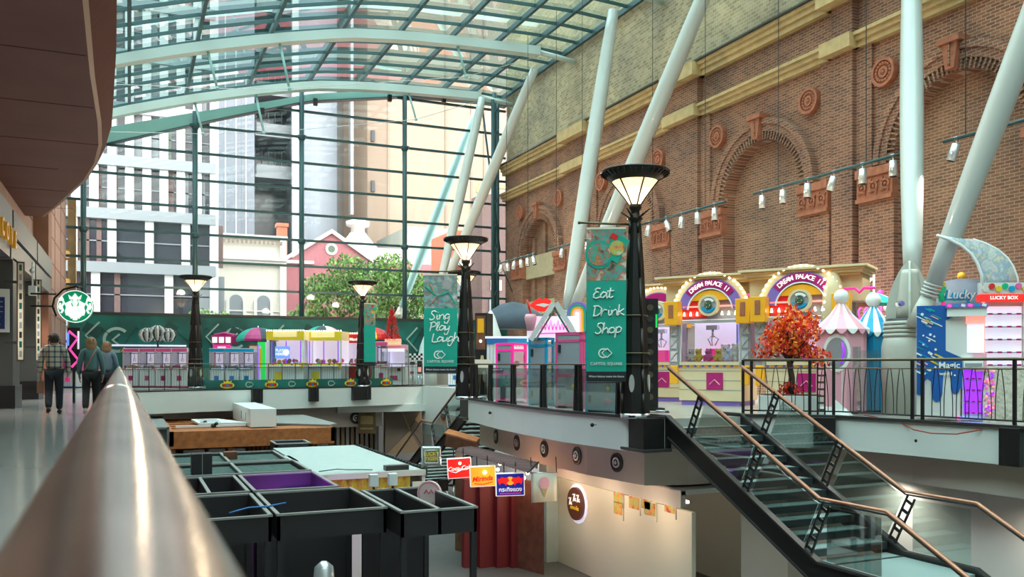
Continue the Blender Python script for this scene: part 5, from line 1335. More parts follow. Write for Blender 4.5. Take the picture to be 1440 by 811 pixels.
# grey backed booths of the island
def booth(label, pl, pm, pr, d, h, frame, door_px=1, mid='grey_back', glow='sign_white'):
    """grey back between columns pl..pm, lit side pm..pr"""
    a = math.radians(62); p = G(pl, d); L_ = Vector((math.cos(a), -math.sin(a), 0)); N_ = Vector((math.sin(a), math.cos(a), 0))
    w_ = min(((abs((p+L_*q/100).x/max(.01, .4058*(p+L_*q/100).x+.914*(p+L_*q/100).y)*1326+182-pm), q/100) for q in range(10, 200)))[1]
    cnr = p+L_*w_
    dp = min(((abs((cnr+N_*q/100).x/max(.01, .4058*(cnr+N_*q/100).x+.914*(cnr+N_*q/100).y)*1326+182-pr), q/100) for q in range(10, 140)))[1]
    t = thing('prize_booth', label, 'game machine', p, -a)
    e = .065
    b = MB(); b.box(e,w_-e,.01,.04,.12,h-e,mid); b.build('back_panel', t)
    b = MB()
    for x in (0, w_-e):
        for y in (0, dp-e): b.box(x,x+e,y,y+e,0,h,frame)
    for z in (.06,.78,h-.24,h-e): b.box(0,w_,0,e,z,z+e,frame); b.box(w_-e,w_,0,dp,z,z+e,frame); 
    b.box(0,w_,0,dp,h-.02,h,frame); b.build('frame', t)
    b = MB(); b.box(w_-.02,w_-.01,e,dp-e,.12,h-.2,'case_glass'); b.build('side_glass', t)
    b = MB(); b.box(.06,.09,e,dp-e,.1,h-.1,glow); b.box(e,w_-e,dp-.03,dp,.1,h-.1,glow); b.build('lit_lining', t)
    b = MB()
    for i, c in enumerate(('plush_pink','plush_yellow','plush_blue','plush_white','plush_pink')): b.ball((w_*.7, dp*(.2+.15*i), .25+.28*i if i<4 else .3), .09, c, 8); 
    o = b.build('prize_heap', t); o['kind'] = 'stuff'
    b = MB(); b.box(e+.03,e+.09,-.02,.01,h-.5,h-.3,'dark_steel'); b.box(e+.03,e+.09,-.02,.01,.22,.38,'dark_steel'); b.build('latch', t)
    b = MB(); b.box(.02,w_-.02,.02,dp-.02,0,.09,'plinth'); b.build('base', t)
booth('grey backed booth with bright pink frame, farthest of four behind the island glass', 697, 721, 741, 24.4, 1.68, 'hot_pink', glow='sign_white')
booth('grey backed booth with blue frame between the two pink framed booths', 743, 769, 780, 22.9, 1.78, 'cyan_blue', glow='cream_lit')
booth('grey backed booth with pink frame beside the food banner', 781, 818, 823, 21.3, 1.86, 'pink')
booth('grey backed booth with blue frame half hidden behind the food banner', 823, 868, 875, 19.6, 1.84, 'cyan_blue')
t = thing('neon_lips_sign', 'red lips and milkshake neon sign on top of the grey booths', 'neon sign', P(772, 470, 23.5), -TH)
b = MB()
b.tr = Matrix.Translation((-.18,-.1,.1)); b.prism([(-.36,0,.68),(-.2,0,.82),(-.08,0,.88),(0,0,.84),(.08,0,.88),(.2,0,.83),(.36,0,.70),(.15,0,.55),(0,0,.50),(-.15,0,.53)], (0,-.06,0), 'red_glow'); b.prism([(-.2,-.061,.69),(0,-.061,.74),(.2,-.061,.70),(.05,-.061,.63)], (0,-.02,0), 'ink_white')
b.build('lips', t); b = MB(); b.lathe([(.1,.0),(.17,.35),(.14,.45)], 'light_pink', (-.5,0,.1), 12); b.tube((-.48,0,.5),(-.6,0,.95),.03,.03,'red',8); b.build('milkshake', t)
b = MB()
for i in range(9): b.path([(-.3+i*.1,0,.12),(-.25+i*.1,0,.4 if i%2 else .3),(-.2+i*.1,0,.12)], .02, 'pink_glow', 5)
b.tube((-.3,0,.02),(.7,0,.05),.02,.02,'pink_glow',6); b.build('neon_tube', t); b = MB(); b.box(-.6,.75,.05,.1,-.2,.5,'case_glow'); b.build('backboard', t)
t = thing('mirror_arch', 'pair of leaning silver mirrored bars above the grey booths', 'decoration', P(780, 476, 22.6), -TH)
b = MB()
for sg in (-1, 1):
    b.cbox((sg*.33,0,.45),(.13,.12,1.15),'foil',Euler((0,-sg*.55,0))); b.cbox((sg*.20,.05,.45),(.05,.12,1.15),'mirror',Euler((0,-sg*.55,0)))
b.build('bar', t)
t = thing('rainbow_arch_sign', 'narrow rainbow arch sign lit orange left of the food banner', 'sign', P(812, 468, 24.6), -TH-.5)
b = MB()
for i, c in enumerate(('violet','banner_teal','amber','salmon_glow')): 
    r = .34-i*.07; b.arc((0,-.01*i,.55), r-.06, r, 0, PI, .1, c, ((1,0,0),(0,0,1))); b.box(-r,-r+.06,-.01*i,.1,-.1,.55,c); b.box(r-.06,r,-.01*i,.1,-.1,.55,c)
b.build('arch', t); b = MB(); b.box(-.08,.08,0,.05,-.1,.6,'cool_glow'); b.build('lit_core', t)
b = MB(); b.lathe([(.0,1.1),(.5,1.0),(1.3,.55),(1.7,0)], 'tarp', P(722, 462, 35), 20, sy=.7); tag(b.build('tarpaulin_dome'), 'dark grey tarpaulin tent beyond the grey booths', 'tent')

# ------------------------------------------------------------------ arched palace machines
def palace(label, px, d, w_=2.2, rz=-1.0, h=3.3, text=True, full=True):
    t = thing('arched_claw_machine', label, 'claw machine', G(px, d), rz)
    hw = w_/2
    b = MB(); b.box(-hw+.25,hw-.25,.0,1.3,.12,1.12,'shell_cream'); b.box(-hw+.3,hw-.3,.04,1.25,0,.12,'violet')
    for z in (.4,.65,.9): b.box(-hw+.25,hw-.25,-.01,.0,z,z+.015,'grey_shell')
    b.build('lower_cabinet', t, bevel=.03)
    b = MB()
    for k in range(16): b.box(-hw+.28+k*(w_-.6)/16, -hw+.28+(k+.5)*(w_-.6)/16, -.03, -.005, 1.0, 1.06, 'amber' if k%2 else 'violet')
    b.box(-hw+.28,hw-.28,-.06,0,1.06,1.14,'shell_cream'); b.build('control_ledge', t)
    b = MB(); b.box(-.08,.36,-.03,0,.42,.86,'magenta'); b.path([(.0,-.04,.55),(.14,-.04,.68),(.28,-.04,.55)], .015, 'light_pink', 5); b.build('prize_door', t)
    for sg in (-1, 1):
        x0, x1 = sorted((sg*hw, sg*(hw-.26)))
        b = MB(); b.box(x0,x1,-.06,.5,1.0,2.2,'grey_shell')
        for z in (1.15,1.5,1.85): b.box(x0+.04,x1-.04,-.08,-.06,z,z+.28,'silver'); b.cbox(((x0+x1)/2,-.09,z+.14),(.02,.02,.3),'grey_shell',Euler((0,.7,0)))
        b.build('side_column', t)
        b = MB(); b.prism([(x0-.05,-.28,2.12),(x1+.05,-.28,2.12),(x1+.07,-.28,2.75),(x0-.07,-.28,2.75)],(0,.4,0),'amber'); b.prism([(x0+.06,-.30,2.3),(x1-.06,-.30,2.3),(x1-.06,-.30,2.66),(x0+.06,-.30,2.66)],(0,.03,0),'terracotta')
        b.build('yellow_bracket', t, bevel=.02)
        b = MB(); b.box(x0+.02,x1-.02,-.1,.0,.55,1.05,'amber'); b.build('yellow_foot', t, bevel=.02)
    b = MB(); b.box(-hw+.26,hw-.26,1.1,1.15,1.12,2.2,'case_glow'); b.box(-hw+.26,hw-.26,.05,1.15,2.2,2.26,'cool_glow'); b.box(-hw+.26,hw-.26,.05,1.1,1.12,1.16,'light_pink'); b.build('case_lining', t)
    b = MB(); b.box(-hw+.26,hw-.26,0,.01,1.14,2.18,'case_glass'); b.build('glass', t)
    b = MB(); b.box(-hw+.26,-hw+.32,-.02,.04,1.12,2.2,'silver'); b.box(hw-.32,hw-.26,-.02,.04,1.12,2.2,'silver'); b.box(-hw+.26,hw-.26,-.02,.04,2.16,2.24,'silver'); b.build('case_frame', t)
    b = MB(); b.box(-.25,.05,.4,.6,2.0,2.12,'silver'); b.tube((-.1,.5,2.0),(-.1,.5,1.8),.03,.03,'chrome',8)
    for a in (0,2.1,4.2): b.path([(-.1,.5,1.85),(-.1+.16*math.cos(a),.5+.16*math.sin(a),1.75),(-.1+.06*math.cos(a),.5+.06*math.sin(a),1.58)], .018, 'chrome', 6)
    b.build('claw', t)
    b = MB(); b.box(-.35,-.0,.75,1.0,1.16,1.5,'hot_pink'); b.box(.1,.5,.8,1.0,1.16,1.42,'pink'); b.build('pink_tub', t)
    b = MB()
    for i in range(10): b.box(hw-.62+.05*(i%5), hw-.59+.05*(i%5), .7+.1*(i//5), .72+.1*(i//5), 1.5+.06*(i%3), 2.15, ['blue','violet_glow','cool_glow'][i%3])
    b.build('tinsel_strip', t)
    b = MB(); b.box(-hw+.1,hw-.1,.1,1.2,2.25,2.6,'grey_shell'); b.prism([(hw-.1,.12,2.6),(-hw+.1,.12,2.6)]+[((hw-.25)*-math.cos(a),.12,2.6+.62*math.sin(a)) for a in [PI*i/14 for i in range(15)]],(0,.9,0),'grey_shell'); b.build('arch_housing', t)
    C0 = (0,-.02,2.42); fr_ = ((1,0,0),(0,0,1)); R1 = hw-.2
    b = MB(); b.arc((0,.04,2.45), R1-.02, R1+.16, .1, PI-.1, .5, 'shell_cream', fr_, 30); b.build('outer_arch', t)
    b = MB(); b.arc((0,.0,2.45), R1-.28, R1-.02, .12, PI-.12, .06, 'violet', fr_, 30); b.arc((0,-.02,2.45), R1-.30, R1-.27, .12, PI-.12, .06, 'ink_white', fr_, 30); b.arc((0,-.02,2.45), R1-.25, R1-.05, .68, PI-.68, .06, 'magenta', fr_, 30); b.build('sign_arch', t)
    if text:
        tx = 'DREAM PALACE II'
        for i, c in enumerate(tx):
            a = PI/2+.72-1.44*i/(len(tx)-1)
            if c == ' ': continue
            words(c, .165, 'sign_white', t, (math.cos(a)*(R1-.15), -.03, 2.45+math.sin(a)*(R1-.15)), (PI/2, PI/2-a if False else -(a-PI/2), 0), .006, 'letter', bold=.003)
    b = MB()
    for i in range(21):
        a = .2+(PI-.4)*i/20; b.ball((math.cos(a)*(R1+.12), -.0, 2.45+math.sin(a)*(R1+.12)), .035, 'bulb', 6)
    b.split('marquee_bulb', t)
    b = MB(); b.prism([(math.cos(a)*(R1-.36), .02, 2.62+math.sin(a)*(R1-.5)) for a in [.35+(PI-.7)*i/12 for i in range(13)]], (0,.05,0), 'amber'); b.box(-.75,-.1,.0,.08,2.58,2.62,'salmon_glow'); b.box(.1,.75,.0,.08,2.58,2.62,'salmon_glow' if full else 'grey_shell')
    b.box(-.78,-.1,.05,.1,2.3,2.85,'red' if full else 'light_pink'); b.build('niche', t)
    b = MB()
    for x in (-.7,-.52,-.34,.34,.52,.7): b.tube((x,-.02,2.36),(x,-.02,2.46),.035,.015,'bulb',6)
    b.build('candle_bulb', t)
    b = MB(); b.arc((0,-.12,2.62), .22, .28, 0, 2*PI, .12, 'shell_cream', fr_, 26); b.disc((0,-.06,2.62), .23, (0,1,0), .06, 'silver', 26); b.build('medallion_rim', t)
    b = MB(); b.arc((0,-.13,2.62), .13, .19, 3.4, 5.9, .03, 'cyan_blue', fr_, 16); b.arc((0,-.13,2.62), .13, .19, .6, 2.2, .03, 'ink_white', fr_, 16); b.disc((0,-.13,2.62), .10, (0,1,0), .03, 'banner_dark', 16)
    [b.ball((math.cos(q*1.05)*.06,-.16,2.62+math.sin(q*1.05)*.06), .018, ['amber','terracotta'][q%2], 6) for q in range(6)]; b.build('medallion', t)
    b = MB()
    for i in range(4):
        z = 3.2+i*.06; o = i*.06; b.prism([(-hw-.25-o,.1-o,z),(hw+.25+o,.1-o,z),(hw+.25+o,1.2,z),(-hw-.25-o,1.2,z)], (0,0,.055), ['shell_tan','shell_cream','shell_tan','shell_cream'][i])
    b.box(-hw-.25,hw+.25,.3,1.2,2.6,3.22,'shell_cream'); b.build('cornice', t)
    b = MB(); b.path([(hw-.1,-.02,2.85),(hw+.15,-.02,2.86),(hw+.25,-.02,2.76),(hw+.35,-.02,2.86),(hw+.6,-.02,2.85)], .035, 'hot_pink', 6); b.build('ribbon', t)
    return t
pl = palace('cream arched claw machine with yellow brackets and two-pane sign, at the stair head', 998, 22.6)
pr = palace('cream arched claw machine glowing orange behind the red maple tree', 1126, 20.9)
palace('arched claw machine lit violet, half hidden behind the nearest lamp post', 925, 25.2, w_=1.9, text=False)
# tall cream corner tower with bulbs at the right of the maple machine
t = thing('bulb_turret', 'cream corner turret with bulbs right of the maple-side arched machine', 'machine turret', P(1172,500,20.6)*1, -1)
b = MB(); z0 = -t.location.z; b.lathe([(.22,z0),(.22,1.9-t.location.z+0),(.3,2.0+z0),(.24,2.9+z0),(.1,3.3+z0)], 'shell_cream', n=14); b.build('shaft', t)
b = MB(); [b.ball((-.16,-.2,2.2+z0+i*.18), .035, 'bulb', 6) for i in range(6)]; b.split('marquee_bulb', t)
# black game side with round lights behind the nearest lamp
p = G(915.5, 19.3); t = thing('black_light_tower', 'tall black upright panel with round lamps right behind the nearest lamp post', 'game machine', (p.x, p.y, 0), -TH)
b = MB(); b.box(-.16,.16,0,.3,.1,2.55,'black_steel'); b.build('panel', t); b = MB()
for i in range(9): b.disc((-.02,-.01,.35+i*.25), .07, (0,1,0), .04, 'dark_steel' if i % 2 else 'bronze', 14)
b.box(.1,.14,-.02,0,1.9,2.2,'green_glow'); b.split('round_lamp', t); b = MB(); b.box(-.3,.3,-.05,.35,.04,.1,'black_steel'); b.tube((.1,-.05,.04),(.35,-.05,.04),.02,.02,'silver',6); b.disc((.35,-.05,.0),.05,(0,1,0),.03,'dark_steel',12); b.build('foot', t)
# plush toys in the left palace machine, each its own thing
def toy(loc, r, m, label, mach):
    t = thing('plush_toy', label, 'plush toy', mach.matrix_basis @ Vector(loc), random.uniform(-1, 1)-.6)
    b = MB(); b.ball((0,0,r*.8), r, m, 10, (1,.9,.9)); b.ball((0,-r*.1,r*1.9), r*.72, m, 10)
    for sg in (-1, 1): b.ball((sg*r*.5,0,r*2.45), r*.26, m, 8); b.ball((sg*r*.95,-r*.3,r*.9), r*.34, m, 8, (1,1,1.3)); b.ball((sg*r*.5,-r*.7,r*.25), r*.36, m, 8)
    b.build('body', t); b = MB()
    for sg in (-1, 1): b.ball((sg*r*.26,-r*.76,r*2.0), r*.09, 'plinth', 6)
    b.ball((0,-r*.82,r*1.82), r*.13, 'plinth', 6); b.build('face', t)
bpy.context.view_layer.update()
for i, (x, y, m, nm) in enumerate(((-.62,.3,'plush_white','cream'),(-.42,.3,'plush_yellow','pale yellow'),(-.12,.25,'plush_pink','bright pink'),(.14,.28,'plush_yellow','yellow round'),(.42,.3,'plush_blue','pale blue'),(.62,.25,'plush_white','large white'),(.5,.62,'plush_brown','brown'),(.2,.65,'plush_white','white rear'))):
    pos = ['at the far left','second from the left','left of the middle','in the middle','right of the middle','at the right','behind the large white one','in the back row'][i]
    toy((x,y,1.165), .17 if i in (5,7) else .125, m, f'{nm} plush toy {pos} of the stair head claw machine', pl)
for i, (x, nm, m) in enumerate(((-.6,'white','plush_white'),(-.25,'pink','plush_pink'),(.3,'pink right-hand','plush_pink'),(.6,'blue','plush_blue'))):
    toy((x,.3,1.165), .11, m, f'{nm} plush toy in the arched claw machine behind the maple tree', pr)

# ------------------------------------------------------------------ red maple in its planter
p = G(1112, 18.35); t = thing('maple_planter', 'white rectangular planter box under the red artificial maple', 'planter', (p.x, p.y, 0), -.9)
b = MB(); b.box(-.62,.62,-.3,.3,0,.42,'white_paint'); b.box(-.58,.58,-.26,.26,.42,.44,'bark'); b.build('box', t, bevel=.02)
b = MB(); leaves(b, (0,0,.5), .3, 160, .1, [MATS[x] for x in ('leaf_red','leaf_crimson')], (1,.7,.7), .2); o = b.build('fallen_leaves', t); o['kind'] = 'stuff'
t = thing('maple_tree', 'artificial maple tree with fiery red and orange leaves behind the railing', 'tree', (p.x, p.y, .44))
b = MB(); b.path([(0,0,0),(.03,.0,.35),(-.03,.02,.7),(.04,0,1.0)], [.085,.065,.055,.045], 'bark', 10)
brs = []
for i in range(16):
    a = i*2.4; e = Vector((math.cos(a)*(.25+.4*(i%3)/2), math.sin(a)*(.2+.35*(i%3)/2), [1.0,1.3,1.55,1.72,1.15][i%5]-.12*(i%3))); b.path([(0,0,.6+.04*i),e*.5+Vector((0,0,.35)),e], [.035,.022,.008], 'bark', 6); brs.append(e)
b.build('trunk', t)
b = MB(); ml = [MATS[x] for x in ('leaf_red','leaf_orange','leaf_orange','leaf_red','leaf_crimson')]
leaves(b, (0,0,1.28), .58, 700, .10, ml, (1,.9,.75), .2)
for e in brs: leaves(b, e, .24, 105, .10, ml, shell=.1)
b.build('foliage', t)

# ------------------------------------------------------------------ tent-roofed booths
def tent(label, px, d, body, stripe, w_=.92, h=1.78, window=True, rz=-TH):
    t = thing('tent_booth', label, 'game machine', G(px, d), rz); r = w_/2/math.cos(PI/8)
    b = MB(); b.lathe([(r,.05),(r,h)], body, n=8, smooth=False); rot = Matrix.Rotation(PI/8, 4, 'Z'); b.v = [tuple(rot @ Vector(v)) for v in b.v]; b.box(-r*.8,r*.8,-r*.8,r*.8,0,.06,'plinth'); b.build('cabin', t)
    b = MB(); n = 16
    for i in range(n):
        a0, a1 = 2*PI*i/n, 2*PI*(i+1)/n; m_ = 'ink_white' if i % 2 else stripe
        A = [(math.cos(a)*q, math.sin(a)*q, z) for a in (a0, a1) for q, z in ((.06, h+.62),(.26,h+.33),(r*1.12,h))]
        b.add(A, [(0,1,4,3),(1,2,5,4)], m_)
        mid = (a0+a1)/2; pts = [Vector((math.cos(a0+(a1-a0)*k/6)*r*1.12, math.sin(a0+(a1-a0)*k/6)*r*1.12, h-.11*math.sin(PI*k/6))) for k in range(7)]
        b.prism(pts+[], (0,0,.004), m_); b.add([pts[0]]+pts[1:-1]+[pts[-1]], [tuple(range(7))], m_)
    b.build('striped_roof', t)
    b = MB(); b.ball((0,0,h+.74), .165, 'ink_white', 16); b.build('ball_finial', t)
    if window:
        y = -w_/2-.005; b = MB(); fr_ = ((1,0,0),(0,0,1.35)); a_ = MB()
        a_.arc((-.0,y-.01,h-.52), .23, .29, 0, 2*PI, .04, 'ink_white', ((1,0,0),(0,0,1)), 26); a_.v = [(x*1.0, yy, (z-(h-.52))*1.45+h-.52) for x, yy, z in a_.v]; a_.build('oval_frame', t)
        b.disc((0,y,h-.52), .23, (0,1,0), .02, 'grey_shell'); b.v = [(x, yy, (z-(h-.52))*1.45+h-.52) for x, yy, z in b.v]; b.build('oval_window', t)
        b = MB(); b.path([(.12,y-.02,h-.3),(.16,y-.02,h-.5),(.1,y-.02,h-.75)], .025, 'violet_glow', 6); b.build('lit_strip', t)
    b = MB(); b.box(.1,.12,-w_/2-.01,-w_/2,.2,h-.2,'white_paint'); b.ball((.05,-w_/2-.02,.9),.02,'silver',6); b.build('door_seam', t)
    return t
tp = tent('pink octagonal booth with pink and white tent roof and oval window', 1183, 19.3, 'light_pink', 'light_pink', 1.0, 1.85)
tp.rotation_euler = (0,0,-TH-.55)
tent('blue octagonal booth with blue and white tent roof beside the pink booth', 1228, 19.6, 'cyan_blue', 'cyan_blue', .72, 1.8, window=False)
tent('pale booth with pink and white tent roof mostly hidden behind the blue booth', 1252, 22.8, 'ink_white', 'light_pink', .9, 1.85, window=False)
b = MB(); p = G(1217, 18.3); b.cbox((p.x-.25,p.y,.75),(.02,.4,1.4),'rail_glass',-TH); b.cbox((p.x-.02,p.y-.1,.7),(.42,.02,1.35),'rail_glass',-TH); tag(b.build('clear_screen'), 'clear acrylic screen standing before the pink and blue booths', 'screen')
b = MB(); p = G(1190, 17.9); b.cbox((p.x-.35,p.y,.1),(.6,.35,.02),'white_paint',Euler((.5,.1,-.5))); b.prism([(p.x-.5,p.y,.02),(p.x+.1,p.y-.1,.02),(p.x-.2,p.y+.1,.35)],(0,.02,0),'white_paint'); tag(b.build('folded_board'), 'white folded board lying at the foot of the pink booth', 'board')
# pink crown ornament, striped pennant, tilted umbrella
t = thing('glowing_crown_ornament', 'glowing pink crown frame above the blue booth', 'ornament', P(1238, 452, 24.0))
b = MB()
for i in range(8):
    a = 2*PI*i/8; b.path([(math.cos(a)*.5,math.sin(a)*.5,0),(math.cos(a)*.58,math.sin(a)*.58,.3),(math.cos(a)*.3,math.sin(a)*.3,.62),(0,0,.66)], .03, 'pink_glow', 6)
b.lathe([(.5,-.05),(.54,0),(.5,.05)], 'pink_glow', n=20); b.ball((0,0,.8), .09, 'pink_glow', 8); b.build('crown_frame', t)
b = MB(); z0 = -t.location.z; b.lathe([(.45,z0),(.5,-.6),(.45,-.05)], 'light_pink', n=14); b.build('stand', t)
b = MB(); [b.ball((math.cos(a)*.5, math.sin(a)*.5, -.3-.15*(i%2)), .05, 'pink_glow', 6) for i, a in enumerate([k*.4 for k in range(16)])]; b.build('bulb', t)
pa_, pb_, pc_, pd_ = P(1180,400,23.2), P(1229,391,21.8), P(1207,416,22.4), P(1196,402,22.8)
b = MB(); b.prism([pa_, pb_, pc_, P(1181,418,23.2)], (0,.02,.02), 'awning_stripe'); tag(b.build('striped_pennant'), 'red and white striped cloth pennant above the pink booth', 'pennant')
b = MB(); b.tube(P(1229,470,21.8), P(1229,386,21.8), .03, .02, 'ink_white', 8); o = b.build('flag_pole'); b = MB()
tag(o, 'thin white pole holding the striped pennant', 'pole')
umb = thing('umbrella', 'big umbrella with salmon and green panels tilted behind the pink booth', 'umbrella', P(1205, 470, 22.0)+Vector((0,0,-.45)))
for g in range(8):
    b = MB(); rows = [[Vector((1.05*math.sin(q*1.2)*math.cos(a), 1.05*math.sin(q*1.2)*math.sin(a), 1.0+.55*math.cos(q*1.2))) for a in (2*PI*g/8, 2*PI*(g+.5)/8, 2*PI*(g+1)/8)] for q in (0,.25,.5,.75,1)]
    b.sheet(rows, ['terracotta','banner_teal','light_pink','banner_teal'][g%4], smooth=False); b.build('canopy_panel', umb)
b = MB(); b.tube((0,0,-umb.location.z),(0,0,1.55),.025,.02,'silver',8); b.build('pole', umb); umb.rotation_euler = (.0,.0,.3)

# ------------------------------------------------------------------ rocket-shaped column
rc = G(1279, 18.45); t = thing('rocket_column', 'white column with ringed collar and finned rocket tip carrying the upright tube', 'column', (rc.x, rc.y, 0))
b = MB(); b.lathe([(.56,0),(.56,1.45),(.53,1.6),(.50,1.66)], 'rocket_white', n=32); b.build('body', t)
b = MB(); [b.lathe([(.50,1.66+i*.085),(.53,1.68+i*.085),(.53,1.72+i*.085),(.50,1.74+i*.085)], 'rocket_white', n=32) for i in range(4)]; b.lathe([(.46,1.6),(.46,2.05)], 'dark_steel', n=32); b.build('ring_collar', t)
b = MB(); b.lathe([(.27,2.0),(.26,2.3),(.22,2.7),(.18,3.0),(.16,3.1)], 'rocket_white', n=28); b.build('nose_cone', t)
for k in range(4):
    a = k*PI/2+.72; ca, sa = math.cos(a), math.sin(a); b = MB()
    b.prism([(ca*x-sa*.02, sa*x+ca*.02, z) for x, z in ((0,2.0),(.48,2.0),(.46,2.3),(.40,2.6),(.31,2.85),(.2,3.08),(.1,3.24),(0,3.3))], (sa*.04,-ca*.04,0), 'rocket_white'); b.build('fin', t)
b = MB(); q = P(1266,427,17.9)-Vector((rc.x,rc.y,0)); b.disc(q, .08, (-.4,-1,0), .1, 'chrome', 18); b.disc(q+Vector((-.02,-.06,0)), .05, (-.4,-1,0), .04, 'violet', 14); b.build('porthole', t)
b = MB(); b.cbox((.5,.05,2.5),(.4,.25,.5),'rocket_white',Euler((0,.5,0))); b.build('strut_socket', t, bevel=.03)

# ------------------------------------------------------------------ blue speckled game machine
bl = Vector((14.0, 12.55, 0)); t = thing('crane_game', 'blue panelled game with drip edge and violet lit shelves beside the rocket column', 'game machine', G(1289, 16.6), -.85)
# local x to the right, front -y ; blue side panel faces the viewer
b = MB()
b.box(0,.74,0,.5,.06,2.2,'white_paint'); b.build('cabinet', t)
b = MB(); pts = [(0,2.2),(.78,2.2),(.78,2.05),(.50,1.92),(.50,1.34),(.78,1.2),(.78,.62)]
for cx in (.68,.48,.28,.10):
    pass
drip = [(.74,.62),(.72,.55),(.66,.52),(.60,.55),(.59,.62),(.58,.9),(.52,.98),(.46,.9),(.44,.5),(.40,.38),(.34,.36),(.28,.4),(.26,.5),(.25,.75),(.19,.82),(.14,.75),(.12,.55),(.06,.48),(0,.5)]
b.prism([(x,-.02,z) for x, z in pts+drip], (0,.03,0), 'blue_panel' if 'blue_panel' in MATS else mat('blue_panel', (.012,.11,.40), .4)); b.build('blue_panel', t)
b = MB(); rnd = random.Random(4); cs = ['ink_white','cyan_blue','banner_teal','yellow','light_pink','ink_white','cyan_blue']
for i in range(48):
    x = rnd.uniform(.04,.68); z = rnd.uniform(.85,2.12); 
    if x > .40 and 1.15 < z < 2.1: x = rnd.uniform(.04,.36)
    if i % 3 == 0: b.disc((x,-.025,z), rnd.uniform(.012,.03), (0,1,0), .01, 'ink_white', 12)
    else: b.cbox((x,-.025,z), (rnd.uniform(.1,.2),.008,.018 if i % 2 else .028), cs[i % 7], Euler((0,.5,0)))
b.build('meteor_print', t)
words('Magic', .16, 'ink_white', t, (.56,-.03,1.06), bold=.003); words('world', .09, 'ink_white', t, (.50,-.03,.90), name='small_lettering', bold=.002)
b = MB(); b.box(.78,1.12,.0,.5,0.05,2.0,'white_paint'); b.prism([(.50,-.01,1.92),(.50,-.01,1.34),(.78,-.01,1.2),(.78,-.01,1.98)],(0,.02,0),'white_paint'); b.box(.52,1.18,-.12,.5,1.98,2.14,'ink_white'); b.box(.96,1.18,-.08,.45,.95,1.28,'light_pink'); b.build('front_body', t)
b = MB(); b.box(.50,1.2,-.16,.5,2.14,2.22,'violet'); 
for i in range(6): b.cbox((.56+i*.115,-.165,2.18),(.07,.01,.05),['pink_glow','cyan_blue','ink_white'][i%3],Euler((0,.3,0)))
b.build('marquee', t)
b = MB(); b.box(.86,1.14,-.02,.0,1.3,1.84,'cool_glow'); b.box(.84,1.16,-.04,.0,1.84,1.97,'salmon_glow'); b.build('screen', t)
b = MB(); b.box(.80,1.12,-.12,.0,1.02,1.2,'ink_white'); b.box(.82,1.1,-.13,-.12,1.04,1.1,'grey_shell'); b.build('control_panel', t)
b = MB()
for i in range(4): b.box(.80,1.14,-.02,.0,.15+i*.215,.15+i*.215+.19,'violet_glow')
b.build('lit_shelf', t); b = MB()
for i in range(4):
    for j in range(3): b.box(.84+j*.1,.89+j*.1,-.04,-.02,.15+i*.215,.18+i*.215,'magenta')
b.split('price_tag', t); b = MB(); b.box(.7,1.12,-.03,.2,.04,.08,'blue_glow'); b.ball((.72,-.04,.06),.04,'pink_glow',8); b.build('floor_light', t)
b = MB(); rnd = random.Random(2)
for i in range(60): b.ball((1.14+rnd.uniform(0,.16),-.06,rnd.uniform(.1,1.0)), .022, rnd.choice(['salmon_glow','light_pink','violet_glow','pink_glow']), 6)
b.box(1.12,1.32,-.04,.2,.0,1.05,'off_white'); b.build('dotted_side', t)

# ------------------------------------------------------------------ prize shelves with curved map board
t = thing('prize_vending_machine', 'tall white prize machine with glowing shelves, coral lit edges and red header', 'game machine', G(1384, 17.0), -.5); t.scale = (1.05,1.05,1.05)
b = MB(); b.box(0,.74,.12,1.35,.0,2.2,'rocket_white'); b.box(-.02,.0,.0,.12,.0,2.2,'rocket_white'); b.box(.72,.76,.0,.12,.0,2.2,'rocket_white'); b.build('cabinet', t)
b = MB(); b.box(0,.72,.10,.12,.98,2.12,'cool_glow'); b.build('lit_back', t)
b = MB()
for i in range(5): b.box(.02,.70,-.0,.12,1.0+i*.24,1.02+i*.24,'grey_back')
for i in range(5):
    for j in range(4): b.box(.07+j*.17,.15+j*.17,-.012,0,.995+i*.24,1.03+i*.24,'magenta')
b.build('shelf', t)
b = MB(); b.box(-.04,.0,-.03,.02,.9,2.2,'salmon_glow'); b.box(.72,.78,-.03,.02,.9,2.2,'salmon_glow'); b.box(.72,.735,-.05,.0,.9,2.4,'amber'); b.build('lit_edge', t)
b = MB(); b.box(-.1,.76,-.05,.1,2.2,2.34,'red_glow'); b.build('header', t); words('LUCKY BOX', .09, 'sign_white', t, (.33,-.06,2.27), bold=.002)
b = MB(); b.box(-.05,.74,-.02,.12,0,.98,'off_white')
for i in range(9): 
    for j in range(11): b.cbox((.0+i*.085, -.03, .06+j*.085+(i%2)*.04), (.03,.01,.03), 'cream', Euler((0,.8,0)))
b.build('kick_panel', t)
b = MB()
for i in range(7): b.disc((-.0+i*.12,-.04,2.44+(i%2)*.05), .055, (0,1,0), .03, ['plush_white','red','yellow','green_sign','cyan_blue','plush_pink','yellow'][i], 12)
b.box(-.1,.74,-.02,.05,2.34,2.56,'white_paint'); b.build('fruit_print', t)
def curve_row(y_off): pass
prof = [(2.5,.05,0),(2.72,.03,0),(2.92,-.04,0),(3.1,-.15,0),(3.26,-.33,0),(3.38,-.55,0),(3.46,-.78,0)]
b = MB(); rows = []
for z, x, _ in prof: rows.append([Vector((x-.08, .0, z)), Vector((x+.3, .1, z-.05+.0)), Vector((x+.66, .2, z-.06))])
b.sheet(rows, 'map_board' if 'map_board' in MATS else picture_mat('map_board', 9, [(.6,.58,.5),(.55,.60,.62),(.7,.68,.6),(.30,.45,.60),(.7,.62,.42),(.74,.72,.66)])); o = b.build('curved_map_board', t, solid=.03)
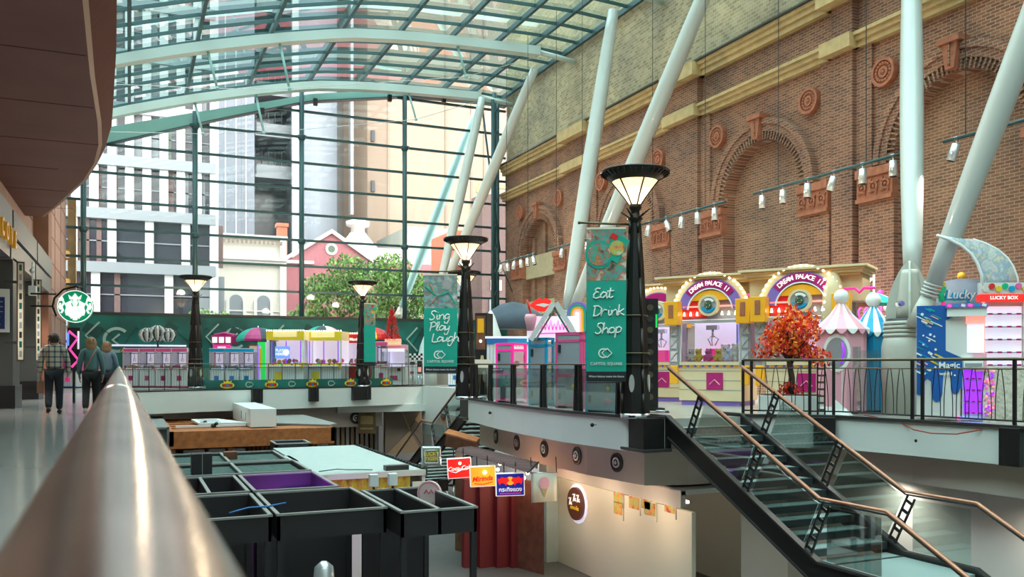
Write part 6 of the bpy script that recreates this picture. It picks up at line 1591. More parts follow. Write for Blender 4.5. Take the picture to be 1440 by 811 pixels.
b = MB(); b.path([r[0] for r in rows], .03, 'ink_white', 6); b.path([r[-1] for r in rows], .03, 'ink_white', 6); b.build('board_edge', t)
# neighbour at the picture edge
ev = G(1384, 17.0)+Vector((math.cos(.5), -math.sin(.5), 0))*1.02
t = thing('edge_prize_machine', 'red lit prize machine cut by the right picture edge', 'game machine', ev, -.5)
b = MB(); b.box(-.18,.8,.1,1.1,0,2.2,'rocket_white'); b.build('cabinet', t); b = MB(); b.box(-.16,.8,.08,.1,1.0,2.1,'cool_glow'); b.build('lit_back', t); b = MB(); b.box(-.2,.8,0,.1,2.15,2.34,'red_glow'); b.box(-.14,.8,-.02,.1,2.4,2.78,'red'); b.box(-.08,.6,-.04,-.02,2.46,2.72,'amber'); b.box(0,.5,-.06,-.04,2.5,2.68,'warm_glow'); b.build('marquee', t)
b = MB(); b.box(-.18,.8,.06,.1,0,1,'off_white'); b.build('kick_panel', t)
# cartoon-free fruit sign and round blue dome behind the blue game
t = thing('fruit_sign', 'colourful fruit cluster sign with blue lettering on the white machine behind', 'sign', P(1340, 424, 17.6), -.35)
b = MB(); b.path([(-.22,0,.0),(-.26,0,.15),(-.2,0,.3)], .06, 'green_sign', 8); b.ball((-.2,0,.28),.09,'yellow',10,(.6,.5,1.4)); b.ball((-.28,0,.26),.08,'amber',8,(.6,.5,1)); b.ball((-.2,0,-.08),.08,'hot_pink',8,(.7,.5,1.4)); b.build('fruit', t)
words('Lucky', .26, 'cyan_blue', t, (.12,-.02,.12), bold=.02, ext=.02, shear=.2); words('Lucky', .26, 'ink_white', t, (.13,-.05,.14), bold=.0, ext=.01, shear=.2, name='lettering_face')
p = G(1375, 21.5); b = MB(); b.cbox((p.x,p.y,1.15),(1.3,.8,2.3),'rocket_white',-.42); tag(b.build('plain_game_cabinet', bevel=.03), 'plain pale back of a machine between the blue game and the prize shelves', 'game machine')
p = G(1352, 20.9); b = MB(); b.lathe([(1.0,0),(1.0,2.1),(.95,2.5),(.75,2.9),(.4,3.1),(.1,3.15)], 'tarp', (p.x,p.y,0), 26); b.ball((p.x,p.y,3.22),.1,'amber',8); tag(b.build('blue_grey_dome'), 'dark blue-grey domed game roof behind the fruit sign', 'dome')
# ------------------------------------------------------------------ lower food court
t = thing('timber_kiosk', 'food kiosk with slatted timber roof frame on the lower level', 'kiosk', (0,0,0))
KX0, KX1, KY0, KY1, KZ = 1.25, 6.8, 31.2, 38.4, -1.2
b = MB(); b.box(KX0,KX1,KY0,KY0+.12,KZ-.58,KZ,'wood'); b.box(KX0,KX0+.12,KY0,KY1,KZ-.5,KZ,'wood'); b.box(KX1-.12,KX1,KY0,KY1,KZ-.5,KZ,'wood'); b.box(KX0,KX1,KY1,KY1+.1,KZ-.5,KZ,'wood'); b.build('fascia_beam', t)
b = MB()
for i in range(6): y = KY0+.14+i*.24; b.box(KX0,KX1,y,y+.2,KZ-.06,KZ-.005,'wood')
b.build('roof_board', t)
for i in range(5):
    b = MB(); y = KY0+2.3+i*1.1; b.box(KX0+.1,KX1-.1,y,y+.42,KZ-.16,KZ-.02,'wood'); b.build('roof_slat', t)
b = MB(); b.box(KX0+.1,KX1-.1,KY0+.5,KY1,KZ-.5,KZ-.42,'wood_dark'); b.build('ceiling_board', t)
b = MB()
for x in (KX0+.1, 3.2, 5.0, KX1-.1): b.box(x-.08,x+.08,KY0+.05,KY0+.2,-4.2,KZ-.5,'wood_dark')
for y in (34,37): b.box(KX1-.2,KX1-.05,y,y+.15,-4.2,KZ-.5,'wood_dark')
b.split('post', t)
b = MB(); b.box(KX0+.2,KX1-.2,KY0+2.8,KY0+2.9,-4.2,KZ-.6,'wood_dark')
for i in range(16): b.box(KX0+2.9+i*.16,KX0+2.95+i*.16,KY0+2.76,KY0+2.8,-4.2,KZ-.6,'wood')
b.build('rear_screen', t)
b = MB(); b.box(KX0+.2,KX0+2.6,KY0+1.2,KY0+1.9,-4.2,-3.2,'white_flat'); b.build('counter', t)
for i, (x, w_) in enumerate(((1.75,.7),(2.6,.55),(3.35,.5))):
    b = MB(); b.box(x,x+w_,KY0+1.3,KY0+1.9,-3.2,-1.95,'white_flat'); b.disc((x+w_/2,KY0+1.29,-2.35), .13, (0,1,0), .02, 'plinth' if i != 1 else 'sandstone'); tag(b.build('kitchen_appliance', bevel=.02), ['leftmost','middle','rightmost'][i]+' white kitchen appliance seen under the timber kiosk beam', 'appliance')
b = MB(); b.box(3.95,4.85,31.9,37.6,-1.17,-.52,'white_flat'); 
b.box(3.94,3.955,33.2,33.28,-1.0,-.7,'plinth'); b.box(3.94,3.955,34.6,34.68,-1.0,-.7,'plinth')
b.box(3.95,4.85,31.89,31.9,-1.17,-.52,'white_flat'); tag(b.build('roof_duct_box', bevel=.02), 'long white box resting on the timber kiosk roof', 'duct box')
b = MB(); b.prism([(2.3,33.2,-1.12),(4.0,33.0,-1.12),(3.2,35.8,-1.12),(2.2,35.8,-1.12)], (0,0,.06), 'white_flat')
for i in range(5): b.box(2.4,3.1,33.5+i*.45,33.52+i*.45,-1.06,-1.05,'grey_roof')
tag(b.build('roof_panel'), 'white louvred panel lying on the timber kiosk roof', 'panel')
b = MB(); b.box(1.5,3.9,32.75,32.85,-1.18,-1.1,'white_flat'); tag(b.build('roof_batten'), 'thin white batten across the timber kiosk roof', 'batten')
for i, (x, y, l_) in enumerate(((2.45,33.6,'small black spotlight near the louvred panel on the timber kiosk'),(2.75,32.5,'small black spotlight near the front of the timber kiosk roof'))):
    b = MB(); b.lathe([(.08,0),(.1,.06),(.06,.14)], 'plinth', (x,y,-1.18), 10); b.tube((x,y,-1.1),(x+.12,y-.1,-1.02),.05,.06,'plinth',8); tag(b.build('roof_spotlight'), l_, 'spotlight')
b = MB(); b.box(.25,1.2,31.5,38,-4.2,-1.1,'grey_pillar'); b.box(.22,1.23,31.4,38.1,-1.12,-1.05,'grey_roof'); b.box(.3,1.1,31.45,31.5,-4.2,-2.0,'wood_dark'); b.box(1.16,1.24,31.4,31.48,-4.2,-1.05,'stall_edge'); tag(b.build('grey_service_unit'), 'grey topped service unit left of the timber kiosk', 'kiosk')
b = MB(); b.prism([(6.7,31.6,-1.19),(7.1,32.2,-1.19),(7.0,38.4,-1.19),(4.95,38.4,-1.19),(4.95,33.4,-1.19)], (0,0,.06), 'grey_roof'); tag(b.build('grey_roof_sheet'), 'flat grey sheet lying over the right rear of the timber kiosk roof', 'roof sheet')
# pale roofed stall with mustard front
t = thing('pale_roof_stall', 'stall with pale mint flat roof and mustard curtain front', 'kiosk', (0,0,0))
b = MB(); b.box(4.2,6.9,21.0,28.3,-1.68,-1.6,'mint_roof'); b.box(2.9,4.3,24.2,25.8,-1.66,-1.6,'mint_roof'); b.build('roof', t)
b = MB(); b.box(4.2,6.9,20.95,21.05,-1.74,-1.6,'cream'); b.box(6.55,6.9,20.95,21.05,-3.0,-1.9,'cream'); b.box(6.82,6.9,21,28.3,-2.3,-1.6,'cream'); b.box(4.2,6.9,21,21.06,-4.2,-2.9,'cream'); b.build('fascia', t)
b = MB()
for i in range(26): b.box(6.86,6.92,21.1+i*.28,21.22+i*.28,-1.6,-1.55,'dark_steel')
b.split('roof_edge_tooth', t)
b = MB(); pts = []
for i in range(52): pts.append((4.4+i*.041, 21.02+.03*math.sin(i*1.1)))
b.strip(pts, -2.7, -1.74, .02, 'mustard'); b.build('curtain', t)
b = MB(); b.path([(4.3,21.5,-1.58),(4.7,21.3,-1.52),(5.0,21.5,-1.57),(5.3,21.2,-1.55),(5.6,21.3,-1.58)], .012, 'plinth', 6); b.box(5.9,6.5,21.1,21.35,-1.6,-1.48,'dark_steel'); b.build('roof_cable', t)
# near stalls: open black boxed frames
def stall(label, x0, x1, y0, y1, zt=-1.5, cells=2, m='stall_black', cover=None):
    t = thing('open_top_stall', label, 'stall', (0,0,0)); b = MB(); h = .42
    b.box(x0,x1,y0,y0+.05,zt-h,zt,m); b.box(x0,x1,y1-.05,y1,zt-h,zt,m); b.box(x0,x0+.05,y0,y1,zt-h,zt,m); b.box(x1-.05,x1,y0,y1,zt-h,zt,m)
    for i in range(1, cells): x = x0+(x1-x0)*i/cells; b.box(x-.03,x+.03,y0,y1,zt-h,zt,m)
    b.box(x0,x1,y1-.06,y1,-4.2,zt-h,'stall_black'); b.build('fascia', t)
    b = MB(); e = .035; b.box(x0-.02,x1+.02,y0-.02,y0+.05,zt,zt+e,'stall_edge'); b.box(x0-.02,x1+.02,y1-.05,y1+.02,zt,zt+e,'stall_edge'); b.box(x0-.02,x0+.05,y0,y1,zt,zt+e,'stall_edge'); b.box(x1-.05,x1+.02,y0,y1,zt,zt+e,'stall_edge')
    for i in range(1, cells): x = x0+(x1-x0)*i/cells; b.box(x-.035,x+.035,y0,y1,zt,zt+e,'stall_edge')
    b.build('top_edge', t)
    b = MB()
    for x in (x0+.05, x1-.05):
        for y in (y0+.05, y1-.05): b.box(x-.05,x+.05,y-.05,y+.05,-4.2,zt-h,m)
    b.split('post', t)
    b = MB(); b.box(x0+.2,x1-.2,y0+.3,y0+.8,-4.2,-3.2,'wood_dark'); b.box(x0+.15,x1-.15,y0+.25,y0+.85,-3.22,-3.16,'stall_edge'); b.build('counter', t)
    if cover:
        b = MB(); b.box(x0+.05,x0+.05+(x1-x0)*cover,y0+.05,y1-.05,zt-.1,zt-.06,'felt_green'); b.build('roof_mesh', t)
    return t
stall('black stall with green mesh roof just in front of the timber kiosk', .9, 3.9, 23.6, 26.2, -1.5, 2, cover=.98)
stall('black framed open stall between the green mesh roofs and the pale roof', 4.3, 5.4, 28.4, 29.6, -1.5, 1)
stall('black stall with green mesh roof behind the purple lit cell', .8, 4.0, 21.0, 23.4, -1.5, 2, cover=.95)
stall('black open stall left of the purple lit cell', .7, 2.2, 18.0, 20.7, -1.5, 2)
tq = stall('open stall glowing purple inside beneath the pale roof', 2.3, 4.0, 18.0, 20.7, -1.5, 1, m='stall_purple')
l = bpy.data.lights.new('purple_lamp', 'POINT'); l.energy = 60; l.color = (.6,.1,1); l.shadow_soft_size = .1
o = bpy.data.objects.new('purple_lamp', l); COL.objects.link(o); o.parent = tq; o.location = (3.4,19,-2.3)
b = MB(); b.box(3.3,3.9,20.1,20.5,-2.0,-1.95,'violet_glow'); b.build('purple_tube', tq)
stall('black open stall nearest the camera beside the steel handrail', .7, 2.2, 15.0, 17.7, -1.5, 1)
stall('black open stall nearest the camera, middle of the three along the bottom', 2.3, 4.2, 15.0, 17.7, -1.5, 1)
stall('black open stall at the bottom beside the round pink sign', 4.3, 5.7, 14.4, 17.2, -1.5, 2)
b = MB(); b.box(1.34,1.80,21.6,22.0,-1.56,-1.04,'stall_black'); b.box(1.57,1.585,21.59,21.6,-1.56,-1.04,'stall_edge'); tag(b.build('rooftop_speaker_box', bevel=.015), 'black boxy unit standing on the green mesh stall roof', 'box')
b = MB(); b.box(2.4,2.75,25.0,25.3,-1.56,-1.35,'wood_dark'); tag(b.build('small_roof_box', bevel=.01), 'small brown box on the rear green mesh roof', 'box')
for i, (x, y, lab) in enumerate(((4.55,17.2,'left of two small white spot boxes on the stall edge'),(4.95,17.2,'right of two small white spot boxes on the stall edge'),)):
    t = thing('box_spotlight', lab, 'spotlight', (x,y,-1.46)); b = MB(); b.box(-.09,.09,-.07,.07,.05,.3,'white_flat'); b.build('housing', t, bevel=.01); b = MB(); b.box(-.02,.02,-.02,.02,-.02,.05,'dark_steel'); b.build('bracket', t)
b = MB(); b.path([(1.55,15.3,-1.44),(1.9,15.6,-1.42),(2.25,15.8,-1.45),(2.6,16.0,-1.44)], .015, 'blue', 6); tag(b.build('blue_hose'), 'blue cable draped over the stall frames at the bottom', 'cable')
for i, (x, y, m_) in enumerate(((1.2,18.55,'silver'),(1.8,18.55,'sandstone'),(3.5,18.55,'green_glow'),(2.9,18.55,'ink_white'),(1.3,15.55,'white_flat'),(3.2,15.55,'silver'))):
    b = MB(); b.lathe([(.16,0),(.2,.3),(.17,.6),(.05,.7)], m_, (x,y,-3.16), 12); tag(b.build('stall_container'), ['silver pot on the counter of the stall left of the purple cell','sandy coloured jar on the counter left of the purple cell','green lit container inside the purple stall','white container inside the purple stall','white pot inside the nearest left stall','silver pot inside the bottom middle stall'][i], 'container')
# round pink sign
c = P(604, 693, 17.5); t = thing('round_pink_sign', 'round pale pink sign standing on the stall edge left of the lit signs', 'sign', c, -TH-.2)
b = MB(); b.disc((0,0,0), .25, (0,1,0), .08, 'light_pink' if False else mat('pale_pink', (.75,.55,.52), .5), 32); b.build('disc', t); b = MB(); b.arc((0,-.045,0), .21, .225, 0, 2*PI, .01, 'pink', ((1,0,0),(0,0,1))); b.path([(-.1,-.05,0),(-.05,-.05,.08),(0,-.05,0),(.05,-.05,.08),(.1,-.05,0)], .01, 'pink', 5); b.build('print', t)
b = MB(); b.tube((0,.03,-.2),(0,.03,-1.5-c.z+1.2 if False else -.45),.02,.02,'dark_steel',6); b.build('stem', t)
# lit signs hanging below the island
def boxsign(label, cx, cy, d, w_, h, rot, tilt, face, frame='sign_white'):
    t = thing('lit_box_sign', label, 'sign', P(cx, cy, d), rot); t.rotation_euler = (0, tilt, rot)
    b = MB(); b.box(-w_/2,w_/2,0,.1,-h/2,h/2,frame); b.build('case', t, bevel=.02)
    b = MB(); b.box(-w_/2+.025,w_/2-.025,-.01,0,-h/2+.025,h/2-.025,face); b.build('face', t)
    b = MB(); b.tube((w_*.2,.05,h/2),(w_*.2,.05,h/2+.25),.015,.015,'black_steel',6); b.tube((-w_*.2,.05,h/2),(-w_*.2,.05,h/2+.25),.015,.015,'black_steel',6); b.build('hanger', t)
    return t
t = boxsign('red lit soft drink sign with white script below the island', 646, 658, 22.6, .64, .54, -TH+.1, -.06, 'coca')
words('Coca-Cola', .145, 'sign_white', t, (0,-.02,.0), (PI/2,-.06,0), .004, bold=.004, shear=.35); b = MB(); b.path([(-.24,-.02,-.07),(-.1,-.02,-.11),(.05,-.02,-.04),(.2,-.02,-.04),(.27,-.02,0)], [.004,.014,.02,.012,.004], 'sign_white', 6); b.build('swoosh', t)
b = MB(); b.ball((.02,-.03,.13),.04,'bulb',8); b.build('hot_spot', t)
t = boxsign('orange lit sign with red script between the red and blue signs', 679, 669.5, 21.7, .66, .53, -TH+.1, -.04, 'orange_sign')
words('Mirinda', .17, 'coca', t, (-.02,-.02,-.06), (PI/2,-.05,0), .004, bold=.005, shear=.3); b = MB(); b.ball((.05,-.03,.1),.05,'bulb',8); b.path([(-.22,-.02,-.17),(0,-.02,-.2),(.24,-.02,-.15)], .012, 'coca', 5); b.build('swoosh', t)
t = boxsign('blue lit energy drink sign with two red bulls before a yellow sun', 717.5, 681, 20.6, .70, .56, -TH+.1, -.02, 'blue_sign')
b = MB(); b.disc((0,-.02,.09), .1, (0,1,0), .02, 'orange_sign', 20)
for sg in (-1, 1): b.prism([(sg*x,-.035,z) for x, z in ((.02,.1),(.06,.17),(.14,.16),(.2,.19),(.27,.13),(.3,.17),(.29,.08),(.26,.0),(.22,.05),(.14,.03),(.1,-.02),(.08,.05))], (0,-.01,0), 'coca')
b.build('bull_emblem', t); words('กระทิงแดง', .13, 'sign_white', t, (0,-.02,-.12), bold=.003); b = MB(); b.box(-.25,.25,-.015,-.01,-.22,-.2,'coca'); b.build('underline', t)
for px, lab in ((641,'left'),(663,'middle'),(690,'right')): pass
# grey rounded square sign by the far stair
c = P(606.5, 641.5, 23.5); t = thing('square_logo_sign', 'grey rounded square sign with yellow lettering by the far staircase', 'sign', c, -TH+.1)
b = MB(); b.box(-.27,.27,0,.1,-.27,.27,'silver'); b.build('case', t, bevel=.04); b = MB(); b.box(-.23,.23,-.01,0,-.23,.23,'grey_roof'); b.path([(-.17,-.02,-.18),(-.17,-.02,.17),(.1,-.02,.17),(.18,-.02,.09),(.18,-.02,-.18),(-.17,-.02,-.18)], .01, 'ink_white', 5); b.ball((.14,-.02,.15),.04,'leaf_light',8,(1,.4,1)); b.build('face', t)
words('LUCKY\nTIGER', .13, 'yellow', t, (0,-.02,.0), bold=.004)
# ice cream banner
c = P(765, 685, 20.2); t = thing('ice_cream_banner', 'hanging cream cloth banner with a pink ice cream cone', 'banner', c, -TH+.12)
b = MB(); b.sheet([[(-.3+.6*i/8, .01*math.sin(i*1.4), -.36+.035*i/8+.0), (-.3+.6*i/8, .012*math.sin(i*1.4+1), .33)] for i in range(9)], 'cream'); b.build('cloth', t, solid=.006)
b = MB(); b.disc((.0,-.03,.13), .12, (0,1,0), .015, 'light_pink', 24); b.disc((.0,-.03,.07), .10, (0,1,0), .014, 'light_pink', 20, sx=1.15); b.prism([(-.09,-.025,.03),(.09,-.025,.03),(.01,-.025,-.24)], (0,-.01,0), 'sandstone'); b.build('cone_print', t)
b = MB(); b.tube((-.33,.02,.34),(.33,.02,.34),.015,.015,'silver',8); b.tube((.3,.02,.34),(.3,.1,.7),.01,.01,'plinth',5); b.tube((-.3,.02,.34),(-.3,.1,.7),.01,.01,'plinth',5); b.build('hanging_rod', t)
# corrugated awning under the island
t = thing('corrugated_awning', 'brown corrugated awning sloping out from under the island', 'awning', (0,0,0))
b = MB(); A, B_, C_, D_ = P(650,624,24.5), P(757,650,20.5), P(742,664,19.9), P(640,634,23.6)
n = 96; rows = [[], []]
for i in range(n+1):
    q = i/n; o = .006*math.sin(i*PI*.5) ; rows[0].append(A.lerp(B_, q)+Vector((0,0,o))); rows[1].append(D_.lerp(C_, q)+Vector((0,0,o)))
b.sheet(rows, 'corrugated'); b.build('sheet', t, solid=.008)
b = MB(); b.prism([D_, A, A+Vector((0,0,-.35)), D_+Vector((0,0,-.3))], (.05,.1,0), 'wood'); b.tube(C_, B_, .03, .03, 'dark_steel', 6); b.build('end_board', t)
b = MB(); c = P(650, 622, 24.2); b.cbox(c, (.9,.35,.35), 'wood_dark', Euler((.2,.25,-.6))); b.cbox(c+Vector((0,0,.19)), (.95,.4,.05), 'wood', Euler((.2,.25,-.6))); b.cbox(c+Vector((.1,-.2,-.02)), (.5,.03,.2), 'sandstone', Euler((.2,.25,-.6))); tag(b.build('wooden_crate_sign', bevel=.01), 'tilted brown wooden crate at the upper end of the corrugated awning', 'crate')
# dark timber stall with red columns beneath the signs
t = thing('red_column_stall', 'dark stall with red columns and warm light behind the drink signs', 'stall', (0,0,0))
b = MB()
for px in (662, 684, 708, 728): p = G(px, 22.5); b.box(p.x-.22,p.x+.22,p.y-.1,p.y+.1,-4.2,-1.9,'dark_red')
b.split('red_column', t)
p0, p1 = G(640, 24.5), G(765, 21.6); b = MB(); b.prism([(p0.x,p0.y,-4.2),(p1.x,p1.y,-4.2),(p1.x,p1.y,-1.9),(p0.x,p0.y,-1.9)], (.06,.12,0), 'wood_dark'); b.build('rear_wall', t)
b = MB(); 
for px, py in ((703,652),(737,672),(700,660),(742,665)): b.ball(P(px,py,22.4), .05, 'bulb', 8)
b.split('string_bulb', t)
l = bpy.data.lights.new('stall_lamp', 'POINT'); l.energy = 15; l.color = (1,.45,.2); l.shadow_soft_size = .1; o = bpy.data.objects.new('stall_lamp', l); COL.objects.link(o); o.parent = t; o.location = P(720, 668, 21.6)
# shop under the island
t = thing('noodle_shop', 'cream walled food shop with white canopy under the island', 'shop', (0,0,0))
SX = 10.5; ya, yb = atX(785, SX), 14.6
b = MB(); b.box(SX,SX+.1,yb,ya,-4.2,-1.95,'cream'); b.box(SX-.35,SX+.1,ya,ya+.45,-4.2,-1.6,'mint_roof'); b.build('wall', t)
b = MB(); b.prism([(SX-.25,ya+.5,-1.58),(SX-.25,yb,-1.58),(SX+2.5,yb,-1.58),(SX+2.5,ya+.5,-1.58)], (0,0,.1), 'fascia_white'); b.box(SX-.27,SX-.15,yb,ya+.5,-1.85,-1.5,'soffit_beige'); b.build('canopy', t)
b = MB(); b.box(SX-.12,SX-.06,yb,ya-.1,-1.76,-1.7,'warm_glow'); b.build('canopy_light', t)
for k in range(3):
    l = bpy.data.lights.new('shop_lamp', 'POINT'); l.energy = 22; l.color = (1,.82,.6); l.shadow_soft_size = .02; o = bpy.data.objects.new('shop_lamp', l); COL.objects.link(o); o.parent = t; o.location = (SX-.9, yb+.8+k*1.9, -2.2)
c = Vector((SX-.06, atX(813, SX), 0)); d_ = .4058*c.x+.914*c.y; c.z = CAM_H-(708-512)*d_/1212
q = thing('round_shop_sign', 'round brown sign ringed by white light with cream characters', 'sign', c, PI/2*-1)
b = MB(); b.disc((0,0,0), .42, (0,1,0), .08, mat('sign_brown', (.12,.035,.02), .4), 36); b.build('disc', q); b = MB(); b.arc((0,.03,0), .42, .5, 0, 2*PI, .05, 'cool_glow', ((1,0,0),(0,0,1)), 36); b.build('light_ring', q)
b = MB()
for ox, oz in ((-.22,.05),(.0,.17),(.2,.17)): 
    b.path([(ox-.08,-.05,oz+.06),(ox+.02,-.05,oz+.08),(ox-.03,-.05,oz-.06),(ox+.08,-.05,oz-.08)], .02, 'sign_white', 5); b.path([(ox-.06,-.05,oz-.1),(ox+.07,-.05,oz-.02)], .015, 'sign_white', 5)
b.build('characters', q); words('noodle', .16, 'yellow', q, (0,-.05,-.1), bold=.003)
for i, (px, py, w_) in enumerate(((868,699,.32),(890,708,.34),(907,708,.3),(868,716,.3),(912,716,.34),(940,713,.3))):
    y = atX(px, SX); d_ = .4058*SX+.914*y; z = CAM_H-(py-512)*d_/1212
    b = MB(); b.box(SX-.03,SX,y-w_,y+w_*.4,z-.22,z+.2,'cream'); b.box(SX-.04,SX-.03,y-w_+.03,y+w_*.4-.03,z-.1,z+.17,'dish_photo')
    tag(b.build('menu_photo'), ['upper left','upper middle','upper right','lower left','lower middle','lower right'][i]+' food photo card on the cream shop wall', 'menu photo')
# cafe seating far below
def chair_(x, y, rz, label, m):
    t = thing('cafe_chair', label, 'chair', (x,y,-4.2), rz, 'cafe chairs on the lower level')
    b = MB(); b.box(-.2,.2,-.2,.2,.42,.46,m); b.build('seat', t); b = MB(); b.box(-.2,.2,.17,.2,.46,.85,m); b.build('backrest', t)
    for sx in (-.17,.17):
        for sy in (-.17,.17): b = MB(); b.tube((sx,sy,0),(sx,sy,.42),.015,.015,'silver',6); b.build('leg', t)
    return t
def table_(x, y, label):
    t = thing('cafe_table', label, 'table', (x,y,-4.2), 0, 'cafe tables on the lower level'); b = MB(); b.lathe([(.35,.7),(.35,.74)], 'grey_roof', n=20); b.build('tabletop', t); b = MB(); b.tube((0,0,.02),(0,0,.7),.03,.03,'silver',8); b.lathe([(.22,0),(.2,.03)], 'silver', n=14); b.build('pedestal', t); return t
T0 = table_(9.4, 33.0, 'round grey cafe table on the lower level'); C1 = chair_(9.4, 33.7, 0, 'dark cafe chair on the lower level', 'dark_steel')
k = 0
for (x, y) in ((10.6,34.6),(9.0,35.4),(11.4,37.2),(10.2,38.2),(8.6,30.4),(9.6,31.2),(11.2,32.2)):
    clone(T0, (x,y,-4.2), 0, 'round grey cafe table on the lower level')
    for a in (0.4, 2.4, 4.5): clone(C1, (x+math.cos(a)*.7, y+math.sin(a)*.7, -4.2), a-PI/2, 'dark cafe chair on the lower level')
for x, y, a in ((9.4,32.3,PI),(8.7,33,PI/2)): clone(C1, (x,y,-4.2), a, 'dark cafe chair on the lower level')
p = G(592, 33); t = thing('menu_screen', 'pale teal screen on a stand in the lower seating area', 'screen', (p.x,p.y,-4.2), -TH); b = MB(); b.box(-.25,.25,-.03,.03,1.0,1.45,'teal_pale'); b.build('panel', t); b = MB(); b.tube((0,0,0),(0,0,1.0),.03,.03,'dark_steel',8); b.build('stand', t)
t = thing('wood_wall_sign', 'brown square sign on the side wall left of the geometric cladding', 'sign', P(464+33, 592, 41.5)+Vector((.6,-.2,0)), -TH); b = MB(); b.box(-.42,.42,0,.1,-.6,.55,'brown_panel_light'); b.build('board', t); b = MB(); b.box(-.3,.3,-.02,0,-.15,.25,'sandstone'); b.box(-.3,.3,-.02,0,-.4,-.32,'sandstone'); b.build('lettering_block', t)
mb = MB()
for i in range(9): mb.box(9.3+i*.24, 9.45+i*.24, 42.2, 42.5, -4.2, -1.6, ['grey_roof','brown_panel_light'][i%2])
mb.box(9.2, 11.5, 42.5, 42.6, -4.2, -.8, 'brown_panel'); struct(mb, 'wall_slatted_lower')

for x, y in ((14.2, 9.5), (14.1, 13.0), (13.6, 17.5)):  # fill lights added to brighten the space below the right balcony
    t = thing('added_soffit_downlight', 'added round downlight under the right balcony soffit', 'added ceiling light', (x, y, -1.21), 0, 'added downlights under the right balcony')
    b = MB(); b.lathe([(.08,-.012),(.1,-.012),(.1,0),(0,0)], 'silver', n=16); b.build('trim_ring', t); b = MB(); b.disc((0,0,-.006), .075, (0,0,1), .008, 'warm_glow', 16); b.build('diffuser', t)
    l = bpy.data.lights.new('downlight', 'SPOT'); l.energy = 120; l.spot_size = 2.8; l.spot_blend = 1; l.color = (1,.92,.8); l.shadow_soft_size = .03; o = bpy.data.objects.new('downlight', l); COL.objects.link(o); o.parent = t; o.location = (0,0,-.05)
# ------------------------------------------------------------------ the city outside
mat('office_white', (0.46, 0.47, 0.48), .5); mat('office_grey', (0.187,0.205,0.223), .5); mat('office_glass', (0.031,0.033,0.045), .15); mat('office_green', (0.089,0.134,0.098), .4); mat('office_pale', (.20,.225,.245), .4)
mat('tower_blue', (0.161,0.183,0.219), .45, noise=.06, nscale=.15); mat('tower_beige', (.30,.22,.165), .6, noise=.04, nscale=.2); mat('tower_beige_dark', (.25,.18,.135), .6)
mat('vic_cream', (0.6, 0.57, 0.5), .7, noise=.04); mat('vic_pink', (0.36, 0.13, 0.15), .7, noise=.08); mat('vic_trim', (0.58, 0.56, 0.53), .6); mat('red_brick_far', (0.42, 0.14, 0.08), .8, noise=.08); mat('mauve', (0.134,0.081,0.076), .7, noise=.1)
mat('asphalt', (.25,.25,.25), .8, noise=.1)
mb = MB(); mb.box(-80,120,46.6,200,-1.2,-.6,'asphalt'); mb.box(-6,20.5,46.2,47.2,-4.4,-.6,'asphalt'); struct(mb, 'floor', 'street outside')
# office block
OY = 63.0; OX = 5.35
t = thing('office_building', 'office block with white fins, grey floor bands and tall dark windows', 'building', (0,0,0))
b = MB(); b.box(-24, OX, OY+.4, OY+6, -.6, 30, 'office_glass'); b.build('wall', t)
fl = [-.6, 3.95, 7.5, 11.05, 14.6, 18.15, 21.7, 25.2, 28.8]
b = MB()
for z in fl[1:]: b.box(-24, OX+.1, OY-.2, OY+.5, z-.35, z+.35, 'office_pale')
b.build('floor_band', t)
b = MB(); rnd = random.Random(12)
b.box(OX-.25, OX+.3, OY-.1, OY+6, -.6, 30, 'office_white')
for k, (z0, z1) in enumerate(zip(fl, fl[1:])):
    st_ = 1.07 if k >= 3 else (2.3 if k == 2 else 4.5); x = atY(151, OY)-st_*8 if k != 1 else atY(128, OY)-st_*4
    if k < 1: x = -20
    while x < OX-.6:
        b.box(x, x+.54, OY, OY+.42, z0+.35, z1-.35, 'office_white'); x += st_
b.build('fin', t)
b = MB()
for k, (z0, z1) in enumerate(zip(fl, fl[1:])):
    x = -22
    while x < OX-.5:
        if rnd.random() < .45: b.box(x+.75, x+.95+.5*rnd.random(), OY+.3, OY+.39, z0+.3, z1-.3, rnd.choice(['office_green','office_grey','office_grey','mauve']))
        x += 1.07
    b.box(-24, OX-.2, OY+.3, OY+.38, (z0+z1)/2-.04, (z0+z1)/2+.04, 'office_grey')
b.build('window', t)
# grey tower with open balconied bay
t = thing('blue_grey_tower', 'blue grey tower with a dark bay of balconies', 'building', (0,0,0))
TY = 84.0; X = lambda px, Y=TY: atY(px, Y)
b = MB(); b.box(X(288), X(358), TY, TY+20, -.6, 62, 'tower_blue'); b.box(X(358), X(418), TY+6, TY+20, -.6, 62, 'office_glass')
n = 12; x0_, x1_ = X(418), X(496)
b.prism([(x0_,TY,-.6)]+[(x0_+(x1_-x0_)*i/n, TY+7*(i/n)**2.2, -.6) for i in range(n+1)]+[(x1_,TY+20,-.6),(x0_,TY+20,-.6)], (0,0,62), 'tower_blue')
b.box(X(492,91), X(496,91), 90.6, 91.5, 17, 62, 'office_white'); b.box(X(411),X(420),TY-.1,TY+.5,-.6,62,'office_white')
b.build('wall', t)
b = MB()
for px in (316, 331, 345): b.box(X(px), X(px)+.12, TY-.04, TY, 8, 34-(px-316)*.2, 'office_white')
for px in (340,): b.box(X(px), X(px)+.08, TY-.04, TY, 0, 62, 'office_grey')
b.build('panel_joint', t)
for i in range(12):
    z = 19.3+i*4.0; b = MB(); b.box(X(362), X(418)-.3, TY+1.5, TY+6.2, z-.25, z, 'office_pale'); b.box(X(364), X(418)-.3, TY+1.5, TY+1.6, z, z+1.0, 'office_grey'); b.build('balcony', t)
b = MB(); rnd = random.Random(5)
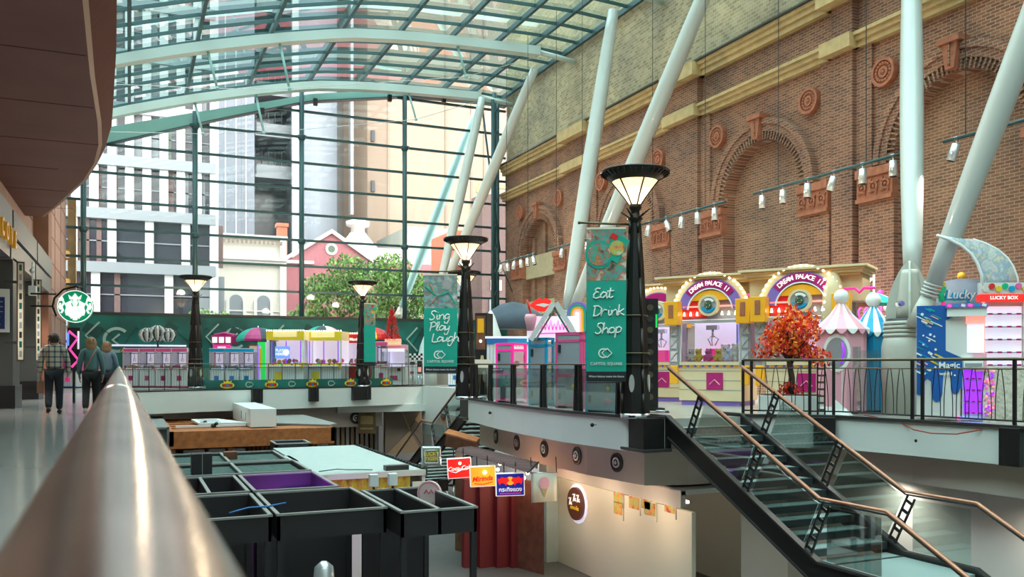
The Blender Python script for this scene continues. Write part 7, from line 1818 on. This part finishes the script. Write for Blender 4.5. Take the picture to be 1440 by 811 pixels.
for i in range(12):
    for j in range(7): x = X(360)+j*.65; b.box(x, x+.07, TY+5.8, TY+5.95, 19.3+i*4, 22.6+i*4, 'office_grey')
b.build('balcony_door_frame', t)
# beige tower
t = thing('beige_tower', 'smooth beige tower filling the right half of the glazed wall', 'building', (0,0,0))
BY = 92.0; xs_ = [atY(p_, BY) for p_ in (495, 520, 545, 626, 680, 712, 760)]
b = MB(); b.prism([(xs_[0],BY+4,-.6),(xs_[1],BY+1,-.6),(xs_[2],BY,-.6),(xs_[4],BY,-.6),(xs_[5],BY+2,-.6),(xs_[6]+6,BY+5,-.6),(xs_[6]+6,BY+24,-.6),(xs_[0],BY+24,-.6)], (0,0,66), 'tower_beige'); b.build('wall', t)
b = MB(); 
for px in (545, 626, 662, 680): x = atY(px, BY-.05); b.box(x, x+.25, BY-.1, BY+.1, -.6, 66, 'tower_beige_dark')
for i in range(9): x = atY(524, BY); b.box(x, x+.35, BY-.1+.5, BY+1.2, 20+i*5.5, 21.2+i*5.5, 'office_glass')
b.build('joint', t)
# cream Victorian
t = thing('cream_victorian_building', 'cream Victorian facade with two arched windows and parapet', 'building', (0,0,0))
VY = 70.0; vx0, vx1 = atY(298, VY), atY(402, VY)
b = MB(); b.box(vx0, vx1, VY, VY+1.9, -.6, 11.0, 'vic_cream'); b.build('wall', t)
b = MB(); b.box(vx0-.2, vx1, VY-.4, VY, 8.9, 9.2, 'vic_trim'); b.box(vx0-.3, vx1, VY-.6, VY, 9.2, 9.4, 'vic_trim'); b.box(vx0-.3, vx1+.1, VY-.3, VY, 10.9, 11.2, 'vic_trim')
b.box(vx0-.1, vx1, VY-.12, VY, 4.4, 4.6, 'vic_trim'); b.box(vx0-.1, vx1, VY-.12, VY, 2.2, 2.5, 'vic_trim'); b.box(vx0-.1, vx1, VY-.12, VY, 5.2, 5.3, 'vic_trim')
b.box(vx0-.3, vx0+.5, VY-.4, VY, 2.2, 11.6, 'vic_cream'); b.box(vx1-.5, vx1, VY-.3, VY, 2.2, 11.0, 'vic_cream')
for i in range(14): b.box(vx0+.8+i*.33, vx0+.95+i*.33, VY-.45, VY-.3, 10.5, 10.75, 'tower_beige_dark')
b.build('cornice', t)
b = MB(); b.lathe([(.3,0),(.35,.1),(.2,.3),(.3,.5),(.12,.8),(0,1.0)], 'vic_trim', (vx0+.2,VY,11.2), 12); b.build('urn_finial', t)
for px in (332, 370.5):
    x = atY(px, VY); b = MB(); b.prism([(x-.5,VY-.02,2.8),(x+.5,VY-.02,2.8)]+[(x+.5*math.cos(a),VY-.02,6.0+.5*math.sin(a)) for a in [PI*i/10 for i in range(11)]], (0,.03,0), 'office_pale'); b.box(x-.45,x+.45,VY-.05,VY-.02,4.5,4.6,'vic_trim'); b.build('window', t)
    b = MB(); b.arc((x,VY-.02,6.0), .5, .75, 0, PI, .15, 'vic_trim', ((1,0,0),(0,0,1))); b.box(x-.75,x-.5,VY-.15,VY,2.6,6,'vic_trim'); b.box(x+.5,x+.75,VY-.15,VY,2.6,6,'vic_trim'); b.build('window_surround', t)
# pink gabled building
t = thing('pink_gabled_building', 'pink rendered building with a white edged gable behind the big tree', 'building', (0,0,0))
gx0, gx1, gc = atY(403, 72), atY(640, 72), atY(466, 72)
b = MB(); b.box(gx0, gx1, 72, 77, -.6, 9.8, 'vic_pink'); b.prism([(gc-3.2,72,9.8),(gc+3.2,72,9.8),(gc,72,12.1)], (0,5,0), 'vic_pink'); b.box(gx0+.3,gc-3.2,75,77,9.8,11.0,'red_brick_far'); b.build('wall', t)
b = MB()
for sg in (-1, 1): b.prism([(gc,71.7,12.0),(gc,71.7,12.35),(gc+sg*3.7,71.7,9.95),(gc+sg*3.7,71.7,9.6)], (0,.8,0), 'vic_trim')
b.box(gc-3.8,gc-1.5,71.7,72.3,9.35,9.6,'vic_trim'); b.box(gx0,gx1,71.8,72.1,1.4,1.7,'vic_trim'); b.box(gx0,gx1,71.8,72.1,3.3,3.5,'vic_trim'); b.build('gable_trim', t)
b = MB(); b.arc((gc,71.9,10.7), .3, .5, 0, 2*PI, .1, 'vic_trim', ((1,0,0),(0,0,1))); b.disc((gc,71.95,10.7), .3, (0,1,0), .05, 'office_green', 16); b.build('round_window', t)
b = MB(); b.box(gx0-.6, gx0+.15, 72.5, 73.4, 9.8, 12.6, 'red_brick_far'); b.box(gx0-.7, gx0+.25, 72.4, 73.5, 12.4, 12.7, 'red_brick_far'); b.build('chimney', t)
for i in range(7):
    b = MB(); x = gx0+1.1+i*1.7; b.box(x, x+.8, 71.9, 72, 1.9, 3.1, 'vic_trim'); b.box(x+.1, x+.7, 71.85, 71.9, 2.0, 3.0, 'office_pale'); b.build('window', t)
# white domed building behind and pale balustraded one
t = thing('white_domed_building', 'pale building with a bell shaped white dome behind the tree top', 'building', (0,0,0))
dx = atY(518, 78); b = MB(); b.box(dx-2.4, dx+12, 79, 88, -.6, 12.0, 'vic_cream'); b.box(dx+4.0, dx+14, 78.9, 90, 8, 14.2, mat('vic_mint', (0.321,0.339,0.294), .6)); b.build('wall', t)
b = MB(); b.lathe([(3.2,0),(3.0,.5),(2.2,1.2),(1.4,2.1),(.9,2.7),(.8,2.9)], 'vic_trim', (dx,82,10.8), 24); b.lathe([(.7,0),(.65,.5),(1.1,.7),(1.15,1.1),(.5,1.3),(.1,1.5)], 'vic_trim', (dx,82,13.7), 16); b.build('dome', t)
t = thing('balustraded_building', 'white building with balustrade seen between the leaning tubes', 'building', (0,0,0))
bx0, bx1 = atY(592, 68), atY(632, 68); b = MB(); b.box(bx0,bx1,68,71.5,-.6,6.6,'vic_cream'); b.build('wall', t); b = MB(); b.box(bx0-.1,bx1+.1,67.7,68.1,6.6,6.8,'vic_trim'); b.box(bx0-.1,bx1+.1,67.7,68.1,7.6,7.8,'vic_trim')
for i in range(9): b.box(bx0+.1+i*.3,bx0+.22+i*.3,67.8,68,6.8,7.6,'vic_trim')
for i in range(3): b.box(bx0+.3+i*.9,bx0+.8+i*.9,67.9,68,2.2,5.4,'office_pale')
b.build('balustrade', t)
t = thing('red_brick_building', 'orange red brick building with white window surrounds near the brick wall', 'building', (0,0,0))
rx0, rx1 = atY(633, 62), atY(682, 62); b = MB(); b.box(rx0,rx1,62.2,66.5,-.6,11.2,'red_brick_far'); b.build('wall', t)
b = MB()
for i in range(2):
    for z in (1.6, 5.2): x = rx0+.5+i*1.7; b.box(x-.1,x+.9,61.9,62,z-.15,z+2.3,'vic_trim'); b.box(x+.05,x+.75,61.85,61.9,z,z+2.1,'office_pale')
b.build('window', t); b = MB(); b.box(rx0-.2,rx1+.2,61.6,62,8.6,9.1,'vic_trim'); b.box(rx0-.1,rx1,61.7,62,10.9,11.3,'terracotta'); b.build('cornice', t)
t = thing('mauve_building', 'dull mauve corner building beside the end of the brick wall', 'building', (0,0,0))
mx0 = atY(678, 54); b = MB(); b.box(mx0, mx0+6, 54, 56, -.6, 12.6, 'mauve'); b.build('wall', t); b = MB(); b.box(mx0+.5,mx0+.9,53.9,54,3,5.5,'office_pale'); b.box(mx0+.6,mx0+1.4,53.9,54,6.1,6.8,'vic_trim'); b.build('window', t); b = MB(); b.box(mx0-.5,mx0+.1,53.6,54,12.6,13,'sandstone'); b.box(mx0-.3,mx0+3,53.7,54,13,13.3,'sandstone'); b.build('cornice', t)
# trees in the street
def street_tree(label, px, Y, z0, blobs, n, size, mts):
    x = atY(px, Y); t = thing('street_tree', label, 'tree', (x, Y, -.6))
    b = MB(); b.path([(0,0,0),(.1,0,1.5),(0,0,3.0),(.1,.1,z0+.6)], [.28,.22,.18,.1], 'bark', 8)
    for bx, by, bz, r in blobs: b.path([(0,0,min(2.5,bz*.6)),(bx*.6,by*.6,(bz+.6)*.75),(bx,by,bz+.6)], [.1,.07,.03], 'bark', 6)
    b.build('trunk', t)
    b = MB()
    for bx, by, bz, r in blobs: leaves(b, (bx,by,bz+.6), r, int(n*r*r), size, [MATS[m_] for m_ in mts], (1,1,.8), .35)
    b.build('foliage', t)
street_tree('large round leafy tree in the street before the pink gabled building', 520, 58, 5, [(0,0,6.2,2.4),(-2.8,0,5.4,1.8),(2.6,0,6.0,2.0),(-4.2,.3,3.8,1.6),(4.0,.2,4.2,1.8),(0,-.6,3.6,2.2),(-1.6,0,7.4,1.5),(1.5,0,7.6,1.5),(-2.4,-.5,2.8,1.8),(2.2,-.5,2.8,1.7),(4.9,0,2.8,1.4),(-5.0,0,2.6,1.3),(3.8,0,6.4,1.3),(-3.4,0,6.2,1.2)], 400, .26, ['leaf_green','leaf_dark','leaf_green','leaf_green','leaf_light'])
street_tree('low light green tree behind the leftmost lamp', 300, 55, 2.4, [(-1.6,0,3.2,1.0),(-.6,0,3.7,1.0),(.5,0,3.5,1.0),(1.5,0,3.1,1.0),(2.3,0,2.6,.7),(-2.3,0,2.6,.8)], 420, .2, ['leaf_green','leaf_light','leaf_light'])
street_tree('small light green tree directly behind the round coffee sign', 128, 56, 2, [(0,0,3.1,.75),(.6,0,2.8,.6),(-.6,0,2.9,.6)], 420, .2, ['leaf_light','leaf_green'])
street_tree('low shrub showing just above the hoarding left of the pink building', 392, 56, 1.8, [(-.6,0,2.5,.55),(.4,0,2.6,.5)], 420, .18, ['leaf_light','leaf_green'])

# ------------------------------------------------------------------ pieces that belong to a part: one level deeper
SUB = {'bulb':'glass_bowl','bowl_rib':'glass_bowl','claw':'case_frame','glass_case':'case_frame','glass':'case_frame','lit_tube':'case_frame','latch':'back_panel',
 'medallion':'medallion_rim','letter':'sign_arch','candle_bulb':'niche','price_tag':'lit_shelf','oval_window':'oval_frame','meteor_print':'blue_panel','nozzle':'throat',
 'handwriting':'cloth','photo_print':'cloth','tagline':'tagline_band','lamp_head':'clamp','marquee':'cabinet','crown_emblem':'strip','link_emblem':'strip','joint_sleeve':'handrail',
 'characters':'disc','cone_print':'cloth','face':'case','window_surround':'wall','round_window':'wall','chimney':'wall','balcony_door_frame':'wall','chevron_outline':'panel','link_outline':'panel','dark_shape':'panel'}
kids = {}
for o in bpy.data.objects:
    if o.parent: kids.setdefault(o.parent, []).append(o)
for r, ch in kids.items():
    if r.parent or r.type != 'EMPTY': continue
    by = {}
    for c in ch: by.setdefault(c.name.split('.')[0], c)
    for c in ch:
        b0 = c.name.split('.')[0]; tgt = SUB.get(b0)
        if b0 == 'link_emblem' and 'strip' not in by: tgt = 'cloth'
        if tgt in by and by[tgt] is not c and by[tgt].location.length < 1e-6 and c.type == 'MESH': c.parent = by[tgt]
